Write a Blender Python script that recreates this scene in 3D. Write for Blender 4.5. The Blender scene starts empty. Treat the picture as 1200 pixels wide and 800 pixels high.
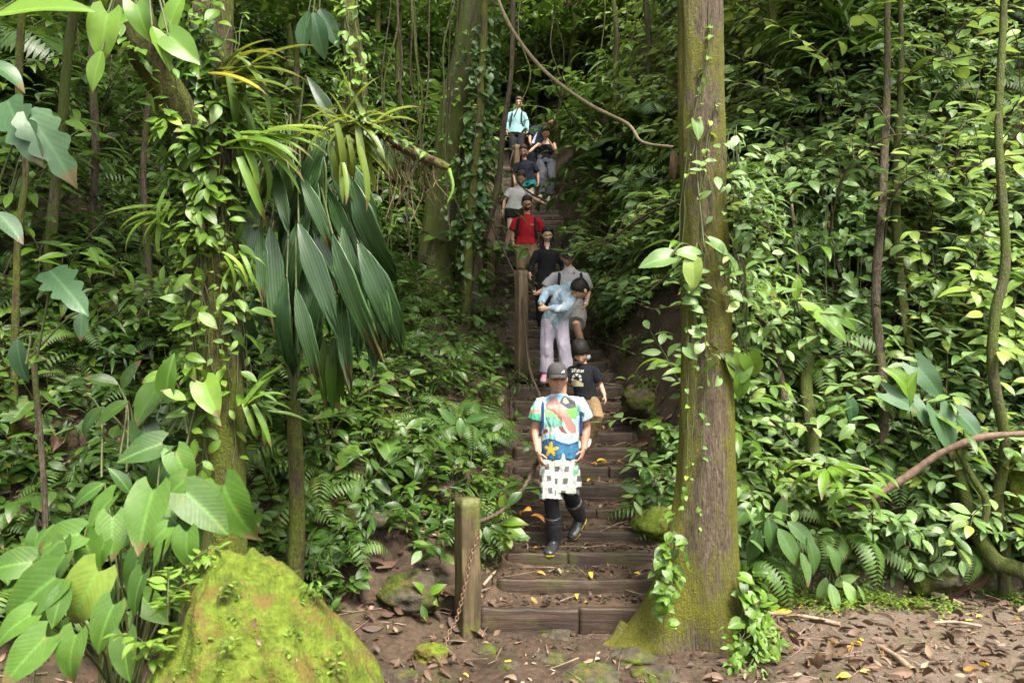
import bpy, math, random, os
import numpy as np
from mathutils import Vector, Matrix
FLAG = ''
rng = np.random.default_rng(7)
random.seed(7)
R_ = math.radians
scene = bpy.context.scene
COL = scene.collection

# ------------------------------------------------------------------ camera
CAM_H = 2.05
F_PX = 933.33
PITCH = math.atan(30 / F_PX)
cam_d = bpy.data.cameras.new('camera')
cam_d.sensor_width = 36.0
cam_d.lens = 28.0
cam_d.clip_start = 0.05
cam_d.clip_end = 600
cam_d.dof.use_dof = True
cam_d.dof.focus_distance = 8.5
cam_d.dof.aperture_fstop = 3.5
cam = bpy.data.objects.new('camera', cam_d)
COL.objects.link(cam)
cam.location = (0, 0, CAM_H)
cam.rotation_euler = (math.pi / 2 + PITCH, 0, 0)
scene.camera = cam
_c, _s = math.cos(PITCH), math.sin(PITCH)

def ray(px, py):
    """direction with unit y from a photo position"""
    u = (np.asarray(px, float) - 600) / F_PX
    v = (400 - np.asarray(py, float)) / F_PX
    dy = _c - v * _s
    dz = _s + v * _c
    return u / dy, dz / dy

def P(px, py, D):
    a, b = ray(px, py)
    return np.array([a * D, D, CAM_H + b * D])

# ------------------------------------------------------------------ noise
def _hash(ix, iy, iz, seed):
    h = (ix * 374761393 + iy * 668265263 + iz * 1274126177 + seed * 974711) & 0xFFFFFFFF
    h = ((h ^ (h >> 13)) * 1274126177) & 0xFFFFFFFF
    h = h ^ (h >> 16)
    return (h & 0xFFFF) / 32767.5 - 1.0

def vnoise(p, seed=0):
    p = np.asarray(p, float)
    i = np.floor(p).astype(np.int64)
    f = p - i
    f = f * f * f * (f * (f * 6 - 15) + 10)
    x, y, z = i[..., 0], i[..., 1], i[..., 2]
    fx, fy, fz = f[..., 0], f[..., 1], f[..., 2]
    out = 0
    for dx in (0, 1):
        wx = fx if dx else 1 - fx
        for dy in (0, 1):
            wy = fy if dy else 1 - fy
            for dz in (0, 1):
                wz = fz if dz else 1 - fz
                out = out + wx * wy * wz * _hash(x + dx, y + dy, z + dz, seed)
    return out

def fbm(p, octs=4, seed=0, gain=0.5):
    p = np.asarray(p, float)
    a, s, o = 1.0, 0, 0
    for k in range(octs):
        o = o + a * vnoise(p, seed + k * 17)
        s += a
        p = p * 2.03 + 11.3
        a *= gain
    return o / s

def sstep(a, b, x):
    t = np.clip((np.asarray(x, float) - a) / (b - a), 0, 1)
    return t * t * (3 - 2 * t)

# ------------------------------------------------------------------ geometry container
class Geo:
    def __init__(s, V, Q, uv=None, r=None, m=0):
        s.V = np.asarray(V, float).reshape(-1, 3)
        s.Q = np.asarray(Q, np.int64).reshape(-1, 4)
        n = len(s.V)
        s.uv = np.zeros((n, 2)) if uv is None else np.asarray(uv, float)
        s.r = np.full(n, 0.5) if r is None else (np.full(n, float(r)) if np.isscalar(r) else np.asarray(r, float))
        s.m = np.full(len(s.Q), m, np.int64) if np.isscalar(m) else np.asarray(m, np.int64)

    @staticmethod
    def cat(gs):
        gs = [g for g in gs if g is not None and len(g.V)]
        off = np.cumsum([0] + [len(g.V) for g in gs])
        return Geo(np.concatenate([g.V for g in gs]),
                   np.concatenate([g.Q + o for g, o in zip(gs, off)]),
                   np.concatenate([g.uv for g in gs]),
                   np.concatenate([g.r for g in gs]),
                   np.concatenate([g.m for g in gs]))

    def rep(s, M, T, r=None, add=0.0):
        """N transformed copies: M (N,3,3), T (N,3); r replaces, add shifts the random value"""
        N, n = len(M), len(s.V)
        V = np.einsum('nij,vj->nvi', M, s.V) + T[:, None, :]
        Q = (s.Q[None] + (np.arange(N) * n)[:, None, None]).reshape(-1, 4)
        if r is None:
            rr = np.tile(s.r, N) + np.repeat(np.broadcast_to(add, (N,)), n)
        else:
            rr = np.repeat(np.broadcast_to(r, (N,)), n)
        return Geo(V.reshape(-1, 3), Q, np.tile(s.uv, (N, 1)), rr, np.tile(s.m, N))

    def xf(s, M, T):
        return Geo(s.V @ np.asarray(M).T + np.asarray(T), s.Q, s.uv, s.r, s.m)

    def setm(s, m):
        s.m = np.full(len(s.Q), m, np.int64)
        return s

def to_mesh(name, g, mats, smooth=True):
    me = bpy.data.meshes.new(name)
    n, k = len(g.V), len(g.Q)
    me.vertices.add(n)
    me.vertices.foreach_set('co', g.V.astype(np.float32).ravel())
    tri = g.Q[:, 2] == g.Q[:, 3]
    tot = np.where(tri, 3, 4)
    start = np.concatenate([[0], np.cumsum(tot)[:-1]])
    if tri.any():
        keep = np.ones((k, 4), bool)
        keep[tri, 3] = False
        li = g.Q[keep]
    else:
        li = g.Q.ravel()
    me.loops.add(len(li))
    me.loops.foreach_set('vertex_index', li.astype(np.int32))
    me.polygons.add(k)
    me.polygons.foreach_set('loop_start', start.astype(np.int32))
    me.polygons.foreach_set('loop_total', tot.astype(np.int32))
    me.polygons.foreach_set('material_index', g.m.astype(np.int32))
    me.polygons.foreach_set('use_smooth', np.full(k, smooth))
    me.update(calc_edges=True)
    uvl = me.uv_layers.new(name='UVMap')
    uvl.data.foreach_set('uv', g.uv[li].astype(np.float32).ravel())
    at = me.attributes.new('rnd', 'FLOAT', 'POINT')
    at.data.foreach_set('value', g.r.astype(np.float32))
    for m in mats:
        me.materials.append(m)
    me.validate()
    return me

def link(name, me, parent=None, loc=None):
    o = bpy.data.objects.new(name, me)
    COL.objects.link(o)
    if parent is not None:
        o.parent = parent
    if loc is not None:
        o.location = loc
    return o

def tag(o, label=None, cat=None, group=None, kind=None):
    if label: o['label'] = label
    if cat: o['category'] = cat
    if group: o['group'] = group
    if kind: o['kind'] = kind
    return o

def empty(name, loc=(0, 0, 0)):
    o = bpy.data.objects.new(name, None)
    o.empty_display_size = 0.1
    COL.objects.link(o)
    o.location = loc
    return o

def norm(a):
    a = np.asarray(a, float)
    return a / np.maximum(np.linalg.norm(a, axis=-1, keepdims=True), 1e-9)

def frames(d, up):
    """columns: x side, y along d, z near up"""
    d = norm(d)
    x = norm(np.cross(d, up))
    z = np.cross(x, d)
    return np.stack([x, d, z], axis=-1)

def spline(pts, n):
    """Catmull-Rom through pts, n samples"""
    p = np.asarray(pts, float)
    if len(p) == 2:
        t = np.linspace(0, 1, n)[:, None]
        return p[0] * (1 - t) + p[1] * t
    p = np.vstack([2 * p[0] - p[1], p, 2 * p[-1] - p[-2]])
    k = len(p) - 3
    u = np.linspace(0, k - 1e-6, n)
    i = u.astype(int)
    t = (u - i)[:, None]
    a, b, c, d = p[i], p[i + 1], p[i + 2], p[i + 3]
    return 0.5 * (2 * b + (c - a) * t + (2 * a - 5 * b + 4 * c - d) * t ** 2 + (3 * b - a - 3 * c + d) * t ** 3)

def tube(path, rad, seg=6, cap=True, ell=None, lat=None, r=0.5, m=0):
    """rings along a path; rad scalar or per-point, ell (a,b) per-point with lateral axis lat"""
    p = np.asarray(path, float)
    n = len(p)
    tan = norm(np.gradient(p, axis=0))
    if lat is not None:
        lat = np.broadcast_to(np.asarray(lat, float), p.shape)
        X = norm(lat - tan * np.sum(lat * tan, axis=1, keepdims=True))
        Y = np.cross(tan, X)
    else:
        ref = np.array([0.0, 0.0, 1.0]) if abs(tan[0][2]) < 0.9 else np.array([1.0, 0, 0])
        X = np.zeros_like(p)
        x = norm(np.cross(tan[0], ref))
        for i in range(n):
            x = norm(x - tan[i] * np.dot(x, tan[i]))
            X[i] = x
        Y = np.cross(tan, X)
    if ell is not None:
        ra, rb = np.asarray(ell, float).T
    else:
        ra = rb = np.broadcast_to(np.asarray(rad, float), (n,))
    th = np.linspace(0, 2 * np.pi, seg, endpoint=False)
    V = p[:, None, :] + X[:, None, :] * (ra[:, None] * np.cos(th))[..., None] + Y[:, None, :] * (rb[:, None] * np.sin(th))[..., None]
    V = V.reshape(-1, 3)
    i = np.arange(n - 1)[:, None] * seg
    j = np.arange(seg)[None]
    j2 = (j + 1) % seg
    Q = np.stack([i + j, i + j2, i + seg + j2, i + seg + j], -1).reshape(-1, 4)
    L = np.concatenate([[0], np.cumsum(np.linalg.norm(np.diff(p, axis=0), axis=1))])
    uv = np.stack([np.tile(th / (2 * np.pi), n), np.repeat(L, seg)], -1)
    if cap:
        c0, c1 = len(V), len(V) + 1
        V = np.vstack([V, p[0], p[-1]])
        uv = np.vstack([uv, [[0, 0], [0, L[-1]]]])
        a = np.arange(seg)
        b = (a + 1) % seg
        q0 = np.stack([b, a, np.full(seg, c0), np.full(seg, c0)], -1)
        e = (n - 1) * seg
        q1 = np.stack([e + a, e + b, np.full(seg, c1), np.full(seg, c1)], -1)
        Q = np.vstack([Q, q0, q1])
    return Geo(V, Q, uv, r, m)

def ball(c, rad, M=None, nu=16, nv=10):
    """closed ellipsoid"""
    th = np.linspace(0, 2 * np.pi, nu, endpoint=False)
    ph = np.linspace(0, np.pi, nv + 1)[1:-1]
    V = np.stack([np.sin(ph)[:, None] * np.cos(th), np.sin(ph)[:, None] * np.sin(th), np.cos(ph)[:, None] + 0 * th], -1).reshape(-1, 3)
    V = np.vstack([V, [0, 0, 1], [0, 0, -1]])
    k = nv - 1
    i = np.arange(k - 1)[:, None] * nu
    j = np.arange(nu)[None]
    j2 = (j + 1) % nu
    Q = np.stack([i + j, i + nu + j, i + nu + j2, i + j2], -1).reshape(-1, 4)
    a = np.arange(nu)
    b = (a + 1) % nu
    t = np.full(nu, k * nu)
    e = (k - 1) * nu
    Q = np.vstack([Q, np.stack([a, b, t, t], -1), np.stack([e + b, e + a, t + 1, t + 1], -1)])
    V = V * np.asarray(rad, float)
    if M is not None:
        V = V @ np.asarray(M).T
    return Geo(V + np.asarray(c, float), Q)

def grid_quads(nr, nc, close=False):
    i = np.arange(nr - 1)[:, None] * nc
    j = np.arange(nc if close else nc - 1)[None]
    j2 = (j + 1) % nc
    return np.stack([i + j, i + j2, i + nc + j2, i + nc + j], -1).reshape(-1, 4)

# ------------------------------------------------------------------ materials
class NT:
    def __init__(s, name):
        s.mat = bpy.data.materials.new(name)
        s.mat.use_nodes = True
        s.t = s.mat.node_tree
        s.t.nodes.clear()
        s.out = s.n('ShaderNodeOutputMaterial')

    def n(s, typ, **kw):
        nd = s.t.nodes.new(typ)
        for k, v in kw.items():
            if k.startswith('i_'):
                key = k[2:]
                key = int(key) if key.isdigit() else key.replace('_', ' ')
                s.put(nd.inputs[key], v)
            else:
                setattr(nd, k, v)
        return nd

    def put(s, sock, v):
        if isinstance(v, bpy.types.NodeSocket):
            s.t.links.new(v, sock)
        elif isinstance(v, bpy.types.Node):
            s.t.links.new(v.outputs[0], sock)
        elif isinstance(v, (tuple, list)) and len(v) == 3 and sock.type == 'RGBA':
            sock.default_value = (*v, 1)
        else:
            sock.default_value = v

    def noise(s, scale, detail=4, rough=0.55, vec=None, dist=0.0):
        nd = s.n('ShaderNodeTexNoise')
        nd.inputs['Scale'].default_value = scale
        nd.inputs['Detail'].default_value = detail
        nd.inputs['Roughness'].default_value = rough
        nd.inputs['Distortion'].default_value = dist
        if vec is not None:
            s.put(nd.inputs['Vector'], vec)
        return nd.outputs['Fac']

    def ramp(s, fac, stops):
        nd = s.n('ShaderNodeValToRGB')
        cr = nd.color_ramp
        while len(cr.elements) < len(stops):
            cr.elements.new(0.5)
        for e, (p, c) in zip(cr.elements, stops):
            e.position = p
            e.color = (*c, 1) if not np.isscalar(c) else (c, c, c, 1)
        s.put(nd.inputs['Fac'], fac)
        return nd.outputs['Color']

    def math(s, op, a, b=0.0, c=None, clamp=False):
        nd = s.n('ShaderNodeMath', operation=op, use_clamp=clamp)
        s.put(nd.inputs[0], a)
        s.put(nd.inputs[1], b)
        if c is not None:
            s.put(nd.inputs[2], c)
        return nd.outputs[0]

    def mix(s, fac, a, b, mode='MIX'):
        nd = s.n('ShaderNodeMix', data_type='RGBA', blend_type=mode)
        s.put(nd.inputs['Factor'], fac)
        s.put(nd.inputs['A'], a) if False else None
        s.put(nd.inputs[6], a)
        s.put(nd.inputs[7], b)
        return nd.outputs[2]

    def attr(s, name):
        return s.n('ShaderNodeAttribute', attribute_name=name)

    def coord(s, kind='Object'):
        return s.n('ShaderNodeTexCoord').outputs[kind]

    def mapv(s, vec, scale=(1, 1, 1), loc=(0, 0, 0)):
        nd = s.n('ShaderNodeMapping')
        s.put(nd.inputs['Vector'], vec)
        nd.inputs['Scale'].default_value = scale
        nd.inputs['Location'].default_value = loc
        return nd.outputs[0]

    def bump(s, h, strength=0.5, dist=0.01, normal=None):
        nd = s.n('ShaderNodeBump')
        nd.inputs['Strength'].default_value = strength
        nd.inputs['Distance'].default_value = dist
        s.put(nd.inputs['Height'], h)
        if normal is not None:
            s.put(nd.inputs['Normal'], normal)
        return nd.outputs[0]

    def bsdf(s, col, rough=0.6, spec=0.5, normal=None, **kw):
        nd = s.n('ShaderNodeBsdfPrincipled')
        s.put(nd.inputs['Base Color'], col)
        s.put(nd.inputs['Roughness'], rough)
        s.put(nd.inputs['Specular IOR Level'], spec)
        if normal is not None:
            s.put(nd.inputs['Normal'], normal)
        for k, v in kw.items():
            s.put(nd.inputs[k.replace('_', ' ')], v)
        return nd

    def done(s, shader):
        s.put(s.out.inputs['Surface'], shader)
        return s.mat

def leaf_mat(name, dark, light, yellow=None, rough=0.38, spec=0.42, trans=0.30, vein=0.25, nveins=16, spots=0.0, old=0.06, pleat_shade=0.0):
    t = NT(name)
    r = t.attr('rnd').outputs['Fac']
    oi = t.n('ShaderNodeObjectInfo').outputs['Random']
    rr = t.math('FRACT', t.math('ADD', r, t.math('MULTIPLY', oi, 0.37)))
    y = yellow or tuple(min(1, c * k) for c, k in zip(light, (2.2, 1.35, 0.8)))
    mid = tuple(0.5 * (a + b) for a, b in zip(dark, light))
    col = t.ramp(rr, [(0.0, dark), (0.45, mid), (0.84, light), (0.93, light), (1.0 - old, y), (1.0, y)])
    geo = t.n('ShaderNodeNewGeometry')
    big = t.noise(0.9, 2, 0.5, geo.outputs['Position'])
    col = t.mix(t.math('MULTIPLY', t.ramp(big, [(0.35, 0.0), (0.7, 1.0)]), 0.35), col, y)
    uv = t.n('ShaderNodeTexCoord').outputs['UV']
    sp = t.n('ShaderNodeSeparateXYZ')
    t.put(sp.inputs[0], uv)
    ax = t.math('ABSOLUTE', t.math('SUBTRACT', sp.outputs[0], 0.5))
    midrib = t.ramp(ax, [(0.0, 1.0), (0.035, 0.5), (0.06, 0.0)])
    # side veins slanting to the tip
    ph = t.math('MULTIPLY', t.math('SUBTRACT', sp.outputs[1], t.math('MULTIPLY', ax, 0.7)), float(nveins))
    sv = t.math('PINGPONG', ph, 0.5)
    svm = t.ramp(sv, [(0.0, 0.5), (0.12, 0.0)])
    v = t.math('MAXIMUM', midrib, t.math('MULTIPLY', svm, 0.6))
    col = t.mix(t.math('MULTIPLY', v, vein), col, tuple(min(1, c * 2.2 + 0.03) for c in light))
    blot = t.noise(30, 3, 0.6, geo.outputs['Position'])
    col = t.mix(t.math('MULTIPLY', t.ramp(blot, [(0.4, 0.0), (0.75, 1.0)]), 0.3), col, dark)
    tip = t.math('MULTIPLY', t.ramp(t.math('ADD', sp.outputs[1], t.math('MULTIPLY', blot, 0.35)), [(0.98, 0.0), (1.12, 1.0)]), t.ramp(rr, [(0.55, 0.0), (0.62, 0.8)]))
    col = t.mix(tip, col, (0.13, 0.085, 0.035))
    if pleat_shade:  # dark lengthwise bands paint the shade down in the pleats
        pl = t.math('PINGPONG', t.math('MULTIPLY', sp.outputs[0], pleat_shade), 0.5)
        col = t.mix(t.ramp(pl, [(0.05, 0.75), (0.35, 0.0)]), col, tuple(c * 0.35 for c in dark))
    if spots:
        sn = t.noise(14, 3, 0.6, geo.outputs['Position'])
        col = t.mix(t.math('MULTIPLY', t.ramp(sn, [(0.60, 0.0), (0.68, 1.0)]), spots), col, (0.16, 0.13, 0.03))
    h = t.math('ADD', t.math('MULTIPLY', sv, 0.7), t.math('MULTIPLY', blot, 0.35))
    nrm = t.bump(h, 0.35, 0.004)
    rgh = t.math('ADD', rough - 0.08, t.math('MULTIPLY', blot, 0.16))
    b = t.bsdf(col, rgh, spec, nrm)
    tr = t.n('ShaderNodeBsdfTranslucent')
    t.put(tr.inputs['Color'], t.mix(0.5, col, y))
    ms = t.n('ShaderNodeMixShader')
    ms.inputs[0].default_value = trans
    t.put(ms.inputs[1], b.outputs[0])
    t.put(ms.inputs[2], tr.outputs[0])
    return t.done(ms.outputs[0])

def simple_mat(name, c1, c2, scale=20, rough=0.7, spec=0.3, bump=0.3, bdist=0.004, coord='Object', stretch=(1, 1, 1), **kw):
    t = NT(name)
    co = t.mapv(t.coord(coord), stretch)
    f = t.noise(scale, 5, 0.6, co)
    col = t.ramp(f, [(0.3, c1), (0.7, c2)])
    return t.done(t.bsdf(col, rough, spec, t.bump(f, bump, bdist), **kw).outputs[0])

def bark_mat(name, c1, c2, moss=(0.115, 0.135, 0.012), moss2=(0.045, 0.065, 0.008), amount=0.5, vert=6.0, sides=None):
    """fibrous bark with moss patches; sides = (cx, half width) adds moss towards both flanks"""
    t = NT(name)
    co = t.n('ShaderNodeNewGeometry').outputs['Position']
    st = t.mapv(co, (vert * 5, vert * 5, vert * 0.5))
    fa = t.noise(1.0, 8, 0.7, st, 1.2)
    fb = t.noise(vert * 6.0, 6, 0.7, t.mapv(co, (1, 1, 0.45)), 0.5)
    f = t.math('ADD', t.math('MULTIPLY', fa, 0.62), t.math('MULTIPLY', fb, 0.38))
    st2 = t.mapv(co, (vert * 1.6, vert * 1.6, vert * 0.12))
    f2 = t.noise(1.0, 4, 0.6, st2)
    col = t.ramp(f, [(0.34, tuple(c * 0.25 for c in c1)), (0.46, c1), (0.58, c2), (0.72, tuple(min(1, c * 1.5) for c in c2))])
    col = t.mix(t.ramp(f2, [(0.3, 0.0), (0.75, 0.55)]), col, tuple(c * 0.5 for c in c1))
    mf = t.noise(2.3, 6, 0.62, co)
    mf2 = t.noise(1.0, 5, 0.65, t.mapv(co, (22, 22, 5)))
    mm = t.math('ADD', t.math('MULTIPLY', mf, 0.65), t.math('MULTIPLY', mf2, 0.5))
    if sides:
        sp = t.n('ShaderNodeSeparateXYZ')
        t.put(sp.inputs[0], co)
        e = t.math('DIVIDE', t.math('SUBTRACT', sp.outputs[0], sides[0]), sides[1])
        e = t.math('MULTIPLY', t.math('POWER', t.math('MINIMUM', t.math('ABSOLUTE', e), 1.2), 2.0), 0.22)
        low = t.ramp(t.math('DIVIDE', sp.outputs[2], 2.0), [(0.0, 0.30), (0.6, 1.0)])
        mm = t.math('ADD', mm, t.math('SUBTRACT', t.math('MULTIPLY', e, low), 0.05))
    mk = t.ramp(mm, [(0.66 - 0.24 * amount, 0.0), (0.80 - 0.24 * amount, 1.0)])
    fine = t.noise(70, 3, 0.7, co)
    mc = t.ramp(fine, [(0.3, moss2), (0.7, moss)])
    col = t.mix(mk, col, mc)
    h = t.math('ADD', t.math('MULTIPLY', f, 1.0), t.math('MULTIPLY', t.math('MULTIPLY', fine, mk), 0.5))
    nrm = t.bump(h, 1.0, 0.05)
    return t.done(t.bsdf(col, 0.75, 0.25, nrm).outputs[0])

def moss_rock_mat(name, amount=0.8, bright=1.0):
    t = NT(name)
    co = t.n('ShaderNodeNewGeometry').outputs['Position']
    f = t.noise(5, 6, 0.62, co)
    fine = t.noise(60, 4, 0.7, co)
    mid = t.noise(16, 4, 0.65, co)
    rock = t.ramp(mid, [(0.3, (0.03, 0.024, 0.016)), (0.7, (0.075, 0.062, 0.045))])
    m1 = tuple(c * bright for c in (0.030, 0.042, 0.005))
    m2 = tuple(c * bright for c in (0.070, 0.098, 0.010))
    m3 = tuple(c * bright for c in (0.135, 0.165, 0.022))
    moss = t.ramp(t.math('ADD', t.math('MULTIPLY', mid, 0.6), t.math('MULTIPLY', fine, 0.4)), [(0.33, m1), (0.52, m2), (0.70, m3)])
    brown = t.ramp(t.noise(8, 5, 0.7, t.mapv(co, (1, 1, 1), (3.3, 1.1, 7))), [(0.50, 0.0), (0.62, 1.0)])
    moss = t.mix(t.math('MULTIPLY', brown, 0.8), moss, (0.10, 0.065, 0.02))
    mk = t.ramp(f, [(0.62 - 0.4 * amount, 0.0), (0.74 - 0.4 * amount, 1.0)])
    col = t.mix(mk, rock, moss)
    h = t.math('ADD', t.math('MULTIPLY', mid, 0.7), t.math('MULTIPLY', fine, 0.5))
    return t.done(t.bsdf(col, 0.9, 0.15, t.bump(h, 1.0, 0.03)).outputs[0])

def soil_mat(name, dry=0.0, k=1.0):
    t = NT(name)
    co = t.n('ShaderNodeNewGeometry').outputs['Position']
    sp = t.n('ShaderNodeSeparateXYZ')
    t.put(sp.inputs[0], co)
    f = t.noise(3.2, 8, 0.68, co)
    g = t.noise(28, 6, 0.7, co)
    col = t.ramp(t.math('ADD', t.math('MULTIPLY', f, 0.6), t.math('MULTIPLY', g, 0.4)),
                 [(0.30, (0.012 * k, 0.0075 * k, 0.005 * k)), (0.5, (0.036 * k, 0.023 * k, 0.014 * k)), (0.68, (0.08 * k, 0.054 * k, 0.035 * k))])
    # drier trodden soil on the open ground to the right
    dr = t.math('MULTIPLY', t.ramp(t.math('DIVIDE', t.math('ADD', sp.outputs[0], t.math('MULTIPLY', f, 1.5)), 6.0), [(0.30, 0.0), (0.62, 1.0)]),
                t.ramp(t.math('DIVIDE', sp.outputs[1], 10.0), [(0.72, 1.0), (0.80, 0.0)]))
    dcol = t.ramp(g, [(0.3, (0.085, 0.058, 0.042)), (0.55, (0.118, 0.090, 0.066)), (0.75, (0.21, 0.165, 0.125))])
    col = t.mix(t.math('MULTIPLY', dr, 0.85), col, dcol)
    vor = t.n('ShaderNodeTexVoronoi', feature='F1')
    vor.inputs['Scale'].default_value = 26
    t.put(vor.inputs['Vector'], co)
    lit = t.ramp(vor.outputs['Color'], [(0.6, 0.0), (0.75, 1.0)])
    col = t.mix(t.math('MULTIPLY', lit, 0.35), col, (0.10, 0.055, 0.03))
    ms = t.ramp(t.noise(1.7, 6, 0.65, t.mapv(co, (1, 1, 1), (5, 2, 9))), [(0.56, 0.0), (0.66, 1.0)])
    col = t.mix(t.math('MULTIPLY', ms, 0.55), col, (0.05, 0.06, 0.012))
    h = t.math('ADD', t.math('MULTIPLY', f, 1.0), t.math('MULTIPLY', g, 0.5))
    rg = t.ramp(f, [(0.35, 0.55), (0.6, 0.85)])
    return t.done(t.bsdf(col, rg, 0.3, t.bump(h, 1.0, 0.04)).outputs[0])

def attr_mat(name, attr='Col', rough=0.7, spec=0.3, sss=0.0, weave=0.0, bump_scale=300):
    t = NT(name)
    a = t.attr(attr).outputs['Color']
    kw = {}
    b = t.bsdf(a, rough, spec)
    if sss:
        b.inputs['Subsurface Weight'].default_value = sss
        b.inputs['Subsurface Radius'].default_value = (0.012, 0.005, 0.003)
        b.inputs['Subsurface Scale'].default_value = 0.5
    if weave:
        f = t.noise(bump_scale, 3, 0.6, t.coord('Object'))
        t.put(b.inputs['Normal'], t.bump(f, weave, 0.002))
    return t.done(b.outputs[0])
# ------------------------------------------------------------------ terrain functions
_lipD = [6.20, 6.52, 6.86, 7.16, 7.46, 7.74, 8.00, 8.30, 8.60, 8.90]
_lipZ = [0.196, 0.338, 0.469, 0.592, 0.735, 0.905, 1.055, 1.214, 1.35, 1.497]
_prof = [(8.9, 1.497), (9.6, 1.83), (11, 2.36), (12, 2.76), (13.1, 3.27), (14.3, 3.98), (15.5, 4.75), (17, 5.65), (18.7, 6.63), (20.5, 7.3)]
z = 1.497
while z < 7.1:
    z += 0.158
    _lipZ.append(z)
    _lipD.append(float(np.interp(z, [p[1] for p in _prof], [p[0] for p in _prof])))
LIP_D, LIP_Z = np.array(_lipD), np.array(_lipZ)
NSTEP = len(LIP_D)
def tread(D):
    i = np.searchsorted(LIP_D, D, side='right') - 1
    return 0.02 if i < 0 else float(LIP_Z[min(i, NSTEP - 1)])
def zs(y):
    return np.interp(y, np.concatenate([[5.6, 6.15], LIP_D, [24, 34, 60, 160]]), np.concatenate([[0.0, 0.075], LIP_Z - 0.06, [10.2, 19, 34, 50]]))
_cx = np.array([(0, 0.45), (6.0, 0.45), (6.5, 0.58), (7.2, 0.63), (8, 0.66), (9.6, 0.66), (12, 0.50), (14, 0.30), (16, 0.40), (18.7, 0.30), (24, 0.2), (160, 0.2)])
def xc(y): return np.interp(y, _cx[:, 0], _cx[:, 1])
def hw(y): return np.interp(y, [0, 6.0, 6.6, 7.2, 8, 12, 20, 24], [0.75, 0.75, 0.66, 0.58, 0.62, 0.6, 0.55, 0.3])

def height(x, y, fine=True):
    x, y = np.broadcast_arrays(np.asarray(x, float), np.asarray(y, float))
    c, w = xc(y), hw(y)
    dl = (c - w) - x
    dr = x - (c + w)
    base = zs(y)
    p = np.stack([x, y, 0 * x], -1)
    n1 = fbm(p * 0.55, 3, 3)
    n2 = fbm(p * 1.9, 3, 9)
    # left bank
    l = np.maximum(dl, 0)
    ramp = sstep(5.0, 7.4, y + 0.25 * n1 + 0.10 * np.minimum(l, 6))
    zl = base * sstep(0, 1, 1) + (0.50 * np.minimum(l, 5) + 0.02 * np.minimum(l, 6) ** 2 + 0.12 * np.maximum(l - 5, 0)) * ramp
    zl = zl + 0.35 * n1 * ramp * sstep(0.2, 1.5, l) + 0.10 * n2 * ramp * sstep(0.1, 0.6, l)
    # right: open ground, then a steep face
    r = np.maximum(dr, 0)
    df = np.maximum(y - 7.25 - 0.22 * n1 - 0.05 * np.minimum(r, 5) + 0.02 * np.maximum(r - 1.2, 0) ** 1.5, 0)
    face = 2.7 * df - 0.1 * np.minimum(df, 6) ** 2
    side = base + 1.55 * np.minimum(r, 3.5) + 0.35 * np.maximum(r - 3.5, 0)
    k = 0.35
    hmin = np.clip(0.5 + 0.5 * (side - face) / k, 0, 1)
    zr = side * (1 - hmin) + face * hmin - k * hmin * (1 - hmin)
    zr = np.where(y < 7.0, np.minimum(zr, face + 0.0), zr)
    zr = np.maximum(zr, 0) + (0.30 * n1 + 0.14 * n2) * sstep(0.05, 0.8, df) * sstep(0.0, 0.6, r)
    near = np.where(r < 0.6, base, 0)
    zr = np.maximum(zr, np.where(y < 7.4, base * (1 - sstep(0.0, 0.55, r)), base * (1 - sstep(0, 0.3, r))))
    out = np.where(dl > 0, zl, np.where(dr > 0, zr, base))
    # gentle unevenness of the open ground
    out = out + 0.045 * fbm(p * 1.3, 4, 21) + 0.018 * fbm(p * 6, 3, 33)
    out = out + 0.10 * sstep(4.9, 3.2, y) * 0
    # keep the stair bed low (the path strip lies on top)
    bed = sstep(0.10, -0.02, np.maximum(-dl if False else np.maximum(dl, dr), -9))
    out = out - 0.24 * bed * sstep(6.0, 6.25, y) * sstep(21.5, 20.5, y)
    return out

def hit(px, py, d0=3.0, d1=60.0):
    """photo position -> point on the terrain"""
    a, b = ray(px, py)
    D = np.concatenate([np.linspace(d0, 16, 700), np.linspace(16.05, d1, 500)])
    zz = height(a * D, D)
    m = CAM_H + b * D <= zz
    i = int(np.argmax(m)) if m.any() else len(D) - 1
    d = D[i]
    return np.array([a * d, d, float(zz[i])])

M_SOIL = soil_mat('forest_soil')
M_PATH = soil_mat('path_soil', k=1.15)
xs = np.concatenate([[-160, -90, -50, -30, -22, -17], np.arange(-14, -8, 0.25), np.arange(-8, -2, 0.09), np.arange(-2, 3.2, 0.055), np.arange(3.2, 8, 0.08), np.arange(8, 14, 0.25), [17, 22, 30, 50, 90, 160]])
ys = np.concatenate([[-160, -80, -40, -20, -10, -5], np.arange(-3, 4, 0.25), np.arange(4, 9.5, 0.055), np.arange(9.5, 21, 0.09), np.arange(21, 34, 0.4), [36, 40, 50, 70, 100, 160]])
X, Y = np.meshgrid(xs, ys)
Z = height(X, Y)
g = Geo(np.stack([X, Y, Z], -1).reshape(-1, 3), grid_quads(len(ys), len(xs)))
tag(link('ground', to_mesh('ground', g, [M_SOIL])), kind='structure')

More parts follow.
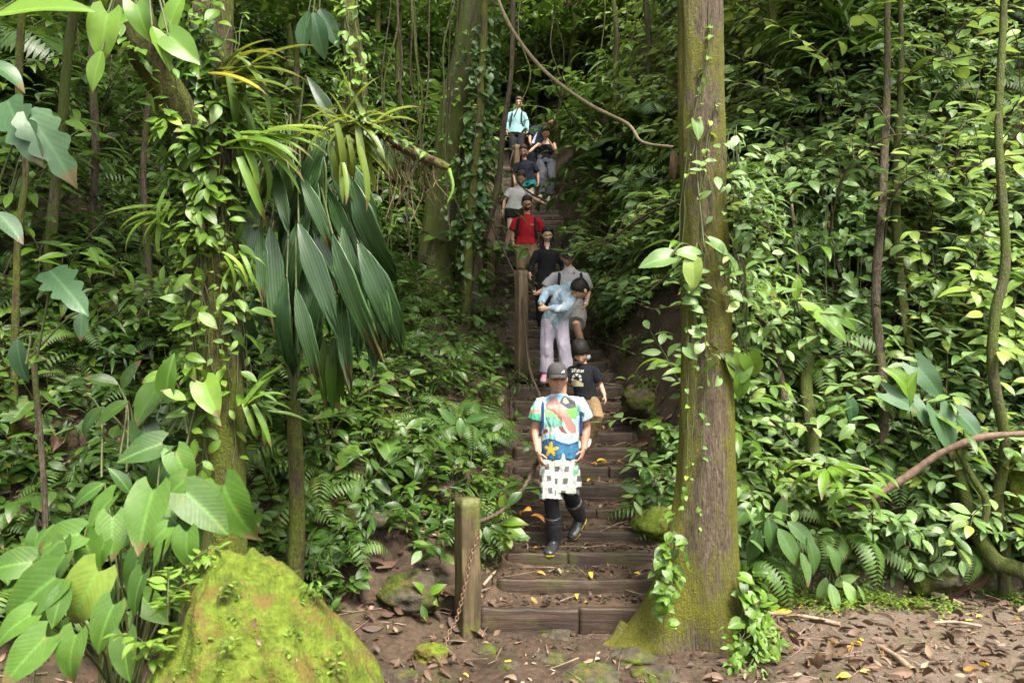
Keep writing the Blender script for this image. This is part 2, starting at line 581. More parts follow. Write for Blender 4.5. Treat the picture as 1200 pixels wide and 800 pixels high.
# ------------------------------------------------------------------ path strip: the dirt treads
pv, pq = [], []
NXP = 46
u = np.linspace(-1, 1, NXP)
rows = []
ends = np.append(LIP_D[1:], LIP_D[-1] + 0.5)
for i in range(NSTEP):
    for f in (-0.09, 0.0, 0.12, 0.25, 0.4, 0.55, 0.7, 0.85, 1.0):
        d = LIP_D[i] + 0.02 + (ends[i] - LIP_D[i] - 0.03) * f
        w = hw(d) + 0.10
        x = xc(d) + u * w
        zz = np.full(NXP, LIP_Z[i] - 0.012) + 0.05 * max(f, 0.0) ** 2.2 - (0.03 if f < 0 else 0)
        n = fbm(np.stack([x * 5, 0 * x + d * 5, 0 * x], -1), 4, 41 + i)
        zz = zz + (0.034 + 0.03 * max(f, 0)) * n
        zz = zz + 0.05 * sstep(0.80, 1.0, np.abs(u)) * (0.4 + f)
        zz = zz - 0.30 * sstep(0.965, 1.0, np.abs(u))
        if i == NSTEP - 1:
            zz -= 0.1 * f
        rows.append(np.stack([x, 0 * x + d, zz], -1))
V = np.array(rows).reshape(-1, 3)
tag(link('stair_path', to_mesh('stair_path', Geo(V, grid_quads(len(rows), NXP)), [M_PATH])), kind='structure')
bpy.data.objects['stair_path'].name = 'path'

# ------------------------------------------------------------------ timber risers
def wood_mat(name, c1, c2, moss=0.4, axis=0):
    t = NT(name)
    co = t.n('ShaderNodeNewGeometry').outputs['Position']
    s = [26, 26, 26]
    s[axis] = 2.2
    f = t.noise(1.0, 7, 0.65, t.mapv(co, tuple(s)), 0.6)
    col = t.ramp(f, [(0.28, tuple(c * 0.35 for c in c1)), (0.5, c1), (0.72, c2)])
    d = t.noise(6, 5, 0.65, co)
    col = t.mix(t.ramp(d, [(0.45, 0.0), (0.7, 0.75)]), col, tuple(c * 0.4 for c in c1))
    mk = t.math('MULTIPLY', t.ramp(t.noise(4.2, 6, 0.65, t.mapv(co, (1, 1, 1), (7, 3, 1))), [(0.50, 0.0), (0.64, 1.0)]), moss)
    col = t.mix(mk, col, t.ramp(t.noise(60, 3, 0.7, co), [(0.3, (0.03, 0.04, 0.006)), (0.7, (0.10, 0.11, 0.015))]))
    return t.done(t.bsdf(col, 0.62, 0.35, t.bump(f, 0.8, 0.012)).outputs[0])
M_RISER = wood_mat('wet_timber', (0.034, 0.020, 0.0125), (0.085, 0.052, 0.034), 0.35)

def rough_box(x0, x1, y0, y1, z0, z1, seed, nx=26, amp=0.013, bev=0.012):
    """weathered plank: rounded box grid with uneven faces"""
    k = 16
    th = np.linspace(0, 2 * np.pi, k, endpoint=False) + np.pi / k
    cy, cz = np.cos(th), np.sin(th)
    e = 0.22
    yy = np.sign(cy) * np.abs(cy) ** e
    zz = np.sign(cz) * np.abs(cz) ** e
    t = np.linspace(0, 1, nx)
    V = np.zeros((nx, k, 3))
    for i, a in enumerate(t):
        V[i, :, 0] = x0 + (x1 - x0) * a
        V[i, :, 1] = (y0 + y1) / 2 + yy * (y1 - y0) / 2
        V[i, :, 2] = (z0 + z1) / 2 + zz * (z1 - z0) / 2
    V = V.reshape(-1, 3)
    nn = fbm(V * 7, 3, seed)
    nv = norm(V - np.array([0, (y0 + y1) / 2, (z0 + z1) / 2]) * [1, 1, 1])
    V[:, 1] += amp * nn
    V[:, 2] += amp * fbm(V * 3.1 + 9, 3, seed + 5) * 1.6
    Q = grid_quads(nx, k, True)
    c0 = len(V)
    V = np.vstack([V, V[:k].mean(0), V[-k:].mean(0)])
    a = np.arange(k)
    b = (a + 1) % k
    o = (nx - 1) * k
    Q = np.vstack([Q, np.stack([b, a, a * 0 + c0, a * 0 + c0], -1), np.stack([o + a, o + b, a * 0 + c0 + 1, a * 0 + c0 + 1], -1)])
    return Geo(V, Q)

stair = empty('timber_staircase', (float(xc(6.2)), 6.2, 0.0))
tag(stair, 'long flight of dark earth steps held by wet timber risers, climbing into the forest', 'staircase')
for i in range(NSTEP):
    d, zt = LIP_D[i], LIP_Z[i]
    zb = (LIP_Z[i - 1] if i else 0.02) - 0.06
    w = float(hw(d)) + 0.03
    c = float(xc(d))
    js = [-w, w]
    if i < 22 and i % 2 == 0:
        js = [-w, (0.15 + 0.35 * math.sin(i * 2.3)) * w - 0.1 * (i == 0), w]
    gs = []
    for j in range(len(js) - 1):
        dz = rng.uniform(-0.008, 0.006)
        dy = rng.uniform(-0.008, 0.008)
        g = rough_box(c + js[j] + 0.003, c + js[j + 1] - 0.003, d - 0.035 + dy, d + 0.03 + dy, zb, zt + dz, 100 + i * 3 + j)
        gs.append(g)
    g = Geo.cat(gs)
    g.V -= np.array(stair.location)
    link('step', to_mesh('step', g, [M_RISER]), stair)

# ------------------------------------------------------------------ posts, chain and rope
M_POST = wood_mat('mossy_post_wood', (0.060, 0.042, 0.020), (0.135, 0.098, 0.045), 0.85, 2)
M_POST2 = wood_mat('bare_post_wood', (0.115, 0.075, 0.042), (0.22, 0.155, 0.095), 0.35, 2)
def post(px, ytop, ybase, D, w, label, mat, lean=0.0, seed=1):
    b = P(px, ybase, D)
    t = P(px, ytop, D)
    h = t[2] - b[2] + 0.25
    g = rough_box(0, h, -w / 2, w / 2, -w / 2, w / 2, seed, 22, 0.01)
    V = g.V.copy()
    g.V = np.stack([V[:, 1] + lean * V[:, 0], V[:, 2], V[:, 0] - 0.25], -1)
    a = 0.5
    g.V[:, :2] = g.V[:, :2] @ np.array([[math.cos(a), -math.sin(a)], [math.sin(a), math.cos(a)]]).T
    o = link('wooden_post', to_mesh('wooden_post', g, [mat]), None, tuple(b))
    tag(o, label, 'post', 'posts along the staircase')
    return o
post(548, 583, 752, 5.98, 0.155, 'square mossy wooden post at the foot of the steps, chain hanging from it', M_POST, 0.0, 1)
post(611, 317, 424, 9.9, 0.135, 'bare brown wooden post beside the bending person in pale blue', M_POST2, 0.0, 2)
post(573, 250, 322, 13.0, 0.15, 'grey wooden post in shadow left of the man in red', M_POST2, 0.0, 3)
post(603, 170, 235, 16.4, 0.13, 'weathered grey post below the person in light blue, highest on the stairs', M_POST2, 0.03, 4)

M_RUST = simple_mat('rusty_iron', (0.05, 0.028, 0.016), (0.15, 0.085, 0.05), 60, 0.6, 0.4)
def chain(pts, label, link_len=0.036, thick=0.0055):
    p = spline(pts, 400)
    L = np.concatenate([[0], np.cumsum(np.linalg.norm(np.diff(p, axis=0), axis=1))])
    n = int(L[-1] / (link_len * 0.72))
    s = np.linspace(0, L[-1], n)
    c = np.stack([np.interp(s, L, p[:, k]) for k in range(3)], -1)
    tg = norm(np.gradient(c, axis=0))
    a = np.linspace(0, 2 * np.pi, 13)
    ring = np.stack([0.30 * link_len * np.cos(a), 0.5 * link_len * np.sin(a), 0 * a], -1)
    lk = tube(ring, thick, 5, cap=False)
    gs = []
    up = np.where((np.arange(n) % 2)[:, None] == 0, [[1.0, 0.3, 0.1]], [[0.2, -1.0, 0.35]])
    gs.append(lk.rep(frames(tg, up), c))
    o = link('iron_chain', to_mesh('iron_chain', Geo.cat(gs), [M_RUST]))
    tag(o, label, 'chain')
chain([P(561, 624, 5.86), P(553, 650, 5.83), P(545, 685, 5.80), P(535, 725, 5.78), P(526, 742, 5.72), P(515, 776, 5.55), P(500, 796, 5.42)],
      'rusty iron chain hanging down the mossy post to the ground')
M_ROPE = simple_mat('old_rope', (0.03, 0.02, 0.013), (0.085, 0.06, 0.042), 80, 0.85, 0.2)
def rope(pts, rad, label, name='hand_rope', cat='rope', mat=None):
    p = spline(pts, 90)
    th = np.linspace(0, 60, 90)
    p = p + 0.004 * np.stack([np.sin(th * 3), np.cos(th * 2.1), np.sin(th * 2.7)], -1)
    o = link(name, to_mesh(name, tube(p, rad, 7), [mat or M_ROPE]))
    return tag(o, label, cat)
rope([P(558, 612, 5.95), P(572, 607, 6.15), P(590, 597, 6.4), P(606, 580, 6.7), P(620, 560, 6.95), P(636, 520, 7.6), P(634, 470, 8.5), P(620, 428, 9.4), P(612, 345, 9.85)], 0.017,
     'dark sagging hand rope rising from the mossy post behind the man in rubber boots')
rope([P(607, 322, 9.85), P(616, 333, 10.0), P(624, 342, 10.5), P(632, 350, 11.3)], 0.010, 'thin dark rope from the bare post to the hand of the man in grey')
rope([P(605, 325, 9.95), P(592, 298, 11.2), P(583, 280, 12.2), P(575, 262, 12.9)], 0.012, 'thin rope climbing from the bare post to the grey post in shadow')
rope([P(602, 176, 16.3), P(598, 192, 14.6), P(604, 206, 13.95), P(611, 218, 13.93), P(624, 228, 13.9), P(641, 237, 13.85), P(648, 258, 13.6)], 0.016,
     'dark thick rope crossing in front of the woman in the white shirt')
# ------------------------------------------------------------------ leaves
def leaf(L=1.0, W=0.4, shape='ellip', rows=6, fold=0.25, droop=0.6, wave=0.0, cols=3, pleat=0.0, seed=0, start=0.0, twist=0.0):
    """leaf blade from the origin along +Y, normal +Z"""
    t = np.linspace(0, 1, rows + 1)
    if shape == 'ellip':
        w = np.sin(np.pi * np.clip(t, 0, 1) ** 0.85) ** 0.85 * (1 - 0.25 * t ** 3)
        w[0], w[-1] = 0.05, 0.01
    elif shape == 'heart':
        w = np.interp(t, [0, 0.06, 0.16, 0.3, 0.5, 0.7, 0.85, 0.95, 1], [0.5, 0.84, 0.98, 1.0, 0.86, 0.58, 0.31, 0.10, 0.01])
    elif shape == 'lance':
        w = np.interp(t, [0, 0.1, 0.3, 0.6, 0.85, 1], [0.12, 0.6, 1.0, 0.8, 0.35, 0.01])
    elif shape == 'strap':
        w = np.interp(t, [0, 0.15, 0.5, 0.8, 1], [0.7, 0.9, 1.0, 0.65, 0.01])
    elif shape == 'pleat':
        w = np.interp(t, [0, 0.12, 0.35, 0.7, 0.9, 1], [0.10, 0.50, 1.0, 0.86, 0.50, 0.22])
    elif shape == 'lobed':
        w = np.interp(t, [0, 0.1, 0.25, 0.6, 0.9, 1], [0.55, 0.9, 1.0, 0.75, 0.28, 0.01]) * (0.74 + 0.34 * np.abs(np.sin(t ** 0.9 * np.pi * 4.3 + 0.4 + 0.5 * np.sin(t * 7 + seed)))) * (1 + 0.10 * np.sin(t * 23 + seed * 1.7))
    elif shape == 'arrow':
        w = np.interp(t, [0, 0.05, 0.2, 0.5, 0.8, 1], [0.55, 0.9, 1.0, 0.75, 0.35, 0.01])
    th = start - droop * t ** 1.2
    dt = np.diff(t, prepend=0)
    y = np.cumsum(np.cos(th) * dt) * L
    zc = np.cumsum(np.sin(th) * dt) * L
    s = np.linspace(-1, 1, cols)
    V = np.zeros((rows + 1, cols, 3))
    uv = np.zeros((rows + 1, cols, 2))
    r2 = np.random.default_rng(seed + 5)
    ph = r2.uniform(0, 6.28)
    r3 = r2.uniform(-1, 0.6, cols) - 0.5 * np.abs(s) ** 2
    for i in range(rows + 1):
        hwid = 0.5 * W * w[i]
        V[i, :, 0] = s * hwid
        back = 0.0
        if shape in ('heart', 'arrow'):
            back = -(0.20 if shape == 'heart' else 0.30) * L * math.exp(-(t[i] / 0.16) ** 2)
        yy = y[i] + back * np.abs(s) ** 1.5
        lift = fold * hwid * np.abs(s) ** 1.3 + wave * W * np.sin(t[i] * 9 + ph + 1.5 * s) * np.abs(s)
        lift = lift + pleat * W * (np.arange(cols) % 2 - 0.5) * min(1, w[i])
        # local normal of the midline
        ny, nz = -math.sin(th[i]), math.cos(th[i])
        if shape == 'pleat':
            yy = yy + L * 0.16 * t[i] ** 4 * r3
        V[i, :, 1] = yy + lift * ny
        V[i, :, 2] = zc[i] + lift * nz
        if twist:
            V[i, :, 2] += twist * t[i] * V[i, :, 0]
        uv[i, :, 0] = 0.5 + 0.5 * s * (w[i] if shape != 'strap' else 1)
        uv[i, :, 1] = t[i]
    return Geo(V.reshape(-1, 3), grid_quads(rows + 1, cols), uv.reshape(-1, 2), 0.5, 1)

def put(leafg, pos, d, up, size, rnd):
    """many copies of one leaf"""
    pos, d, up = np.atleast_2d(pos), np.atleast_2d(d), np.atleast_2d(up)
    M = frames(d, np.broadcast_to(up, d.shape)) * np.broadcast_to(np.asarray(size, float), (len(d),))[:, None, None]
    return leafg.rep(M, np.broadcast_to(pos, d.shape), r=np.broadcast_to(np.asarray(rnd, float), (len(d),)))

LF = {
    'shrub': [leaf(1, w, 'ellip', 6, 0.22, d, 0.025, 3, 0, k, 0.0) for k, (d, w) in enumerate(((0.15, 0.42), (0.45, 0.36), (0.8, 0.46), (0.3, 0.50)))],
    'herb': [leaf(1, w, 'ellip', 5, 0.20, d, 0.02, 3, 0, k) for k, (d, w) in enumerate(((0.1, 0.46), (0.4, 0.52), (0.8, 0.42)))],
    'heart': [leaf(1, 0.82, 'heart', 8, 0.22, d, 0.02, 5, 0, k) for k, d in enumerate((0.4, 0.8))],
    'bigheart': [leaf(1, 0.74, 'heart', 14, 0.20, d, 0.025, 7, 0, k) for k, d in enumerate((0.5, 0.9, 1.3))],
    'lance': [leaf(1, 0.17, 'lance', 7, 0.35, d, 0.02, 3, 0, k) for k, d in enumerate((0.6, 1.2, 1.8))],
    'strap': [leaf(1, 0.07, 'strap', 10, 0.5, d, 0.0, 3, 0, k) for k, d in enumerate((0.9, 1.5, 2.2))],
    'pinna': [leaf(1, 0.24, 'lance', 3, 0.2, 0.5, 0, 3, 0, 0)],
    'ging': [leaf(1, 0.27, 'ellip', 9, 0.3, d, 0.02, 3, 0, 20 + k) for k, d in enumerate((0.3, 0.7, 1.1))],
    'lobed': [leaf(1, 0.50, 'lobed', 26, 0.18, d, 0.02, 7, 0, k) for k, d in enumerate((0.6, 1.0))],
    'arrow': [leaf(1, 0.62, 'arrow', 14, 0.22, d, 0.03, 7, 0, k) for k, d in enumerate((0.5, 0.9))],
    'tiny': [leaf(1, 0.55, 'ellip', 3, 0.25, 0.4, 0, 3, 0, 0)],
}

def rdir(r, n, elev0=-0.2, elev1=0.8):
    a = r.uniform(0, 2 * np.pi, n)
    e = r.uniform(elev0, elev1, n)
    return np.stack([np.cos(a) * np.cos(e), np.sin(a) * np.cos(e), np.sin(e)], -1)

def along(path, t):
    L = np.concatenate([[0], np.cumsum(np.linalg.norm(np.diff(path, axis=0), axis=1))])
    s = np.asarray(t) * L[-1]
    return np.stack([np.interp(s, L, path[:, k]) for k in range(3)], -1)

def sprig(r, L=0.5, lean=0.4, n=10, size=0.12, kind='shrub', t0=0.25, flat=0.5, stem=0.004, az=None, droop=0.3, rise=1.0):
    """one stem with alternate leaves, from the origin"""
    a = r.uniform(0, 2 * np.pi) if az is None else az
    h = np.array([math.cos(a), math.sin(a), 0])
    p0 = np.zeros(3)
    p1 = h * L * lean * 0.35 + np.array([0, 0, L * 0.55 * rise])
    p2 = h * L * lean + np.array([0, 0, L * (0.95 - droop * lean) * (1 if rise > 0 else rise)])
    path = spline([p0, p1, p2], 9)
    gs = [tube(path, np.linspace(stem, stem * 0.4, 9), 4, cap=False, m=0)]
    t = np.linspace(t0, 1.0, n)
    pos = along(path, t)
    side = np.where(np.arange(n) % 2 == 0, 1, -1)
    la = a + side * r.uniform(0.6, 1.5, n)
    la[-1] = a
    if lean < 0.35:
        la = np.arange(n) * 2.4 + r.uniform(0, 6)
    el = r.uniform(-0.25, 0.5, n)
    d = np.stack([np.cos(la) * np.cos(el), np.sin(la) * np.cos(el), np.sin(el)], -1)
    up = np.stack([r.normal(0, 0.25, n), r.normal(0, 0.25, n), np.ones(n)], -1)
    sz = size * r.uniform(0.65, 1.15, n) * (1 - 0.35 * np.abs(t - 0.6))
    ks = r.integers(0, len(LF[kind]), n)
    base = r.uniform(0, 0.5)
    for k in range(len(LF[kind])):
        m = ks == k
        if m.any():
            gs.append(put(LF[kind][k], pos[m] + d[m] * size * 0.10, d[m], up[m], sz[m], base + r.uniform(0, 0.5, m.sum())))
    return Geo.cat(gs)

def shrub(seed, H=1.0, nst=5, n=12, size=0.13, kind='shrub', spread=0.7):
    r = np.random.default_rng(seed)
    gs = []
    for k in range(nst):
        g = sprig(r, H * r.uniform(0.55, 1.1), r.uniform(0.3, spread + 0.25), n, size, kind, 0.22, az=k * 2 * np.pi / nst + r.uniform(-0.5, 0.5), stem=0.007)
        gs.append(g)
        # side twig
        b = g.V[4 * 5:4 * 5 + 4].mean(0)
        g2 = sprig(r, H * r.uniform(0.3, 0.55), r.uniform(0.6, 1.0), max(5, n // 2), size, kind, 0.2, stem=0.004)
        g2.V += b
        gs.append(g2)
    return Geo.cat(gs)

def fern(seed, nf=9, L=0.6, np_=20, size=0.16):
    r = np.random.default_rng(seed)
    gs = []
    for k in range(nf):
        a = k * 2 * np.pi / nf + r.uniform(-0.3, 0.3)
        h = np.array([math.cos(a), math.sin(a), 0])
        l = L * r.uniform(0.7, 1.1)
        up = r.uniform(0.35, 0.8)
        path = spline([[0, 0, 0], h * l * 0.35 + [0, 0, l * up * 0.7], h * l * 0.75 + [0, 0, l * up * 0.8], h * l * 1.05 + [0, 0, l * up * 0.45]], 14)
        gs.append(tube(path, np.linspace(0.004, 0.0012, 14), 4, cap=False, m=0))
        t = np.linspace(0.12, 0.99, np_)
        pos = along(path, t)
        tg = norm(np.gradient(pos, axis=0))
        sd = norm(np.cross(tg, [0, 0, 1.0]))
        w = np.sin(np.pi * np.clip(t * 0.93 + 0.07, 0, 1)) ** 0.7
        for s in (1, -1):
            d = sd * s + tg * 0.45 + [0, 0, -0.15]
            gs.append(put(LF['pinna'][0], pos, d, np.cross(sd * 1.0, tg), size * w + 0.01, r.uniform(0.1, 0.6, np_)))
    return Geo.cat(gs)

def rosette(seed, n=14, L=0.3, kind='strap', e0=0.3, e1=1.3, petiole=0.0):
    r = np.random.default_rng(seed)
    a = np.arange(n) * 2.399 + r.uniform(-0.2, 0.2, n)
    e = np.linspace(e0, e1, n) + r.uniform(-0.15, 0.15, n)
    d = np.stack([np.cos(a) * np.cos(e), np.sin(a) * np.cos(e), np.sin(e)], -1)
    gs = []
    ks = r.integers(0, len(LF[kind]), n)
    for i in range(n):
        p = d[i] * petiole * r.uniform(0.6, 1.1)
        if petiole:
            gs.append(tube(spline([[0, 0, 0], p * 0.5 + [0, 0, 0.04 * petiole], p], 6), 0.005, 4, cap=False, m=0))
            dd = d[i] * [1, 1, 0.2] + [0, 0, -0.25]
        else:
            dd = d[i]
        gs.append(put(LF[kind][ks[i]], p, dd, [0, 0, 1.0], L * r.uniform(0.7, 1.15), r.uniform(0.1, 0.7)))
    return Geo.cat(gs)

# leaf materials
M_STEM = simple_mat('green_stem', (0.035, 0.05, 0.015), (0.08, 0.09, 0.03), 30, 0.6, 0.3)
M_TWIG = simple_mat('brown_twig', (0.035, 0.025, 0.015), (0.10, 0.075, 0.05), 40, 0.8, 0.2)
ML = {
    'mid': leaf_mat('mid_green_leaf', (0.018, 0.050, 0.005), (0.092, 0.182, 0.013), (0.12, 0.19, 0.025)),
    'sun_tint': leaf_mat('sun_tinted_leaf', (0.070, 0.160, 0.022), (0.215, 0.330, 0.070), (0.30, 0.36, 0.06), trans=0.36),  # yellow green brightened: sunlight put into the leaf colour
    'shade': leaf_mat('shaded_mid_green_leaf', (0.013, 0.040, 0.005), (0.060, 0.128, 0.012), (0.11, 0.18, 0.02)),  # darker copy of mid green: overhead shade put into the leaf colour
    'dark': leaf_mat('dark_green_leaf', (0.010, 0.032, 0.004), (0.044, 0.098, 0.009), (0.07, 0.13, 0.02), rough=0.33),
    'blue': leaf_mat('blue_green_leaf', (0.020, 0.056, 0.012), (0.074, 0.150, 0.032), (0.08, 0.14, 0.04), rough=0.36),
    'pale': leaf_mat('pale_green_leaf', (0.046, 0.115, 0.026), (0.165, 0.270, 0.095), (0.22, 0.29, 0.05), rough=0.34, trans=0.34),
    'lime': leaf_mat('yellow_green_leaf', (0.046, 0.125, 0.014), (0.140, 0.255, 0.032), (0.24, 0.31, 0.04), trans=0.38),
    'big': leaf_mat('large_veined_leaf', (0.014, 0.050, 0.006), (0.058, 0.135, 0.014), (0.15, 0.22, 0.03), rough=0.52, spec=0.4, trans=0.28, vein=0.40, nveins=11, spots=0.25),
    'pleat': leaf_mat('pleated_leaf', (0.020, 0.060, 0.016), (0.070, 0.150, 0.044), (0.07, 0.12, 0.03), rough=0.30, vein=0.1, nveins=2, pleat_shade=8.0),
    'slate': leaf_mat('slate_green_leaf', (0.020, 0.062, 0.022), (0.052, 0.118, 0.042), (0.07, 0.13, 0.06), rough=0.45, vein=0.35, nveins=9),
    'fern': leaf_mat('fern_leaf', (0.028, 0.078, 0.012), (0.075, 0.150, 0.026), (0.14, 0.20, 0.03), trans=0.35, vein=0.1),
    'strap': leaf_mat('strap_leaf', (0.045, 0.10, 0.016), (0.115, 0.195, 0.028), (0.30, 0.26, 0.03), trans=0.35, vein=0.15, nveins=2, old=0.15),
}

# ------------------------------------------------------------------ undergrowth that reads as one mass
def sprig_set(kind, cnt, **kw):
    return [sprig(np.random.default_rng(1000 + 31 * i + len(kind)), kind=kind, **{k: (v(i) if callable(v) else v) for k, v in kw.items()}) for i in range(cnt)]

def mass(name, pts, nrm, temps, mats, sc, label, r, cat='undergrowth', tilt=0.6, side=0.5):
    """plants rooted at pts, growing between the slope normal and straight up"""
    n = len(pts)
    k = r.integers(0, len(temps), n)
    gs = []
    for j, tp in enumerate(temps):
        m = k == j
        q = int(m.sum())
        if not q:
            continue
        up = norm(nrm[m] * tilt + np.array([0, 0, 1.0]) * (1 - tilt) + r.normal(0, 0.18, (q, 3)))
        az = r.uniform(0, 2 * np.pi, q)
        hv = np.stack([np.cos(az), np.sin(az), 0 * az], -1)
        x = norm(np.cross(hv, up))
        y = np.cross(up, x)
        M = np.stack([x, y, up], -1) * (sc[m])[:, None, None]
        gs.append(tp.rep(M, pts[m], add=r.uniform(0, 0.6, q)))
    g = Geo.cat(gs)
    o = link(name, to_mesh(name, g, mats))
    tag(o, label, cat, kind='stuff')
    return o

def slope_normals(x, y, e=0.12):
    hx = (height(x + e, y) - height(x - e, y)) / (2 * e)
    hy = (height(x, y + e) - height(x, y - e)) / (2 * e)
    return norm(np.stack([-hx, -hy, 0 * hx + 1], -1))

def scatter(n, cond, r, ymin=5, ymax=24, pw=1.0, wide=1.0):
    """points over the slopes, thinning with distance"""
    out = []
    tot = 0
    while tot < n:
        u = r.uniform(0, 1, n * 3)
        y = ymin * (ymax / ymin) ** (u ** pw)
        x = r.uniform(-1, 1, n * 3) * (0.70 * y * wide + 0.9)
        k = cond(x, y)
        out.append(np.stack([x[k], y[k]], -1))
        tot += int(k.sum())
        if not k.any():
            break
    xy = np.vstack(out)[:n]
    return xy[:, 0], xy[:, 1]

def edge(x, y):
    return np.maximum((xc(y) - hw(y)) - x, x - (xc(y) + hw(y)))

def surf(x, y, r):
    """points on the slope, corrected so that steep faces are covered too"""
    z = height(x, y)
    return np.stack([x, y, z], -1)
R = np.random.default_rng(11)
# ---- stuff: low undergrowth of the left bank, right bank, far slope
T_herb = sprig_set('herb', 6, L=lambda i: 0.20 + 0.05 * i, lean=lambda i: 0.3 + 0.1 * i, n=9, size=0.145, flat=0.5)
T_shr = sprig_set('shrub', 6, L=lambda i: 0.35 + 0.06 * i, lean=lambda i: 0.4 + 0.1 * i, n=11, size=0.15)
T_lan = sprig_set('lance', 4, L=lambda i: 0.4 + 0.08 * i, lean=lambda i: 0.5 + 0.1 * i, n=10, size=0.19)
T_hrt = sprig_set('heart', 4, L=lambda i: 0.22 + 0.06 * i, lean=lambda i: 0.5 + 0.12 * i, n=8, size=0.12)
def tinypatch(seed, n=26, rad=0.16, size=0.035):
    r = np.random.default_rng(seed)
    a = r.uniform(0, 6.28, n)
    q = rad * np.sqrt(r.uniform(0, 1, n))
    pos = np.stack([q * np.cos(a), q * np.sin(a), r.uniform(0.01, 0.07, n)], -1)
    d = rdir(r, n, -0.1, 0.6)
    return put(LF['tiny'][0], pos, d, [0, 0, 1.0], size * r.uniform(0.6, 1.4, n), r.uniform(0, 0.6, n))
T_tiny = [tinypatch(50 + i) for i in range(5)]
T_fern = [fern(300 + i, 6, 0.30 + 0.05 * i, 14, 0.09) for i in range(3)]

patch = lambda x, y, s, sd: fbm(np.stack([x * s, y * s, 0 * x], -1), 3, sd)
def left_cond(x, y):
    e = edge(x, y)
    return (x < xc(y)) & (e > 0.12) & ((y > 6.5) | (e > 0.9)) & (y > 5.2 + 0.7 * sstep(2.2, 0.6, e)) & (patch(x, y, 1.1, 71) > -0.24 - 0.3 * (y > 9) - 0.3 * (x < -3))
def right_cond(x, y):
    e = edge(x, y)
    n1 = fbm(np.stack([x, y, 0 * x], -1) * 0.55, 3, 3)
    return (x > xc(y)) & (e > 0.12) & (~((e < 1.0) & (y > 7.9) & (y < 13) & (patch(x, y, 1.6, 79) < -0.16))) & (y > 7.30 + 0.22 * n1 + 0.05 * np.minimum(e, 5) - 0.02 * np.maximum(e - 1.2, 0) ** 1.5) & (patch(x, y, 1.1, 72) > -0.30)
def go(cond, n, ymin, ymax, temps, mats, s0, s1, label, name='undergrowth', far=0.03, tilt=0.55, pw=1.0):
    x, y = scatter(n, cond, R, ymin, ymax, pw, 1.12)
    pts = surf(x, y, R)
    sc = R.uniform(s0, s1, len(x)) * (1 + far * np.maximum(y - 8, 0))
    return mass(name, pts, slope_normals(x, y), temps, mats, sc, label, R, tilt=tilt)
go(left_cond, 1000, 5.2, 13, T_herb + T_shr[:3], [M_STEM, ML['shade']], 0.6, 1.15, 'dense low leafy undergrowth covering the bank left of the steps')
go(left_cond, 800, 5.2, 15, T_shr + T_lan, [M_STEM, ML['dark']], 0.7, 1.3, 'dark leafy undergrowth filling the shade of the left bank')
go(left_cond, 500, 5.2, 12, T_hrt + T_fern, [M_STEM, ML['fern']], 0.7, 1.3, 'small ferns and heart leaved herbs among the left bank undergrowth')
go(right_cond, 1700, 7.2, 13, T_herb + T_shr, [M_STEM, ML['pale']], 0.75, 1.4, 'pale glossy undergrowth covering the steep bank right of the big trunk')
go(right_cond, 800, 7.2, 14, T_shr + T_lan + T_hrt, [M_STEM, ML['mid']], 0.7, 1.3, 'mid green undergrowth hanging over the steep right bank')
go(right_cond, 600, 7.2, 12, T_fern + T_tiny, [M_STEM, ML['fern']], 0.8, 1.5, 'ferns and tiny leaves growing on the right bank')
far_cond = lambda x, y: (edge(x, y) > 0.55) | (y > 21)
far_right = lambda x, y: far_cond(x, y) & (x > 0.13 * y + 0.4)
go(far_right, 1900, 10.0, 24, T_shr + T_herb, [M_STEM, ML['sun_tint']], 1.0, 1.7, 'yellow green undergrowth coloured as if sunlit high on the right slope', tilt=0.35)
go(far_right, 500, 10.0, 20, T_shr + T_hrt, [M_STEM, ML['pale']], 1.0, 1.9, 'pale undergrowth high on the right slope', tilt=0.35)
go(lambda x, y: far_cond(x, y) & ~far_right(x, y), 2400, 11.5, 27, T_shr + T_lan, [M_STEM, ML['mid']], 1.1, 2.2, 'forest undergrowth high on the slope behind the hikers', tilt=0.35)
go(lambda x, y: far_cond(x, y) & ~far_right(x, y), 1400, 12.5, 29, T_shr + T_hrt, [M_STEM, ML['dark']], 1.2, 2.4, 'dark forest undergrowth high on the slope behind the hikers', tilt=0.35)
# tiny ground cover at the foot of the right bank
def foot_cond(x, y):
    e = edge(x, y)
    return (x > 2.1) & (y > 6.75) & (y < 7.9) & (patch(x, y, 1.4, 77) > -0.05)
go(foot_cond, 420, 6.6, 8.0, T_tiny, [M_STEM, ML['lime']], 0.6, 1.2, 'tiny bright green seedlings at the foot of the right bank', 'ground_cover', tilt=0.9)
def stepside_cond(x, y):
    e = edge(x, y)
    return (e > -0.06) & (e < 0.4) & (y > 6.6) & (y < 12)
go(stepside_cond, 200, 6.5, 11, T_tiny + T_herb[:2], [M_STEM, ML['mid']], 0.4, 0.85, 'little herbs along the edges of the steps', 'ground_cover', tilt=0.8)

